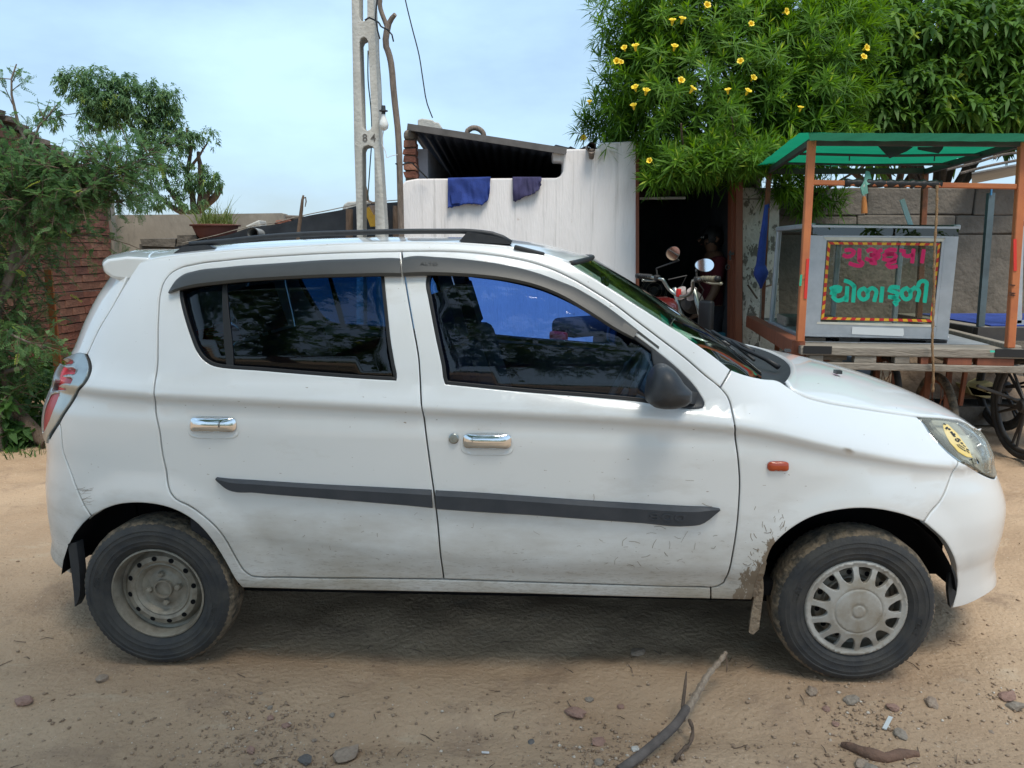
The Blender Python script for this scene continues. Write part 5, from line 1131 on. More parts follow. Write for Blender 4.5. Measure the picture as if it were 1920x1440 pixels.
for ri,(za,zb2) in enumerate(rows_):
    s=x0
    while s<x1-.05:
        l_={0:.75,1:.42}[ri]*rr.uniform(.85,1.15); e=min(s+l_,x1); b=MB(); b.box(((s+e)/2,YB+.10+rr.uniform(-.008,.008),(za+zb2)/2),(e-s-.006,.22,zb2-za-.007),jit=.006); o=b.build('concrete_block',M_conc,bwall); md=o.modifiers.new('r','BEVEL'); md.width=.012; md.segments=2; s=e
pier=empty('wall_pier',(atY(1425,600,YH+.1).x,YH+.1,0)); tag(pier,'square wall pier with flaking white paint beside the brown door frame','pier')
prism('lower_pier',[(1392,1100),(1393,374),(1461,374),(1458,1100)],YH+.1,.45,M_peel,pier); prism('upper_block',[(1392,372),(1393,352),(1461,352),(1461,372)],YH+.09,.45,M_peel,pier)
b=MB(); b.tube([atY(1402,534,YH+.05),atY(1420,560,YH-.02)],.008,6); b.tube([atY(1425,540,YH+.0),atY(1448,534,YH+.08)],.008,6); o=b.build('twig',M_bark,None); tag(o,'bare twigs wedged against the peeling pier','twig')
# step, heap and litter along the wall
kb=empty('concrete_step',(3.6,6.2,0)); tag(kb,'low concrete step along the foot of the boundary wall','step'); kx0=atY(1560,780,6.2).x;kx1=8.0
b=MB(); b.box(((kx0+kx1)/2,6.50,.075),(kx1-kx0,.62,.15),jit=.01); b.build('lower_tread',M_conc,kb)
for i in range(7): 
    a=kx0+i*.82; b=MB(); b.box((a+.40,6.58,.19),(.79,.34,.06),jit=.012); b.build('paving_slab',M_pole,kb)
def mound(name,c,rx,ry,h,m,label,cat,seed=3,n=40):
    V=[];k=14
    for i in range(k+1):
        r=i/k
        for j in range(n):
            a=2*math.pi*j/n; x=c[0]+rx*r*math.cos(a); y=c[1]+ry*r*math.sin(a); z=c[2]+h*(math.cos(r*math.pi)+1)/2*(1+.5*mnoise.noise(Vector((x*3,y*3,seed))))+.05*mnoise.noise(Vector((x*9,y*9,seed)))*(1-r); V.append((x,y,z))
    o=mesh(name,V,[(i*n+j,(i+1)*n+j,(i+1)*n+(j+1)%n,i*n+(j+1)%n) for i in range(k) for j in range(n)],m,None,True); tag(o,label,cat); return o
mound('rubble_heap',(atY(1790,730,6.6).x,6.52,.2),1.0,.25,.42,mat('rubble_earth',(.24,.175,.12),(.15,.105,.075),rough=.98,scale=7,bump=.9,bscale=25),'heap of earth and rubble on the step behind the cart wheels','rubble')
def sack(name,px,Y,depth,m,label,cat):
    o=prism(name,px,Y,depth,m); s=o.modifiers.new('s','BEVEL'); s.width=.03; s.segments=3; tag(o,label,cat); return o
sack('yellow_sack',[(1813,724),(1816,722),(1825,738),(1838,722),(1856,715),(1874,724),(1872,744),(1850,747),(1828,742),(1822,741)],6.2,.2,mat('yellow_weave',(.52,.44,.20),(.42,.36,.18),rough=.8,scale=9,bump=.3),'torn yellow woven sack slumped on the rubble','sack')
sack('white_sack',[(1842,694),(1850,684),(1868,685),(1884,690),(1884,698),(1865,697),(1850,701)],6.35,.15,mat('white_plastic_sheet',(.62,.63,.62),(.4,.4,.42),rough=.6,scale=12,lo=.5,hi=.56),'crumpled white plastic sack on top of the rubble','sack')
slab('blue_drum',[(1606,716),(1607,672),(1644,672),(1643,716)],6.25,.3,mat('faded_blue_plastic',(.12,.18,.26),(.09,.13,.2),rough=.7,scale=7),'faded blue plastic tub under the cart','tub',.02)
# sheet roof on the wall at the right
b=MB(); p=[atY(x,y,Y) for x,y,Y in((1822,326,6.4),(1960,300,6.4),(1960,318,8.2),(1822,345,8.2))]; b.add(p+[q+Vector((0,0,.012)) for q in p],[(3,2,1,0),(4,5,6,7),(0,1,5,4),(1,2,6,5),(2,3,7,6),(3,0,4,7)]); o=b.build('tin_sheet',mat('grey_tin',(.3,.3,.29),(.2,.2,.19),rough=.5,metal=.4)); tag(o,'sloping tin sheet sticking out above the boundary wall','tin sheet')
b=MB(); 
for q in([(1775,318),(1830,305),(1880,290),(1920,285)],[(1800,325),(1850,312),(1910,300)],[(1865,298),(1880,275),(1900,262)]): b.tube(crom([tuple(atY(x,y,6.9)) for x,y in q],.08),.012,6)
o=b.build('dry_sticks',M_gbark); tag(o,'bundle of bare grey sticks over the tin sheet','sticks')
# ================================================================= food cart
CA=Vector(atY(1500,650,4.42)); CR_=math.radians(8); cex=Vector((math.cos(CR_),-math.sin(CR_),0)); cey=Vector((math.sin(CR_),math.cos(CR_),0)); CZ=CA.z
def cpt(x,y,z): return CA+cex*x+cey*y+Vector((0,0,z-CZ))
def onp(px,py,off):
    r=Vector(ray(px,py)); o=CA+cey*off; t=(o-Vector(CAM)).dot(cey)/r.dot(cey); return Vector(CAM)+r*t
cart=empty('food_cart',(CA.x+.6,CA.y+.9,0)); tag(cart,'wooden food cart with glass showcase under a green net canopy','food cart')
b=MB(); RC_=Matrix.Rotation(-CR_,3,'Z')
def cbox(name,x0,x1,y0,y1,z0,z1,m,parent=cart,bev=0,jit=0):
    b=MB(); b.box(cpt((x0+x1)/2,(y0+y1)/2,(z0+z1)/2),(x1-x0,y1-y0,z1-z0),RC_,0,jit); o=b.build(name,m,parent)
    if bev: md=o.modifiers.new('r','BEVEL'); md.width=bev; md.segments=2
    return o
CWd,CLn=1.21,1.75
for i in range(7): cbox('deck_board',.04,CWd-.03,.05+i*.243,.05+i*.243+.236,CZ-.035,CZ-.008,M_wood,jit=.003)
sc_=.045
cbox('front_beam',.0,CWd,-.02,.045,CZ-.045,CZ+.004,M_wood,bev=.006,jit=.002)
cbox('lower_beam',.03,CWd+.07,-.03,.05,CZ-.125,CZ-.088,M_wood,bev=.005,jit=.002)
for i,(x0,x1) in enumerate(((.05,.13),(.30,.42),(.52,.60),(.66,.70),(.80,.93),(.96,1.15))): cbox('spacer_block',x0,x1,-.012,.05,CZ-.088,CZ-.047,M_brown if i>2 else M_wood,bev=.003,jit=.002)
cbox('left_beam',-.035,.04,.045,CLn,CZ-.06,CZ+.03,M_brown,bev=.006); cbox('right_beam',CWd-.05,CWd+.0,.05,CLn,CZ-.045,CZ+.02,M_wood,bev=.006); cbox('rear_beam',.0,CWd,CLn,CLn+.06,CZ-.05,CZ+.01,M_wood,bev=.006)
cbox('rubber_pad',.015,.17,-.028,-.020,CZ-.036,CZ+.008,M_rub); cbox('rubber_pad',CWd-.17,CWd+.01,-.028,-.020,CZ-.036,CZ+.008,M_rub)
b=MB(); b.add([onp(1856,657,-.031),onp(1865,657,-.031),onp(1866,660.5,-.031),onp(1857,661,-.031)],[(0,1,2,3)]); b.build('paint_dab',mat('mint_paint',(.05,.5,.36),rough=.6),cart)
def cbeam(name,a,b_,w,h,m,up=(0,0,1),parent=cart):
    q=MB(); q.beam(a,b_,w,h,up); o=q.build(name,m,parent); md=o.modifiers.new('r','BEVEL'); md.width=.004; md.segments=1; return o
pnl=cbeam('corner_post',onp(1500,640,.0),onp(1522,264,.0),.042,.042,M_orange,cey); pnr=cbeam('corner_post',onp(1893,652,.0),onp(1919,266,.0),.042,.042,M_orange,cey)
pfl=cbeam('corner_post',onp(1428,600,1.6),onp(1442,320,1.6),.034,.034,M_rust,cey); pfr=cbeam('corner_post',onp(1722,610,1.6),onp(1735,322,1.6),.040,.040,M_rust,cey)
for c_,u,d in((pnl,(1504,560,1510,485),-.024),(pnr,(1903.5,508,1901,448),-.024)):
    q=MB(); a=onp(u[0]+(6 if c_ is pnl else 0),u[1],d); e=onp(u[2]+(5 if c_ is pnl else 2),u[3],d); q.beam(a,e,.016,.003,cey); q.build('red_paint_stripe',mat('red_paint',(.62,.03,.02),rough=.5),c_)
q=MB(); q.beam(onp(1500.5,536,-.024),onp(1502.5,515,-.024),.012,.003,cey); q.build('green_paint_dab',mat('green_paint',(.02,.38,.22),rough=.5),pnl)
for y in(534,549,553): q=MB(); q.beam(onp(1893,y,-.024),onp(1903,y+1,-.024),.008,.004); q.build('black_mark',M_rub,pnr)
TZ=onp(1522,262,0).z
cbeam('canopy_bar',onp(1520,266,0),onp(1921,268,0),.03,.04,M_iron); cbeam('canopy_bar',onp(1522,266,0),onp(1441,321,1.6),.03,.04,M_iron); cbeam('canopy_bar',onp(1917,268,0),onp(1735,322,1.6),.03,.04,M_iron); cbeam('canopy_bar',onp(1439,321,1.6),onp(1737,321,1.6),.03,.04,M_iron)
for f in(.33,.66):
    a=onp(1522,266,0).lerp(onp(1441,321,1.6),f); e=onp(1917,268,0).lerp(onp(1735,322,1.6),f); q=MB(); q.tube([a,a.lerp(e,.5)+Vector((0,0,-.01)),e],.008,6); q.build('canopy_rod',M_iron,cart)
    for g in(.3,.75): w_=a.lerp(e,g); q=MB(); q.tube([w_,w_-Vector((0,0,.04))],.004,5); q.build('wire_hook',M_iron,cart)
# shade net: sags between the bars, droops over the edges
V=[];nu,nv=40,28; a00=onp(1515,262,-.08);a10=onp(1960,264,-.08);a01=onp(1428,318,1.68);a11=onp(1745,320,1.68)
for j in range(nv+1):
    for i in range(nu+1):
        s,t=i/nu,j/nv; p=(a00*(1-s)+a10*s)*(1-t)+(a01*(1-s)+a11*s)*t; p=p+Vector((0,0,.035-.03*math.sin(math.pi*s)*math.sin(3*math.pi*t)**2+.006*mnoise.noise(Vector((s*9,t*9,0)))))
        if s<.06: p=p+Vector((-.05*(1-s/.06)-.02*(1-s/.06)*t,0,-.035*(1-s/.06)*(t)))
        V.append(p)
net=mesh('shade_net',V,[(j*(nu+1)+i,j*(nu+1)+i+1,(j+1)*(nu+1)+i+1,(j+1)*(nu+1)+i) for j in range(nv) for i in range(nu)],M_net,cart,True)
V=[]
for r in range(3):
    for i in range(nu+1):
        s=i/nu; p=a00*(1-s)+a10*s; V.append(p+Vector((0,-.012*r,.036-.022*r+.0012*math.sin(i*1.3)+.002*mnoise.noise(Vector((i*.37,r,3))))))
mesh('net_hem',V,[(r*(nu+1)+i,r*(nu+1)+i+1,(r+1)*(nu+1)+i+1,(r+1)*(nu+1)+i) for r in range(2) for i in range(nu)],M_net,cart,True)
for px in([(1643,270),(1672,270),(1716,262),(1713,275),(1700,284),(1668,297)],[(1722,274),(1727,262),(1772,262),(1768,279),(1760,288),(1722,281)]):
    V=[onp(x,y,.25) for x,y in px]; k=len(V); o=mesh('plastic_patch',V+[p+Vector((0,.01,.004)) for p in V],[tuple(range(k)),tuple(range(k,2*k))[::-1]]+[(i,k+i,k+(i+1)%k,(i+1)%k) for i in range(k)],M_tarp,cart)
cbeam('cross_bar',onp(1515,342,.0),onp(1905,350,.0),.03,.028,M_orange)
q=MB(); P=[]; n=34
for i in range(n): t=i/(n-1); P.append(onp(1583+t*(1765-1583),342.5+t*3.2,.0))
q.tube(P,[.021+.004*math.sin(i*1.7)+.002*math.sin(i*3.1) for i in range(n)],10); q.build('rubber_wrapping',M_rub,cart,True)
# showcase
sc=empty('glass_showcase',cpt(.55,.6,CZ)); tag(sc,'aluminium framed glass showcase with red and green Gujarati lettering','showcase')
OF=.30; DP=.85
def bandq(name,px,off,m,th=.014,parent=sc):
    A_=[onp(x,y,off) for x,y in px]; k=len(A_); B_=[p+cey*th for p in A_]; return mesh(name,A_+B_,[tuple(range(k))[::-1],tuple(range(k,2*k))]+[(i,(i+1)%k,k+(i+1)%k,k+i) for i in range(k)],m,parent)
bandq('top_rail',[(1524,422),(1800,425),(1799.5,429),(1523.5,426)],OF,M_alu)
bandq('top_glass_strip',[(1525,426),(1798,428.5),(1796.5,443.5),(1523.5,441)],OF+.002,glass('dark_strip_glass',(.12,.16,.14),refl=2.5),.006)
bandq('stile',[(1520,441),(1544,442),(1531,631),(1505,630)],OF,M_alu,.03); bandq('stile',[(1773,443),(1797.5,443.5),(1777,637),(1754,635.5)],OF,M_alu,.03)
bandq('rail',[(1544,441.5),(1773,443),(1772.5,446),(1544,444.5)],OF+.001,M_alu,.03); bandq('rail',[(1532.5,607),(1756,613),(1754,635.5),(1531,631)],OF+.001,M_alu,.03)
bandq('cream_bead',[(1545,444.5),(1772.5,447),(1768,453),(1550,450.5)],OF-.002,M_cream,.02); bandq('cream_bead',[(1533,603.5),(1749,609),(1754,613.5),(1531,607.5)],OF-.002,M_cream,.02)
bandq('inner_stile',[(1544,444.5),(1550,450.5),(1538,604),(1532.5,607)],OF+.001,M_alu,.03); bandq('inner_stile',[(1766.5,453),(1772.5,446),(1756,613),(1750,609)],OF+.001,M_alu,.03)
bandq('white_label',[(1598,613),(1694,616),(1695,627),(1693,630.5),(1597,626.5)],OF-.003,mat('white_tape',(.72,.74,.74),rough=.6),.003)
pane=bandq('front_pane',[(1550,450.5),(1766.5,453),(1750,609),(1538,604)],OF+.012,M_glassp,.004)
def lp(Qd,f): return np.array([tuple(onp(q[0],q[1],OF+.010-float(g))) for q,g in zip(Qd,np.broadcast_to(f,len(Qd)))])
M_mag=mat('magenta_paint',(.72,.008,.13),rough=.55); M_teal=mat('teal_paint',(.0,.52,.34),rough=.55); M_sred=mat('sign_red',(.58,.025,.02),rough=.55); M_syel=mat('sign_yellow',(.80,.44,.03),rough=.55)
S1=[[(490,290),(520,305),(590,287),(612,252),(575,232),(512,235)],[(670,225),(665,352)],[(665,352),(706,378),(690,405),(625,405),(558,383)],
 [(760,245),(800,225),(848,240),(842,272),(795,288)],[(795,288),(850,300),(850,335),(790,345),(742,330)],[(790,345),(805,376),(855,380)],[(850,333),(885,310),(878,252),(918,232)],
 [(1078,235),(1022,227),(968,247),(985,275),(1050,277),(1082,302),(1060,335),(1000,347),(935,332)],[(937,297),(962,285),(1045,277)],[(1060,338),(1072,360),(1012,377),(977,402),(1010,424),(1088,416)],
 [(1128,238),(1172,243),(1165,285),(1200,302),(1265,288)],[(1278,228),(1262,372)],[(1393,235),(1372,372)]]
S2=[[(345,668),(402,648),(458,655),(442,693),(374,690)],[(374,690),(352,722),(402,727)],[(392,727),(372,762),(410,798),(480,790),(522,758)],[(532,650),(522,806)],[(612,640),(598,812)],[(505,578),(562,598),(612,642)],
 [(762,702),(720,664),(672,690),(670,760),(712,790),(760,765),(764,700),(812,660),(850,682),(836,806)],[(927,655),(912,812)],
 [(1112,655),(1022,655),(1002,690),(1060,702),(1102,722),(1082,758),(1000,760)],[(1042,760),(1112,800),(1060,820),(1088,850)],
 [(1242,702),(1200,660),(1150,690),(1150,750),(1192,788),(1240,765),(1244,700),(1290,655),(1332,682),(1317,806)],[(1330,640),(1342,600),(1382,580),(1425,600),(1422,645),(1402,816)]]
cv=lambda S:[[(1500+x/6,430+y/6) for x,y in s] for s in S]
ribbon(cv(S1),7.6,lp,'gujarati_lettering',M_mag,pane,.001); ribbon(cv(S2),7.8,lp,'gujarati_lettering',M_teal,pane,.001)
for col,name in((0,'red_border'),(1,'yellow_border')):
    q=MB(); C4=[(1552.5,453.5),(1763.5,456),(1748,604),(1539.5,599)]
    I4=[(1557,458.3),(1758.5,460.6),(1744,599),(1545.3,594.3)]
    for e in range(4):
        n=(23,17,23,17)[e]
        for i in range(n):
            if (i+e)%2!=col: continue
            f0,f1=i/n,(i+1)/n; L2=lambda A_,f:tuple(np.array(A_[e])*(1-f)+np.array(A_[(e+1)%4])*f)
            q.add([tuple(v) for v in lp([L2(C4,f0),L2(C4,f1),L2(I4,f1),L2(I4,f0)],.0012)],[(0,1,2,3)])
    tag(q.build(name,M_sred if col==0 else M_syel,pane),kind='stuff')
ftl,ftr,fbl,fbr=onp(1524,423,OF),onp(1799,426,OF),onp(1505,630,OF),onp(1777,637,OF)
bk=cey*DP+cex*(-.03)
def sbeam(name,a,b_,w=.028,h=.028,m=M_alu): return cbeam(name,a,b_,w,h,m,cex,sc)
for a in(ftl,fbl): sbeam('side_rail',a+cey*.03,a+bk,.03,.05)
for a in(ftr,fbr): sbeam('side_rail',a+cey*.03,a+bk,.03,.04)
sbeam('back_post',fbl+bk,ftl+bk,.04,.03); sbeam('back_post',fbr+bk,ftr+bk,.04,.03); sbeam('back_rail',ftl+bk,ftr+bk); sbeam('back_rail',fbl+bk,fbr+bk,.03,.05); sbeam('middle_post',(fbl+fbr)/2+bk,(ftl+ftr)/2+bk,.04,.03)
for nm,a,b_,c_,d_ in(('side_pane',fbl,ftl,ftl+bk,fbl+bk),('side_pane',fbr,ftr,ftr+bk,fbr+bk)): q=MB(); q.add([a,b_,c_,d_],[(0,1,2,3)]); q.build(nm,M_glassp,sc)
q=MB(); q.add([ftl,ftr,ftr+bk,ftl+bk],[(0,1,2,3)]); q.add([ftl+Vector((0,0,.012)),ftr+Vector((0,0,.012)),ftr+bk+Vector((0,0,.012)),ftl+bk+Vector((0,0,.012))],[(0,1,2,3)]); q.build('top_pane',M_glassp,sc)
q=MB(); q.add([fbl+Vector((0,0,.02)),fbr+Vector((0,0,.02)),fbr+bk+Vector((0,0,.02)),fbl+bk+Vector((0,0,.02))],[(0,1,2,3)]); q.add([fbl-Vector((0,0,.006)),fbr-Vector((0,0,.006)),fbr+bk-Vector((0,0,.006)),fbl+bk-Vector((0,0,.006))],[(0,1,2,3)]); q.build('floor_tray',M_alu,sc)
for x in(.10,.30,.80): cbox('support_block',x,x+.12,OF+.02,OF+.5,CZ-.008,fbl.z-.012,M_iron if x!=.1 else M_conc)
cbox('deck_sheet',.05,CWd-.06,.30,CLn-.03,CZ-.0075,CZ-.004,M_alu)
q=MB(); q.box(cpt(.22,OF+.55,fbl.z+.05),(.33,.3,.06),RC_); o=q.build('wooden_tray',M_wood); tag(o,'flat wooden tray inside the glass showcase','tray')
# spoked wheels
def ring(c,ax1,ax2,R_,r,n=40,k=8):
    q=MB(); P=[c+ax1*(R_*math.cos(2*math.pi*i/n))+ax2*(R_*math.sin(2*math.pi*i/n)) for i in range(n+1)]; q.tube(P,r,k,cap=False); return q
def spoked(root,c,R_,tr,nsp,sr,m_t,m_s,hub=.03,dirv=cey,side=cex,thick=False):
    up=Vector((0,0,1)); t=ring(c,dirv,up,R_-tr,tr).build('wheel',m_t,root,True); ring(c,dirv,up,R_-tr*2.1,tr*.62).build('rim',m_s,t,True)
    q=MB(); q.tube([c-side*.05,c-side*.03,c+side*.03,c+side*.05],[hub*.7,hub,hub,hub*.7],12); q.build('hub',m_s,t,True,40)
    for i in range(nsp):
        a=2*math.pi*i/nsp; s_=1 if i%2 else -1; tan=-dirv*math.sin(a)+up*math.cos(a); rd_=dirv*math.cos(a)+up*math.sin(a)
        q=MB()
        if thick: 
            q.tube([c+rd_*hub*.8+tan*.012*s_,c+rd_*(R_-tr*2.4)+tan*.055*s_],[sr*1.2,sr*.8],6)
        else: q.tube([c+tan*hub*.9*s_+side*.028*s_,c+rd_*(R_-tr*2.2)],sr,4)
        q.build('spoke',m_s,t)
    return t
for x,y in((.93,.42),(.93,1.36),(.20,.42),(.20,1.36)):
    c=cpt(x,y,.335); spoked(cart,c,.335,.024,18,.0025,M_mudtyre if y<1 else M_tyre,M_rust)
    for s_ in(-1,1): 
        q=MB(); q.beam(c+cex*.06*s_,cpt(x+.06*s_,y,CZ-.06),.035,.012); q.build('wheel_fork',M_rust,cart)
for y in(.42,1.36): q=MB(); q.tube([cpt(.1,y,.335),cpt(1.05,y,.335)],.014,8); q.build('axle',M_iron,cart)
q=MB(); q.beam(onp(1813,676,.35),onp(1800,760,.35),.03,.02); q.build('leg_stay',M_rust,cart)
for x in(.2,.93): cbox('bearer',x-.09,x+.09,.1,CLn-.1,CZ-.088,CZ-.045,M_wood)
# hanging things
q=MB(); P=[onp(1757,347,-.02),onp(1756,400,-.025),onp(1752,470,-.03),onp(1751,560,-.03),onp(1748,650,-.05),onp(1750,700,-.05),onp(1749,735,-.045)]; q.tube(crom([tuple(p) for p in P],.02),[.007+.002*math.sin(i*1.9) for i in range(len(crom([tuple(p) for p in P],.02)))],7); o=q.build('hanging_rope',mat('brown_rope',(.30,.19,.10),(.20,.12,.06),rough=.95,scale=60,bump=.5),None,True); tag(o,'long brown rope hanging from the cart cross bar over the showcase','rope')
br=empty('hanging_brush',onp(1621,345,.0)); tag(br,'small orange bristled brush hanging from the wrapped bar','brush'); p0=onp(1620,346,-.02)
q=MB(); q.tube([p0,onp(1620,368,-.02)],.006,6); q.build('cord',mat('white_cord',(.5,.5,.45),rough=.8),br); q=MB(); q.tube([onp(1620,368,-.02),onp(1620.5,380,-.02),onp(1620.5,400,-.02)],[.008,.014,.017],10); q.build('bristles',mat('orange_bristle',(.42,.17,.04),(.28,.1,.03),rough=.9,scale=60,stretch=(3,3,.4)),br,True,50)
q=MB(); p=[onp(1625,320,.02),onp(1631,322,.02),onp(1636,343,-.02),onp(1626,347,-.03),onp(1628,362,-.03),onp(1618,366,-.03),onp(1614,352,-.03),onp(1621,338,-.02)]; k=8; q.add(p+[v+Vector((0,.012,0)) for v in p],[tuple(range(k)),tuple(range(k,2*k))[::-1]]+[(i,k+i,k+(i+1)%k,(i+1)%k) for i in range(k)]); o=q.build('tied_rag',mat('pale_green_rag',(.16,.36,.29),(.10,.25,.2),rough=.9,scale=20)); tag(o,'pale green rag knotted round the cart cross bar','rag')
um=empty('folded_umbrella',onp(1428,500,1.5)); tag(um,'folded blue umbrella hanging upside down on the rear cart post','umbrella')
UO=1.50; pts=[(1437,384,.012),(1436.5,392,.016),(1434,420,.022),(1430,455,.028),(1427,486,.032),(1426,496,.034),(1426,503,.046),(1427,512,.056),(1427,520,.046),(1427,531,.022),(1427,541,.006)]
q=MB(); q.tube([onp(x,y,UO) for x,y,r in pts],[r for *_,r in pts],11); o=q.build('canopy_cloth',M_blue,um,True,70)
q=MB(); q.tube([onp(1427,540,UO),onp(1426,575,UO),onp(1424,640,UO)],.006,6); q.build('shaft',M_wood,um)
q=MB(); q.tube([onp(1437,386,UO),onp(1441,383,UO+.05),onp(1442,390,UO+.09)],.006,6); q.build('loop',M_blue,um)
q=MB(); q.beam(onp(1691,374,.95),onp(1708,424,.95),.03,.012,cey); o=q.build('plastic_strip',mat('pale_blue_strip',(.42,.55,.58),rough=.5)); tag(o,'pale blue plastic strip leaning behind the glass showcase','strip')
# ================================================================= second cart
Y2=5.05; c2=empty('second_cart',(atY(1900,700,Y2).x,Y2,0)); tag(c2,'second cart with blue cloth top and black spoked wheel at right edge','food cart')
a=atY(1832,628,Y2); zc2=atY(1870,614,Y2).z
q=MB(); q.box((a.x+.65,Y2+.02,zc2-.045),(1.3,.05,.085)); q.build('front_beam',M_iron,c2); q=MB(); q.box((a.x+.02,Y2+.6,zc2-.045),(.05,1.1,.085)); q.build('side_beam',M_iron,c2); q=MB(); q.box((a.x+.65,Y2+.6,zc2-.012),(1.25,1.1,.02)); q.build('deck',M_wood,c2)
q=MB(); q.box((a.x+.68,Y2+.55,zc2+.004),(1.1,.95,.008)); q.build('blue_deck_cloth',M_blue,c2)
q=MB(); q.beam(atY(1838,612,Y2+.05),atY(1858,362,Y2+.05),.04,.03,(0,1,0)); q.build('steel_post',mat('blue_grey_steel',(.10,.14,.16),(.06,.08,.09),rough=.5,metal=.3,scale=6),c2)
q=MB(); q.tube([atY(1858,366,Y2+.03),atY(1860,345,Y2+.03)],.006,6); q.build('wire_tie',mat('blue_wire',(.05,.2,.4),rough=.6),c2)
cs=empty('small_showcase',(atY(1935,600,Y2+.2).x,Y2+.2,zc2)); tag(cs,'edge of another glass showcase with red checks at right edge','showcase')
q=MB(); q.beam(atY(1908,606,Y2+.12),atY(1913,415,Y2+.12),.035,.03,(0,1,0)); q.build('frame_post',M_alu,cs); q=MB(); q.beam(atY(1904,607,Y2+.12),atY(2040,612,Y2+.12),.03,.05); q.build('frame_rail',M_alu,cs); q=MB(); q.beam(atY(1912,418,Y2+.12),atY(2040,420,Y2+.12),.03,.04); q.build('frame_rail',M_alu,cs)
q=MB(); q.add([atY(1912,420,Y2+.13),atY(2040,420,Y2+.13),atY(2040,606,Y2+.13),atY(1908,606,Y2+.13)],[(0,1,2,3)]); q.build('pane',M_glassp,cs)
for i in range(11): q=MB(); q.beam(atY(1917-i*.3,440+i*14.5,Y2+.118),atY(1917-i*.3,452+i*14.5,Y2+.118),.014,.004,(0,1,0)); q.build('border_check',M_sred if i%2 else M_syel,cs)
wc=atY(1925,762,5.12); wdv=Vector((0,1,0)); wsd=Vector((1,0,0)); spoked(c2,Vector((wc.x,5.12,.375)),.375,.028,12,.011,M_tyre,M_iron,.05,wdv,wsd,True)
q=MB(); q.beam(Vector((wc.x+.07,5.12,.345)),Vector((wc.x+.07,5.2,zc2-.08)),.05,.02); q.build('wheel_fork',M_iron,c2); spoked(c2,Vector((wc.x+.4,6.0,.345)),.345,.028,12,.011,M_tyre,M_iron,.05,wdv,wsd,True)
q=MB(); q.tube([Vector((wc.x-.3,5.2,.5)),Vector((wc.x+.1,5.3,.36)),Vector((wc.x+.5,5.5,.345))],.012,7); q.build('brake_rod',M_iron,c2)
# ================================================================= motorcycle in front of the doorway
ap=MB(); ap.box((.35,5.55,.06),(2.6,1.6,.16)); o=ap.build('concrete_apron',M_conc); tag(o,'raised concrete apron in front of the hut doorway','step')
MZ=.14; mh=Vector((.8,.6,0)); mr=Vector((.6,-.8,0)); gE=atY(1343,523,5.3); mc=gE-mr*.36
bike=empty('motorcycle',(mc.x,mc.y,MZ)); tag(bike,'dark motorcycle with twine wrapped grip and round chrome mirrors by the doorway','motorcycle')
def bp(f,r,z): return Vector((mc.x,mc.y,0))+mh*f+mr*r+Vector((0,0,z))
gz_=gE.z
q=MB(); q.tube(crom([tuple(p) for p in(bp(.0,.34,gz_),bp(.0,.20,gz_-.01),bp(.02,.14,gz_-.02),bp(.06,.10,gz_-.10),bp(.07,.05,gz_-.13),bp(.07,-.05,gz_-.13),bp(.06,-.10,gz_-.10),bp(.02,-.14,gz_-.02),bp(0,-.20,gz_-.01),bp(0,-.34,gz_))],.015),.0125,8); hb=q.build('handlebar',M_chrome2,bike,True)
for s in(1,-1):
    P=[bp(-.0,s*(.36-.13*t),gz_-.004*t) for t in np.linspace(0,1,27)]; q=MB(); q.tube(P,[.019+.004*math.sin(i*1.45) for i in range(27)],10); q.build('grip',mat('twine_grip',(.26,.23,.16),(.06,.055,.045),rough=.9,scale=9) if s>0 else M_rub,hb,True)
    q=MB(); q.tube([bp(-.0,s*.385,gz_),bp(0,s*.35,gz_)],.021,10); q.build('grip_end',M_rub,hb,True)
    q=MB(); q.tube(crom([tuple(p) for p in(bp(.05,s*.19,gz_-.015),bp(.06,s*.26,gz_-.035),bp(.05,s*.36,gz_-.035))],.02),.0075,6); q.tube([bp(.05,s*.355,gz_-.035),bp(.048,s*.37,gz_-.033)],.012,8); q.build('lever',mat('lever_alloy',(.38,.35,.27),rough=.45,metal=.5) if s>0 else M_chrome2,hb,True)
    q=MB(); q.box(bp(.01,s*.19,gz_-.01),(.05,.05,.045)); o=q.build('switch_block',M_rub,hb); md=o.modifiers.new('r','BEVEL'); md.width=.012; md.segments=2
ms_=[((1321,497),5.22,.068,.045),((1262,475),5.62,.052,.052)]
for (px,Yq,rx,rz_),s in zip(ms_,(1,-1)):
    c=atY(px[0],px[1],Yq); st=bp(.01,s*.185,gz_); q=MB(); q.tube(crom([tuple(p) for p in(st,st+Vector((-.01,0,.06)),c+Vector((-.05*s,.02,-.05)),c+Vector((-.02,.025,0)))],.02),.006,6); ar=q.build('mirror_stem',M_iron,hb,True)
    q=MB(); n=26; nrm_=Vector((.10,-.95,.12 if s>0 else -.22)).normalized(); ax=Vector((1,.1,0)); ax=(ax-nrm_*ax.dot(nrm_)).normalized(); az=nrm_.cross(ax)
    rot=-.12
    def lp_(rr,d): return [c+nrm_*d+(ax*math.cos(t+rot)*rx+az*math.sin(t+rot)*rz_*(1+.12*math.cos(t)))*rr for t in np.linspace(0,2*math.pi,n+1)[:-1]]
    V=lp_(1,0)+lp_(1,-.006)+lp_(.85,-.022)+lp_(.4,-.034); F_=[(k*n+i,k*n+(i+1)%n,(k+1)*n+(i+1)%n,(k+1)*n+i) for k in range(3) for i in range(n)]+[tuple(range(3*n,4*n))]; q.add(V,F_); q.build('mirror_shell',M_plast,ar,True,50)
    q=MB(); q.add(lp_(.96,.001),[tuple(range(n))]); q.build('mirror_glass',M_chrome,ar)
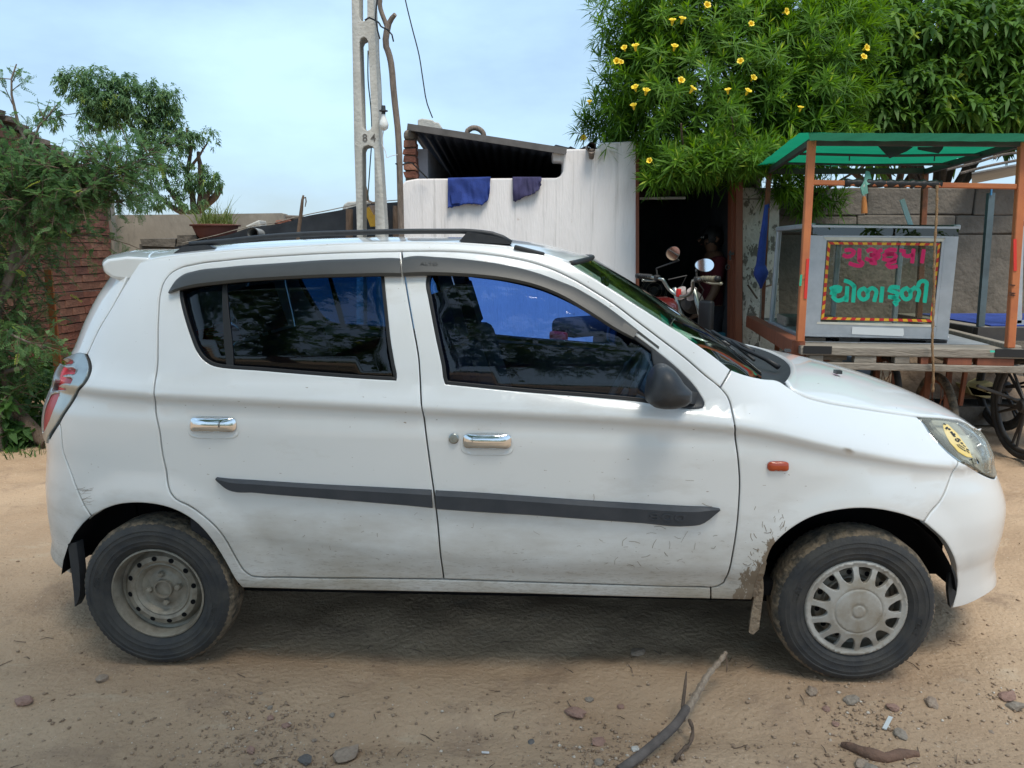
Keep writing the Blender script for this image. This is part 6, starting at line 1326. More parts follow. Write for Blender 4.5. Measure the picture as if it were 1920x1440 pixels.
def blob(name,c,d,m,parent,rz=0,bev=.03):
    q=MB(); q.box(c,d,Matrix.Rotation(rz,3,'Z')); o=q.build(name,m,parent,True); md=o.modifiers.new('r','BEVEL'); md.width=bev; md.segments=4; return o
bz=math.atan2(mh.y,mh.x)
q=MB(); 
for s in(-.05,.05): q.lathe([(0,0),(.04,0),(.045,-.03),(.04,-.06)],lambda x,y,h,s=s:bp(.12+y*.6,s+x,gz_-.09+h+y*.5),20)
q.build('instrument_dials',mat('dial_face',(.42,.36,.34),rough=.25,coat=.6),bike,True,40)
q=MB(); q.lathe([(0,-.09),(.05,-.08),(.08,-.03),(.085,.02),(.075,.03),(0,.035)],lambda x,y,h:bp(.20+h,x,gz_-.19+y),24); q.build('headlamp',M_iron,bike,True,40)
b_=blob('red_lock',bp(.07,-.03,gz_-.115),(.03,.03,.06),M_sred,bike,bz,.006)
blob('fuel_tank',bp(-.28,0,gz_-.24),(.46,.26,.22),mat('dark_red_tank',(.10,.012,.012),rough=.2,coat=1),bike,bz,.09); blob('seat',bp(-.75,0,gz_-.30),(.66,.24,.12),M_seat,bike,bz,.045); blob('side_cover',bp(-.55,0,gz_-.46),(.36,.20,.20),M_iron,bike,bz,.04); blob('engine',bp(-.3,0,.48),(.40,.24,.34),M_steel,bike,bz,.04); blob('leg_shield',bp(.02,.27,gz_-.30),(.05,.12,.30),M_rub,bike,bz,.022); blob('tail_lamp',bp(-1.1,0,gz_-.36),(.06,.14,.08),M_dred,bike,bz,.02)
for s in(-.09,.09): q=MB(); q.tube([bp(.09,s,gz_-.08),bp(.42,s,MZ+.29)],.018,8); q.build('fork_leg',M_chrome2,bike,True); q=MB(); q.tube([bp(-.62,s*1.3,gz_-.42),bp(-.84,s*1.3,MZ+.29)],.025,8); q.build('shock_absorber',M_iron,bike,True)
for f in(.42,-.84):
    c=bp(f,0,MZ+.295); up=Vector((0,0,1)); t=ring(c,mh,up,.26,.035).build('wheel',M_tyre,bike,True); ring(c,mh,up,.215,.012).build('rim',M_chrome2,t,True)
    for i in range(6): a=math.pi*i/3; q=MB(); q.tube([c,c+mh*.21*math.cos(a)+up*.21*math.sin(a)],.014,6); q.build('spoke',M_iron,t)
    V=[]; 
    for t_ in np.linspace(.25,2.3,12):
        for s in(-.06,0,.06): V.append(c+mh*.325*math.cos(t_)+up*(.325*math.sin(t_)-.012*abs(s)/.06)+mr*s)
    mesh('mudguard',V,[(i*3+j,(i+1)*3+j,(i+1)*3+j+1,i*3+j+1) for i in range(11) for j in range(2)],M_iron,bike,True)
q=MB(); q.tube(crom([tuple(p) for p in(bp(.03,-.1,gz_-.02),bp(.14,-.02,gz_+.01),bp(.22,-.12,gz_-.05),bp(.2,-.18,gz_-.2))],.02),.004,5); q.tube(crom([tuple(p) for p in(bp(.04,.17,gz_-.03),bp(.14,.14,gz_-.09),bp(.18,.06,gz_-.2))],.02),.004,5); q.build('control_cable',M_iron,bike)
q=MB(); q.tube([bp(-.2,-.1,MZ+.3),bp(-.35,-.28,MZ-.005)],.012,6); q.build('side_stand',M_iron,bike); q=MB(); q.tube([bp(-.3,.12,MZ+.22),bp(-.7,.14,MZ+.25),bp(-1.15,.15,MZ+.34)],[.02,.03,.035],10); q.build('exhaust',M_chrome2,bike,True)
# ================================================================= person inside the doorway
def skin(name,verts,edges,rads,m,parent,root=0,sub=2):
    me=bpy.data.meshes.new(name); me.from_pydata(verts,edges,[]); o=link(name,me,m,parent); s=o.modifiers.new('skin','SKIN'); 
    for i,r in enumerate(rads): me.skin_vertices[0].data[i].radius=(r if isinstance(r,tuple) else (r,r)); me.skin_vertices[0].data[i].use_root=(i==root)
    u=o.modifiers.new('s','SUBSURF'); u.levels=sub; u.render_levels=sub; return o
px_=atY(1338,500,7.05); PX,PY=px_.x,7.05
pe=empty('person',(PX,PY,.04)); tag(pe,'person in a maroon shirt standing in the dark doorway','person')
M_skin=mat('brown_skin',(.16,.085,.05),rough=.6); M_maroon=mat('maroon_cloth',(.11,.012,.018),(.08,.008,.012),rough=.9,scale=9); M_trous=mat('dark_trousers',(.02,.022,.028),rough=.9); M_hair=mat('black_hair',(.008,.008,.008),rough=.6)
def W_(x,y,z): return (PX+x,PY+y,.04+z)
bv=[(0,0,.84),(0,0,1.0),(0,0,1.18),(0,-.01,1.30),(0,-.02,1.37),(0,-.03,1.43),(0,-.04,1.49),(.0,-.13,1.27),(-.0,.15,1.27)]
vt=[W_(0,0,.84),W_(0,.0,1.0),W_(0,0,1.18),W_(-.01,0,1.31),W_(-.02,0,1.365),W_(-.03,0,1.43),W_(-.035,0,1.49), W_(0,-.17,1.27),W_(-.03,-.21,1.02),W_(-.14,-.20,.84),W_(-.19,-.19,.80), W_(0,.17,1.27),W_(-.04,.20,1.02),W_(-.16,.18,.92),W_(-.21,.17,.90), W_(0,-.09,.80),W_(-.01,-.095,.45),W_(.01,-.10,.09),W_(-.12,-.11,.04), W_(0,.09,.80),W_(-.02,.095,.45),W_(.02,.10,.09),W_(-.10,.11,.04)]
ed=[(0,1),(1,2),(2,3),(3,4),(4,5),(5,6),(3,7),(7,8),(8,9),(9,10),(3,11),(11,12),(12,13),(13,14),(0,15),(15,16),(16,17),(17,18),(0,19),(19,20),(20,21),(21,22)]
rd=[(.11,.15),(.10,.13),(.11,.15),(.08,.12),.05,(.085,.07),(.085,.075),.055,.042,.032,.036,.055,.042,.032,.036,.08,.058,.04,.03,.08,.058,.04,.03]
for w_,bs in((10,(-.19,-.19,.80)),(14,(-.21,.17,.90))):
    for k,(dy,ln) in enumerate(((-.03,.055),(-.01,.07),(.01,.075),(.028,.065))):
        i=len(vt); vt+=[W_(bs[0]-.045,bs[1]+dy,bs[2]-.025),W_(bs[0]-.045-ln*.6,bs[1]+dy,bs[2]-.045),W_(bs[0]-.045-ln*.8,bs[1]+dy,bs[2]-.045-ln*.45)]; ed+=[(w_,i),(i,i+1),(i+1,i+2)]; rd+=[.010,.0085,.007]
    i=len(vt); vt+=[W_(bs[0]-.02,bs[1]-.045,bs[2]-.01),W_(bs[0]-.05,bs[1]-.06,bs[2]-.02)]; ed+=[(w_,i),(i,i+1)]; rd+=[.011,.009]
body_=skin('body',vt,ed,rd,M_skin,pe)
skin('shirt',[W_(0,0,.78),W_(0,0,1.0),W_(0,0,1.18),W_(-.01,0,1.30),W_(-.015,0,1.345),W_(0,-.17,1.275),W_(-.02,-.20,1.10),W_(0,.17,1.275),W_(-.02,.20,1.10)],[(0,1),(1,2),(2,3),(3,4),(3,5),(5,6),(3,7),(7,8)],[(.14,.175),(.125,.155),(.13,.17),(.10,.145),.066,.07,.062,.07,.062],M_maroon,pe,0,2)
skin('trousers',[W_(0,0,.86),W_(0,-.09,.78),W_(-.01,-.095,.45),W_(.01,-.10,.10),W_(0,.09,.78),W_(-.02,.095,.45),W_(.02,.10,.10)],[(0,1),(1,2),(2,3),(0,4),(4,5),(5,6)],[(.12,.155),.092,.072,.058,.092,.072,.058],M_trous,pe,0,2)
q=MB(); 
bm=bmesh.new(); bmesh.ops.create_uvsphere(bm,u_segments=20,v_segments=14,radius=1)
for v in bm.verts: v.co=Vector(W_(-.03+v.co.x*.103+.012,v.co.y*.086,1.475+v.co.z*.105+.012))
bmesh.ops.delete(bm,geom=[f for f in bm.faces if f.calc_center_median().x<PX-.085 and f.calc_center_median().z<1.54],context='FACES'); me=bpy.data.meshes.new('hair'); bm.to_mesh(me); bm.free(); h_=link('hair',me,M_hair,pe); me.polygons.foreach_set('use_smooth',[True]*len(me.polygons))
q=MB(); q.tube([W_(-.125,0,1.475),W_(-.15,0,1.455),W_(-.135,0,1.45)],[.008,.013,.009],8); q.build('nose',M_skin,pe,True)
for s in(-1,1): q=MB(); q.lathe([(0,.006),(.010,.004),(.011,0)],lambda x,y,h,s=s:W_(-.112-h,s*.032+x,1.488+y),10); q.build('eye',mat('eye',(.5,.48,.45),rough=.2),pe,True); q=MB(); q.tube([W_(-.01,s*.082,1.49),W_(.005,s*.095,1.475),W_(-.01,s*.084,1.445)],[.01,.016,.009],8); q.build('ear',M_skin,pe,True)
q=MB(); q.tube([W_(-.117,-.022,1.425),W_(-.124,0,1.424),W_(-.117,.022,1.425)],.006,6); q.build('mouth',mat('lips',(.16,.06,.05),rough=.5),pe,True)
# ================================================================= foliage
def unit(a): return a/np.maximum(np.linalg.norm(a,axis=-1,keepdims=True),1e-9)
def leaf_arrays(B,D,L_,Wd_,droop,g,roll=.6,fold=0):
    """two quads per leaf: base, widest middle, tip"""
    n=len(B); up=np.array([0,0,1.0]); S=unit(np.cross(D,up)+g.normal(0,roll,(n,3))*.5); S=unit(S-D*np.sum(S*D,1,keepdims=True))
    L_=np.broadcast_to(L_,(n,))[:,None]; w=np.broadcast_to(Wd_,(n,))[:,None]/2; dr=np.broadcast_to(droop,(n,))[:,None]
    m_=B+D*L_*.5-up*dr*L_*.12; t=B+D*L_-up*dr*L_*.55
    V=np.stack([B-S*w*.35,B+S*w*.35,m_-S*w,m_+S*w,t-S*w*.12,t+S*w*.12],1).reshape(-1,3); i=np.arange(n)[:,None]*6
    return V,np.concatenate([i+[0,1,3,2],i+[2,3,5,4]])
def join(parts):
    V=[];Fq=[];vc=[];b0=0
    for v,f,c in parts: V.append(v);Fq.append(f+b0);vc.append(c);b0+=len(v)
    return np.concatenate(V),np.concatenate(Fq),np.concatenate(vc)
def blob_points(blobs,n,g,inner=.55,front=None):
    """points through the union of ellipsoids, mostly in their outer half; returns points and outward directions"""
    C_=np.array([b[0] for b in blobs],float); R_=np.array([b[1] for b in blobs],float); wv=np.array([(b[2] if len(b)>2 else 1)*np.prod(b[1])**(2/3) for b in blobs]); k=g.choice(len(blobs),n,p=wv/wv.sum())
    d=unit(g.normal(size=(n,3)))
    if front is not None: flip=(d[:,1]>0)&(g.random(n)<front); d[flip,1]*=-1
    r=(inner+(1-inner)*g.random(n)**.6)[:,None]; r=r*(1+.18*g.normal(size=(n,1))*.6)
    return C_[k]+d*R_[k]*r,unit(d/np.sqrt(R_[k]))
def wblob(px,py,Y,rx,ry,rz,w=1): p=atY(px,py,Y); return ((p.x,Y,p.z),(rx,ry,rz),w)
def limbs(name,paths,m,root,k=7):
    q=MB()
    for P,r0,r1 in paths:
        c=crom([tuple(p) for p in P],.12); n=len(c); c=c+np.stack([[.018*mnoise.noise(Vector((i*.9,j*5.1,r0*99))) for j in range(3)] for i in range(n)]); q.tube(c,[r0+(r1-r0)*i/(n-1) for i in range(n)],k)
    return q.build(name,m,root,True,60)
# --- yellow oleander
g=np.random.default_rng(21)
def rosette(n,g,L0=.135):
    i=np.arange(n); f=i/(n-1); az=i*2.39996+g.normal(0,.25,n); th=np.radians(20+ 78*(1-f)+g.normal(0,7,n)); D=np.stack([np.sin(th)*np.cos(az),np.sin(th)*np.sin(az),np.cos(th)],1)
    B=np.stack([0*f,0*f,-.15+.15*f],1)+g.normal(0,.004,(n,3)); L_=L0*(.8+.35*g.random(n))*(1-.3*f**3)
    return B,D,L_,f
def to_dir(D,d):
    """rotate +Z onto each d"""
    z=np.array([0,0,1.]); x=unit(np.cross(d,z)+1e-6); y=np.cross(d,x); return D[...,0:1]*x+D[...,1:2]*y+D[...,2:3]*d
ol=empty('yellow_oleander',(2.35,7.25,0)); tag(ol,'big yellow oleander with narrow leaves and yellow flowers over the doorway','tree')
OB=[wblob(1330,165,6.55,1.0,.7,.75,1.2),wblob(1215,190,6.75,.46,.40,.44),wblob(1145,225,6.95,.32,.25,.24),wblob(1490,140,6.5,.62,.6,.75),wblob(1282,303,6.12,.34,.28,.16,1.5),wblob(1390,290,6.1,.50,.35,.19,1.3),wblob(1530,365,6.55,.26,.12,.18,1.2),wblob(1300,30,6.6,.85,.65,.42),wblob(1215,85,6.55,.40,.45,.40),wblob(1540,250,6.45,.35,.35,.35),wblob(1560,60,6.8,.35,.5,.6),wblob(1480,345,6.35,.22,.2,.10,1.4),wblob(1230,330,6.1,.12,.12,.07,1.8)]
P,dn=blob_points(OB,2100,g,.5,.72); dd=unit(dn*.7+np.array([0,-.35,.4])+g.normal(0,.25,P.shape))
ordr=np.argsort(P[:,1]+.15*g.random(len(P))); P=P[ordr];dd=dd[ordr]
protos=[]
for k in range(12):
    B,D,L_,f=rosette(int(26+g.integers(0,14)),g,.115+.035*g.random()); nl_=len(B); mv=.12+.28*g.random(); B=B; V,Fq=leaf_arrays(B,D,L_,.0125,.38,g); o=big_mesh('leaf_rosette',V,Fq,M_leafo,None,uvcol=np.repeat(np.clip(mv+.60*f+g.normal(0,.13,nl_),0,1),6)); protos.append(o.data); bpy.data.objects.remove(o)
inv=Matrix.LocRotScale(ol.location,None,None)
inv=Matrix.Translation(ol.location).inverted()
for i in range(290):
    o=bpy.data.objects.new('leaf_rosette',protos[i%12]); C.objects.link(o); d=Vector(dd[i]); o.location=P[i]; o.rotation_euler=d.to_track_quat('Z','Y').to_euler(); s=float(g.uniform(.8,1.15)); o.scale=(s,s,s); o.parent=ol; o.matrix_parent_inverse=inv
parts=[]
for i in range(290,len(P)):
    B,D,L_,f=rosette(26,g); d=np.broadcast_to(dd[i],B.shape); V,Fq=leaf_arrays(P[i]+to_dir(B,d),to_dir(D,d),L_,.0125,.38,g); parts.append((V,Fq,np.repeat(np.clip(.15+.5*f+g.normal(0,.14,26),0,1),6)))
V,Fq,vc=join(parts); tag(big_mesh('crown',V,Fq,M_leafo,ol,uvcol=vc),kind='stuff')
tb_=Vector((2.35,7.25,0)); paths=[((tb_,tb_+Vector((-.05,-.05,1.2)),tb_+Vector((-.2,-.15,2.2))),.07,.05)]
for bb in OB[:11]:
    c=Vector(bb[0]); paths.append(((tb_+Vector((-.2,-.15,2.1)),(tb_+Vector((-.2,-.15,2.4))+c)/2+Vector((0,.1,.1)),c,c+Vector((g.normal(0,.15),-.2,.25))),.032,.006))
limbs('branches',paths,M_bark,ol)
def project(Pw):
    X=Pw[:,0];Y=Pw[:,1];Z=Pw[:,2]-CAMH; cp,sp_=math.cos(PITCH),math.sin(PITCH); zc=Y*cp-Z*sp_; u=Y*sp_+Z*cp; return np.stack([960+F*X/zc,720-F*u/zc],1)
pr_=project(P)
q=MB()
n=5
V=[];Fs=[]
for k in range(5):
    a=k*2*math.pi/5; 
    for t,(r,z,w) in enumerate(((.006,0,.006),(.013,.030,.017),(.024,.048,.034),(.032,.050,.022))):
        for s in(-1,1): aa=a+s*w/max(r,.006)*.5*.9; V.append((r*math.cos(aa+.25*t*.3),r*math.sin(aa+.25*t*.3),z))
    b0=k*8; Fs+=[(b0+2*t,b0+2*t+1,b0+2*t+3,b0+2*t+2) for t in range(3)]
fme=bpy.data.meshes.new('flower'); fme.from_pydata(V,[],Fs); fme.materials.append(M_petal)
for (fx,fy) in((1260,48),(1277,45),(1172,96),(1192,96),(1263,96),(1157,119),(1162,122),(1274,157),(1293,175),(1193,172),(1189,206),(1210,179),(1408,152),(1365,177),(1389,121),(1398,179),(1617,94),(1614,113),(1467,25),(1499,210),(1405,50),(1105,197),(1091,261),(1322,16),(1220,305),(1088,266)):
    dk=np.hypot(pr_[:,0]-fx,pr_[:,1]-fy); cnd=np.where(dk<28)[0]; Yf=float(P[cnd,1].min())-.13 if len(cnd) else 6.3
    o=bpy.data.objects.new('flower',fme); C.objects.link(o); o.location=atY(fx,fy,Yf); o.rotation_euler=(math.radians(60+g.uniform(-35,25)),g.uniform(-.5,.5),g.uniform(-.6,.6)); s=float(g.uniform(.65,.95)); o.scale=(s,s,s); o.parent=ol; o.matrix_parent_inverse=inv
# --- broad leaved trees
def whorl_tree(name,base,blobs,n,nl,L0,w0,mt,label,seed,inner=.5,front=.7,limbp=None,droop=1.0,thmin=55,thmax=105,trunk=.1,group=None,bark=M_bark,upb=.3,vmid=.54):
    g=np.random.default_rng(seed); r=empty(name,base); tag(r,label,'tree',group)
    P,dn=blob_points(blobs,n,g,inner,front); dd=unit(dn*.7+np.array([0,-.1,upb])+g.normal(0,.35,P.shape)); N_=n*nl; i=np.tile(np.arange(nl),n); az=i*2.39996+np.repeat(g.random(n)*6.28,nl); th=np.radians(g.uniform(thmin,thmax,N_)-25*(i/nl))
    D=np.stack([np.sin(th)*np.cos(az),np.sin(th)*np.sin(az),np.cos(th)],1); d=np.repeat(dd,nl,0); D=to_dir(D,d); B=np.repeat(P,nl,0)+d*(i/nl*.06)[:,None]
    tw=np.clip(np.repeat(g.normal(vmid,.14,n),nl)+g.normal(0,.09,N_)+(np.repeat(g.random(n)<.07,nl))*.45,0,1)
    V,Fq=leaf_arrays(B,D,L0*g.uniform(.6,1.15,N_),w0*g.uniform(.75,1.1,N_),droop,g); tag(big_mesh('crown',V,Fq,mt,r,uvcol=np.repeat(tw,6)),kind='stuff')
    if limbp is None:
        tb=Vector(base); tp=Vector(np.mean([b[0] for b in blobs],0)); tp=Vector((tb.x*.6+tp.x*.4,tb.y*.6+tp.y*.4,max(1.6,tp.z*.55))); limbp=[((tb,tb.lerp(tp,.5)+Vector((.05,0,0)),tp),trunk,trunk*.7)]
        for bb in blobs: c=Vector(bb[0]); limbp.append(((tp,tp.lerp(c,.5)+Vector((0,.05,.1)),c,c+Vector((g.normal(0,.2),-.1,bb[1][2]*.5))),trunk*.45,trunk*.08))
    limbs('trunk',limbp,bark,r); return r
whorl_tree('broad_leaved_tree',(4.3,7.9,0),[wblob(1760,110,7.5,.62,.5,.5),wblob(1690,190,7.4,.50,.45,.34),wblob(1850,90,7.5,.62,.5,.6),wblob(1890,200,7.3,.55,.45,.34),wblob(1650,225,7.3,.28,.3,.2),wblob(1790,220,7.2,.45,.4,.2),wblob(1640,110,7.6,.4,.4,.5),wblob(1960,140,7.6,.7,.6,.7)],1900,9,.115,.042,M_leafm,'broad leaved tree with glossy drooping leaves behind the cart canopy',31)
whorl_tree('shade_tree',(5.2,10.6,0),[wblob(1800,-60,9.8,1.3,1.0,.55),wblob(1910,60,9.6,.8,.9,.9),wblob(1600,200,9.5,1.1,.8,.75),wblob(1420,230,9.4,.7,.7,.6),wblob(1750,180,9.5,1.0,.8,.7),wblob(1600,10,9.6,.8,.8,.7)],1500,9,.17,.06,M_leafm,'tall dark tree filling the gaps behind the oleander',32,.2,.3,vmid=.36)
tbp=[atY(x,y,13.) for x,y in((366,430),(358,395))]; tb=Vector((atY(362,430,13).x,13,0))
tp=tbp[1]
def tpx(L_): return [atY(x,y,13.+dy) for x,y,dy in L_]
LP=[((tb,tp),.08,.065),(tpx([(352,398,0),(330,372,-.1),(312,345,.1),(300,300,.2),(280,240,.2)]),.055,.022),(tpx([(365,398,0),(360,360,.1),(352,320,.1),(358,280,0),(350,240,0)]),.055,.018),(tpx([(372,398,0),(385,375,-.1),(396,352,0),(404,335,0)]),.055,.035),(tpx([(345,398,0),(325,390,.1),(300,370,.2),(270,345,.2)]),.06,.02),(tpx([(375,398,0),(378,360,.1),(376,320,.1),(372,285,.2)]),.07,.03),(tpx([(366,398,0),(384,385,.1),(404,368,0),(414,350,0)]),.08,.05),(tpx([(300,300,.2),(250,240,.2),(200,190,.1),(160,160,0)]),.06,.015),(tpx([(352,320,.1),(375,290,0),(392,262,0)]),.03,.01),(tpx([(280,240,.2),(300,200,.1),(318,180,0)]),.05,.012)]
whorl_tree('lopped_tree',tb,[wblob(140,160,13,.26,.3,.22),wblob(188,165,13,.36,.4,.30),wblob(205,195,13,.5,.5,.32),wblob(255,205,13,.7,.5,.34),wblob(240,160,13,.22,.3,.18),wblob(302,185,13,.30,.4,.24),wblob(318,222,13,.2,.3,.22),wblob(180,230,13,.28,.3,.15),wblob(300,255,13,.45,.4,.16),wblob(345,262,13,.32,.3,.16,.8),wblob(396,262,13,.12,.1,.14,.7),wblob(385,250,13,.2,.15,.08,.6),wblob(402,340,12.9,.16,.2,.14,1.2),wblob(378,335,12.9,.2,.2,.24,.9),wblob(335,345,12.9,.26,.2,.28,.8),wblob(272,330,12.9,.30,.2,.28,1),wblob(285,378,12.9,.34,.3,.16,1.1),wblob(320,300,12.9,.3,.2,.2,.8),wblob(365,385,12.8,.25,.2,.08,.8),wblob(95,222,13,.18,.2,.16)],2000,9,.08,.028,M_leafn,'tall lopped tree with thick stubby limbs beyond the plaster wall',33,.3,.4,limbp=LP,bark=M_bark)
# --- thorny acacia at the left, fine feathery leaves
def fronds(B,D,g,L0=.085,pairs=9,ll=.017,lw=.0065):
    n=len(B); up=np.array([0,0,1.]); S=unit(np.cross(D,up)+g.normal(0,.25,(n,3))); L_=L0*g.uniform(.6,1.2,n)
    t=(np.arange(pairs)+1)/pairs; base=B[:,None]+D[:,None]*(L_[:,None]*t)[...,None]-up*(.25*L_[:,None]*t**2)[...,None]
    out=[]
    for s in(-1,1):
        dl=unit(S[:,None]*s+D[:,None]*.35+g.normal(0,.12,(n,pairs,3))-up*.12); out.append((base,dl))
    Bb=np.concatenate([o[0].reshape(-1,3) for o in out]); Dl=np.concatenate([o[1].reshape(-1,3) for o in out]); Dr=np.tile(np.repeat(D,pairs,0),(2,1)); k=len(Bb); l_=ll*g.uniform(.8,1.15,k)[:,None]*(1-.35*np.tile(np.abs(np.tile(t,n)-.45),2))[:,None]
    tip=Bb+Dl*l_; w=Dr*lw/2; V=np.stack([Bb-w*.6,Bb+w*.6,tip+w,tip-w],1).reshape(-1,3); return V,np.arange(k)[:,None]*4+np.array([0,1,2,3]),k
def thorn_tree(name,base,branches,blobs,nb,nf,label,seed,L0=.085,ll=.017,lw=.0065,trunkp=(),twig=.25,up=.15,dens=60,pairs=9):
    g=np.random.default_rng(seed); r=empty(name,base); tag(r,label,'tree'); Bs=[];Ds=[];tw=[]
    for path,r0,r1,dn in branches:
        c=crom([tuple(p) for p in path],.03); n=len(c); m_=int(n*dn)
        for k in range(m_):
            i=int((.12+.88*g.random())*(n-1)); p=c[i]; ax=unit(c[min(i+1,n-1)]-c[max(i-1,0)]); d=unit(ax*.6+g.normal(0,.55,3)+np.array([0,0,up])); l_=twig*g.uniform(.4,1.1); e=p+d*l_-np.array([0,0,.04*l_]); tw.append((p,e))
            for f in np.linspace(.2,1,6): Bs.append(p+(e-p)*f); Ds.append(unit(d*.5+g.normal(0,.6,3)))
    if nb:
        P,dn=blob_points(blobs,nb,g,.25,.5)
        for p,d in zip(P,dn):
            e=p+unit(d+g.normal(0,.5,3)+[0,0,up])*twig*.7; tw.append((p,e))
            for f in np.linspace(0,1,nf): Bs.append(p+(e-p)*f); Ds.append(unit(unit(e-p)*.5+g.normal(0,.6,3)))
    Bs=np.array(Bs);Ds=np.array(Ds); V,Fq,k=fronds(Bs,Ds,g,L0,pairs,ll,lw); vv=np.clip(np.tile(np.repeat(g.normal(.4,.17,len(Bs))+(g.random(len(Bs))<.06)*.4,pairs),2),0,1)
    tag(big_mesh('crown',V,Fq,M_leafa,r,uvcol=np.repeat(vv,4)),kind='stuff')
    q=MB()
    for a,b_ in tw: q.tube([a,(np.array(a)+b_)/2+[0,0,.01],b_],[.004,.003,.0015],3,cap=False)
    tag(q.build('twigs',M_bark,r),kind='stuff'); limbs('trunk',[(p,a,b_) for p,a,b_,*_ in branches]+list(trunkp),M_gbark,r); return r
YA=5.35
def ax_(L_): return [atY(x,y,YA+dy) for x,y,dy in L_]
TB=atY(-15,700,YA); TB=Vector((TB.x,YA,0))
brn=[(ax_([(38,440,0),(100,392,-.1),(175,350,-.15),(240,312,-.1),(300,282,0)]),.020,.004,2.4),(ax_([(38,440,0),(60,335,.1),(45,250,.15),(20,180,.1),(30,118,.1)]),.024,.004,.35),(ax_([(50,380,.1),(20,300,.1),(-20,260,.1)]),.02,.006,1.3),(ax_([(50,300,.12),(75,240,.1),(105,195,.1)]),.012,.003,.35),(ax_([(100,392,-.1),(180,385,0),(245,372,.1)]),.014,.003,1.5),(ax_([(20,510,0),(90,450,0),(160,440,.1),(215,450,.2)]),.018,.004,1.0),(ax_([(0,610,0),(50,640,-.2),(85,650,-.2)]),.014,.003,1.3),(ax_([(0,360,.1),(40,330,.0),(120,320,0),(210,330,.1)]),.016,.003,1.5)]
AB=[wblob(15,365,YA+.1,.30,.3,.22),wblob(120,352,YA+.1,.35,.3,.14),wblob(200,335,YA+.1,.28,.25,.14),wblob(40,480,YA+.3,.26,.3,.28),wblob(15,580,YA+.2,.22,.3,.32),wblob(35,650,YA+.2,.20,.3,.25),wblob(10,740,YA+.1,.2,.3,.25),wblob(60,375,YA,.3,.3,.17),wblob(170,328,YA+.1,.3,.25,.11),wblob(240,305,YA+.1,.22,.2,.10),wblob(-60,420,YA,.3,.4,.7)]
thorn_tree('thorny_acacia',TB,brn,AB,1000,5,'spreading thorny acacia with feathery leaves in front of the brick wall',41,trunkp=[((TB,atY(-20,640,YA),atY(8,540,YA),atY(38,440,YA)),.045,.026),((TB+Vector((.05,.1,0)),atY(5,700,YA+.1),atY(40,690,YA)),.03,.015)])
# creeper on the brick wall
cr_=whorl_tree('creeper',(XW+.12,6.3,0),[((XW+.12,6.9,2.22),(.10,.55,.12)),((XW+.10,7.6,2.05),(.08,.4,.08)),((XW+.15,6.2,1.3),(.12,.4,.35)),((XW+.15,6.1,.5),(.15,.6,.4))],330,6,.07,.05,M_leafw,'green creeper trailing over the brick wall',45,.2,0,limbp=[((Vector((XW+.06,6.2,0)),Vector((XW+.06,6.3,1.2)),Vector((XW+.08,6.8,2.2)),Vector((XW+.07,7.8,2.0))),.012,.004)],trunk=.01); cr_['category']='plant'
# undergrowth at the left edge
def weeds(name,blobs,n,nl,L0,w0,label,seed):
    r=whorl_tree(name,(blobs[0][0][0],blobs[0][0][1],0),blobs,n,nl,L0,w0,M_leafw,label,seed,.1,.5,limbp=[((Vector((b[0][0],b[0][1],0)),Vector((b[0][0]+.02,b[0][1],b[0][2]*.6)),Vector(b[0])),.008,.004) for b in blobs],bark=M_bark); r['category']='plant'; return r
def gb(px,py,rx,ry,rz,dz=0): p=gnd(px,py); return ((p.x,p.y,rz*.8+dz),(rx,ry,rz))
weeds('leafy_weed',[gb(15,838,.22,.2,.22),gb(55,835,.15,.15,.14),gb(-25,830,.2,.2,.3)],120,7,.085,.05,'broad leafed weeds at the left edge by the dirt',51)
weeds('leafy_shrub',[gb(40,800,.3,.25,.40),gb(5,790,.3,.3,.5),gb(75,790,.2,.2,.25)],230,7,.075,.038,'dark leafy shrub growing behind the fallen log',52)
weeds('bright_shrub',[gb(85,745,.22,.2,.30),gb(110,740,.18,.2,.22)],130,7,.075,.035,'bright green shrub at the foot of the brick wall',53)
for i,(px,py,rr_,hh_) in enumerate(((70,805,.35,.25),(100,790,.3,.28),(30,842,.35,.10),(75,846,.2,.10))):
    p=gnd(px,py); V,Fq,vc=blades(260 if i<2 else 90,(p.x,p.y,gz(p.x,p.y)-.01),rr_,hh_,.35,60+i,.004); o=big_mesh('grass',V,Fq,M_leafw,None,uvcol=vc); tag(o,kind='stuff')
lgp=[gnd(96,838),gnd(60,828),gnd(30,815)]; q=MB(); p0=gnd(92,843); q.tube(crom([tuple(v) for v in(p0+Vector((0,0,.05)),atY(60,805,p0.y+.05),atY(35,778,p0.y+.1),atY(12,752,p0.y+.15),atY(-20,735,p0.y+.2))],.05),[.055,.05,.05,.048,.05,.052,.05,.05,.05,.05,.05,.05,.05,.05,.05,.05,.05,.05,.05,.05][:len(crom([tuple(v) for v in(p0+Vector((0,0,.05)),atY(60,805,p0.y+.05),atY(35,778,p0.y+.1),atY(12,752,p0.y+.15),atY(-20,735,p0.y+.2))],.05))],10); o=q.build('fallen_log',M_bark,None,True,60); tag(o,'rough brown log slanting down to the dirt at the left edge','log')
q=MB(); q.beam(atY(116,760,5.9),atY(90,505,5.9),.055,.02,(0,1,0)); q.beam(atY(119,760,5.92),atY(93,505,5.92),.012,.05,(0,1,0)); o=q.build('iron_fence_post',M_orange); tag(o,'rusty orange angle iron post in front of the brick wall','fence post')
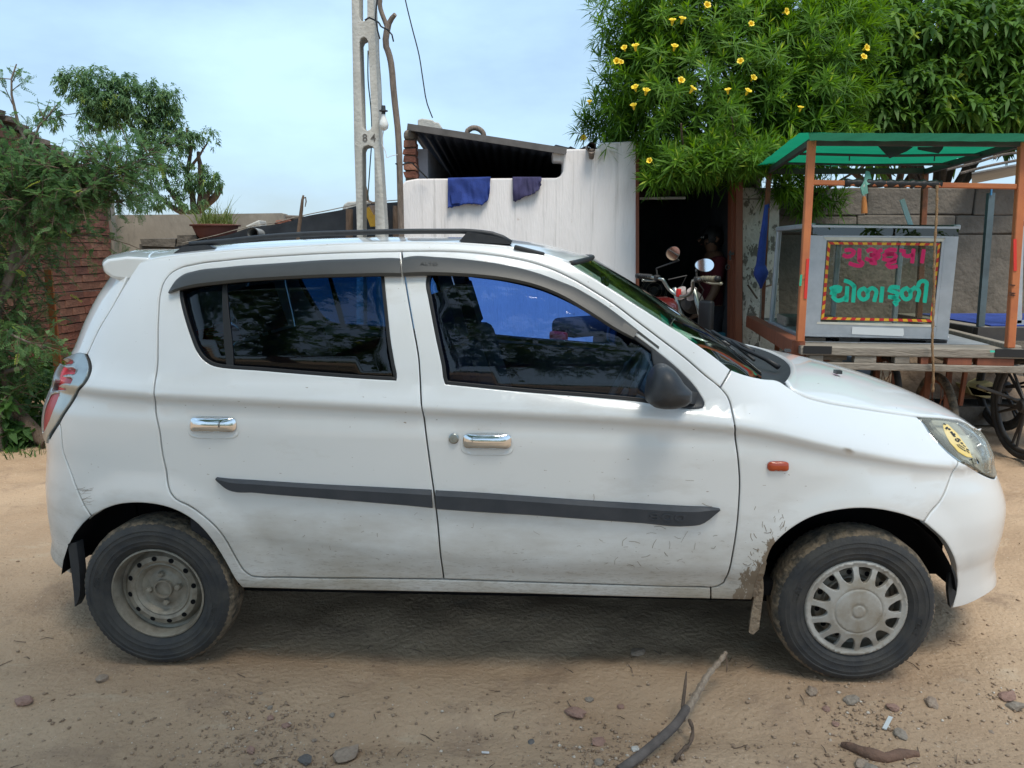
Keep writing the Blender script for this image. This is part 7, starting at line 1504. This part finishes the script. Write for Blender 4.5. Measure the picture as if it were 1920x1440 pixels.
for i,(a,b_) in enumerate((((0,548),(215,543)),((20,636),(205,646)),((0,783),(140,772)))):
    q=MB(); q.tube([atY(a[0],a[1],5.85),atY((a[0]+b_[0])/2,(a[1]+b_[1])/2+3,5.86),atY(b_[0],b_[1],5.88)],.0022,4); o=q.build('fence_wire',mat('pale_wire',(.3,.3,.29),rough=.5,metal=.5)); tag(o,('upper','middle','lowest')[i]+' strand of thin wire strung on the orange iron post','wire')
# --- tree over the photographer: shades the car and shows in its windows
TR=Vector((-2.9,-2.6,0))
def rb(*L_): return [Vector(p) for p in L_]
brs=[(rb((-2.8,-2.5,2.2),(-1.8,-1.8,3.1),(-.4,-.9,3.8),(1.6,-.1,4.2)),.09,.012,1.0),(rb((-2.8,-2.5,2.2),(-2.4,-1.2,3.2),(-1.6,.1,4.0),(-.6,.8,4.3)),.08,.012,1.0),(rb((-2.8,-2.5,2.0),(-1.2,-2.8,3.0),(.6,-3.0,3.5),(2.2,-3.1,3.6)),.08,.012,.8),(rb((-2.8,-2.5,2.2),(-3.4,-1.0,3.3),(-3.6,.2,4.0)),.08,.012,1.0),(rb((-.4,-1.3,3.7),(.4,-.5,4.1),(.9,.3,4.3)),.03,.008,1.2)]
TBL=[((-2.2,.2,4.3),(1.3,1.2,.5),1.4),((-.5,.4,4.5),(1.4,1.2,.5)),((1.0,.3,4.45),(1.3,1.1,.45),.7),((2.4,.1,4.3),(1.0,1.0,.4),.25),((-3.4,-.3,4.2),(1.0,1.2,.6)),((-1.0,-2.6,3.9),(1.8,.9,.6)),((1.2,-3.0,3.7),(1.2,.7,.4),.6)]
thorn_tree('overhanging_acacia',TR,brs,TBL,1500,4,'wide thorny acacia overhanging the dirt in front of the car',42,L0=.17,ll=.05,lw=.02,trunkp=[(rb((-2.9,-2.6,-.1),(-2.85,-2.55,1.2),(-2.8,-2.5,2.2)),.16,.11)],twig=.5,pairs=7)
# things across the lane behind the camera: a hedge line and a far wall
hb_=whorl_tree('lane_hedge',(0,-14,0),[((x*1.4,-14+random.uniform(-.6,.6),.9+random.uniform(0,.4)),(1.8,.7,.9+random.uniform(0,.5))) for x in(-8,-6,-4,-2,0,2,4.2,6.5,8.5)],900,7,.28,.14,M_leafm,'long leafy hedge on the far side of the lane',44,.4,0,trunk=.05); hb_['category']='hedge'
# ================================================================= ground litter
st_me=[stone_mesh(i,2,.3,.62) for i in range(7)]
def put(me,p,s,m,name,label,cat,group=None,rz=None,sq=(1,1,1)):
    mm=me.copy(); mm.materials.clear(); mm.materials.append(m); o=bpy.data.objects.new(name,mm); C.objects.link(o); o.location=(p[0],p[1],gz(p[0],p[1])+s*.22); o.scale=(s*sq[0],s*sq[1],s*sq[2]); o.rotation_euler=(random.uniform(-.2,.2),random.uniform(-.2,.2),random.uniform(0,6.28) if rz is None else rz); tag(o,label,cat,group); return o
for px,py,s,mi,lb in((1197,1210,.028,0,'pale stone on the dirt in the shade of the car sill'),(649,1393,.036,0,'flat tan stone slab in the foreground dirt'),(571,1405,.022,3,'dark grey stone in the foreground left of the tan slab'),(191,1270,.022,0,'pale chip of brick in the dirt under the rear wheel'),(46,1307,.026,2,'brown clod of earth at the left foreground'),(1080,1318,.030,2,'cracked pink brown clod in the middle foreground'),(1522,1290,.020,0,'pointed tan stone in front of the front wheel'),(1675,1316,.022,2,'round pink stone beside the white plastic strip'),(1690,1366,.020,1,'grey stone below the white plastic strip'),(1596,1306,.022,1,'grey stone above the small gravel patch near the front wheel'),(1748,1308,.022,0,'tan stone right of the front wheel'),(1617,1420,.020,0,'pale stone beside the strip of bark at the bottom'),(1636,1430,.022,1,'grey rounded stone at the bottom edge under the bark'),(1900,1312,.028,1,'large grey pebble in the gravel at the right edge'),(1890,1300,.026,2,'flat pink stone in the gravel at the right edge'),(1123,1372,.022,2,'reddish stone left of the dead branch'),(1192,1389,.013,4,'small white stone left of the dead branch'),(996,1366,.011,3,'small black stone in the middle foreground'),(470,1386,.013,2,'small red brick crumb in the left foreground')):
    p=gnd(px,py); put(random.choice(st_me),p,s*1.0,M_st[mi],'stone',lb,'stone',sq=(1.2,.9,.75))
for i in range(14):
    px=random.choice([random.uniform(430,580),random.uniform(1080,1200),random.uniform(1480,1700),random.uniform(1840,1920),random.uniform(0,1920)]); py=random.uniform(1290,1436); p=gnd(px,py); put(random.choice(st_me),p,random.uniform(.008,.015),random.choice(M_st[:3]),'pebble','small loose pebble lying on the sandy ground','pebble','small pebbles scattered on the dirt')
def gravel(name,n,seed,cl,smin,smax):
    g=np.random.default_rng(seed); pts=[]
    for (px,py,sx_,sy_,w) in cl:
        k=int(n*w); X=g.normal(px,sx_,k); Y=g.normal(py,sy_,k)
        for a,b_ in zip(X,Y):
            if 700<b_<1470 and -60<a<1990: p=gnd(a,b_); pts.append((p.x,p.y))
    pts=np.array(pts); k=len(pts); zz=gheight(pts[:,0],pts[:,1]); s=smin+(smax-smin)*g.random(k)**3
    o8=np.array([[1,0,0],[-1,0,0],[0,1,0],[0,-1,0],[0,0,.7],[0,0,-.7]],float); V=(o8[None]*(1+g.normal(0,.25,(k,6,1))))*s[:,None,None]
    a=g.random(k)*6.28; ca,sa=np.cos(a),np.sin(a); R=np.stack([np.stack([ca,-sa,0*a],-1),np.stack([sa,ca,0*a],-1),np.stack([0*a,0*a,1+0*a],-1)],1); V=np.einsum('kij,kvj->kvi',R,V)+np.stack([pts[:,0],pts[:,1],zz+s*.25],1)[:,None]
    Fq=np.array([[0,2,4],[2,1,4],[1,3,4],[3,0,4],[2,0,5],[1,2,5],[3,1,5],[0,3,5]]); Fq=(np.arange(k)[:,None,None]*6+Fq[None]).reshape(-1,3)
    return V.reshape(-1,3),Fq,np.repeat(g.random(k),6)
M_grav=leafmat('gravel_mix',(.22,.15,.10),(.42,.31,.22),(.62,.56,.48),trans=0,rough=.9)
CL=[(500,1340,70,32,.10),(480,1400,160,30,.10),(1140,1385,60,30,.10),(1180,1425,60,14,.05),(1620,1335,55,22,.10),(1690,1420,140,18,.08),(1890,1300,40,26,.06),(640,1410,180,24,.07),(960,1360,520,60,.22),(300,1330,300,60,.07),(1750,1240,120,90,.05)]
V,Fq,vc=gravel('gravel',3400,71,CL,.0016,.008); tag(big_mesh('gravel',V,Fq,M_grav,None,uvcol=vc),kind='stuff')
M_clod=mat('soil_clod',(.36,.26,.18),(.26,.18,.12),rough=.98,scale=9); V,Fq,vc=gravel('clods',650,72,[(960,1340,560,70,.5),(1450,1380,220,45,.14),(300,1360,260,50,.14),(1780,1150,120,130,.12),(40,1050,70,90,.10)],.002,.009); tag(big_mesh('soil_crumbs',V,Fq,M_clod,None,uvcol=vc),kind='stuff')
# dead branch
db=empty('dead_branch',gnd(1240,1390)); tag(db,'dead grey branch with a bleached split end lying in the foreground','branch')
def gp(px,py,dz): p=gnd(px,py); return (p.x,p.y,gz(p.x,p.y)+dz)
q=MB(); c=crom([gp(1160,1450,.02),gp(1200,1424,.028),gp(1240,1395,.045),gp(1270,1362,.062),(gp(1287,1342,.08))],.02); q.tube(c,[.0135]*len(c),12); q.build('barked_stem',mat('charcoal_bark',(.15,.125,.11),(.085,.07,.062),rough=.9,scale=14,stretch=(1,1,1),bump=.4),db,True,60)
q=MB(); c=crom([gp(1278,1352,.06),gp(1300,1332,.085),gp(1325,1305,.10),gp(1350,1282,.115),gp(1358,1274,.118)],.015); n=len(c); q.tube(c,[.014-.007*i/n+.002*math.sin(i*2.1) for i in range(n)],7); q.build('split_end',mat('bleached_wood',(.38,.30,.225),(.24,.18,.13),rough=.9,scale=9,stretch=(6,6,1),bump=.5),db,True,30)
q=MB(); q.tube([gp(1279,1342,.08),gp(1283,1325,.11),gp(1285,1308,.125)],[.006,.005,.002],6); q.tube([gp(1357,1275,.118),gp(1361,1282,.10),gp(1361,1290,.085)],[.004,.003,.001],5); q.build('splinter',M_bark,db)
q=MB(); c=crom([gp(1292,1356,.06),gp(1298,1366,.045),gp(1294,1390,.02),gp(1280,1410,.014),gp(1265,1430,.012)],.02); q.tube(c,[.0055+.0012*math.sin(i*1.7) for i in range(len(c))],7); q.build('side_twig',M_bark,db,True,60)
q=MB(); c=crom([gp(1582,1376,.004),gp(1600,1388,.008),gp(1625,1402,.012),gp(1660,1412,.008),gp(1700,1402,.006),gp(1722,1400,.002)],.02); n=len(c); q.tube(c,[.010+.007*math.sin(math.pi*i/n)+.002*math.sin(i*1.3) for i in range(n)],9); o=q.build('rotten_bark',mat('red_brown_bark',(.22,.125,.085),(.14,.085,.06),rough=.95,scale=14,bump=.6),None,True,50); tag(o,'reddish strip of rotten bark half buried at the bottom right','bark')
q=MB(); a=Vector(gp(1659,1356,.008)); b_=Vector(gp(1671,1335,.012)); q.beam(a,b_,.012,.0025); o=q.build('plastic_scrap',mat('white_plastic',(.6,.64,.64),rough=.4)); tag(o,'white plastic strip lying on the gravel near the front wheel','litter')
q=MB(); a=Vector(gp(903,1389,.006)); b_=Vector(gp(917,1388,.006)); q.beam(a,b_,.008,.002); o=q.build('paper_scrap',mat('white_paper',(.68,.66,.66),rough=.7)); tag(o,'tiny white paper scrap in the middle foreground','litter')
q=MB()
gtw=np.random.default_rng(5)
for i in range(46):
    px,py=gtw.uniform(0,1920),gtw.uniform(1180,1435); p=np.array(gp(px,py,.003)); a=gtw.uniform(0,3.14); l_=gtw.uniform(.02,.07); d=np.array((math.cos(a),math.sin(a),.06*gtw.normal()))*l_; q.tube([p-d/2,p+[gtw.normal(0,.004),gtw.normal(0,.004),.003],p+d/2],[.0014,.0013,.0008],4)
tag(q.build('twig_litter',M_bark),kind='stuff')
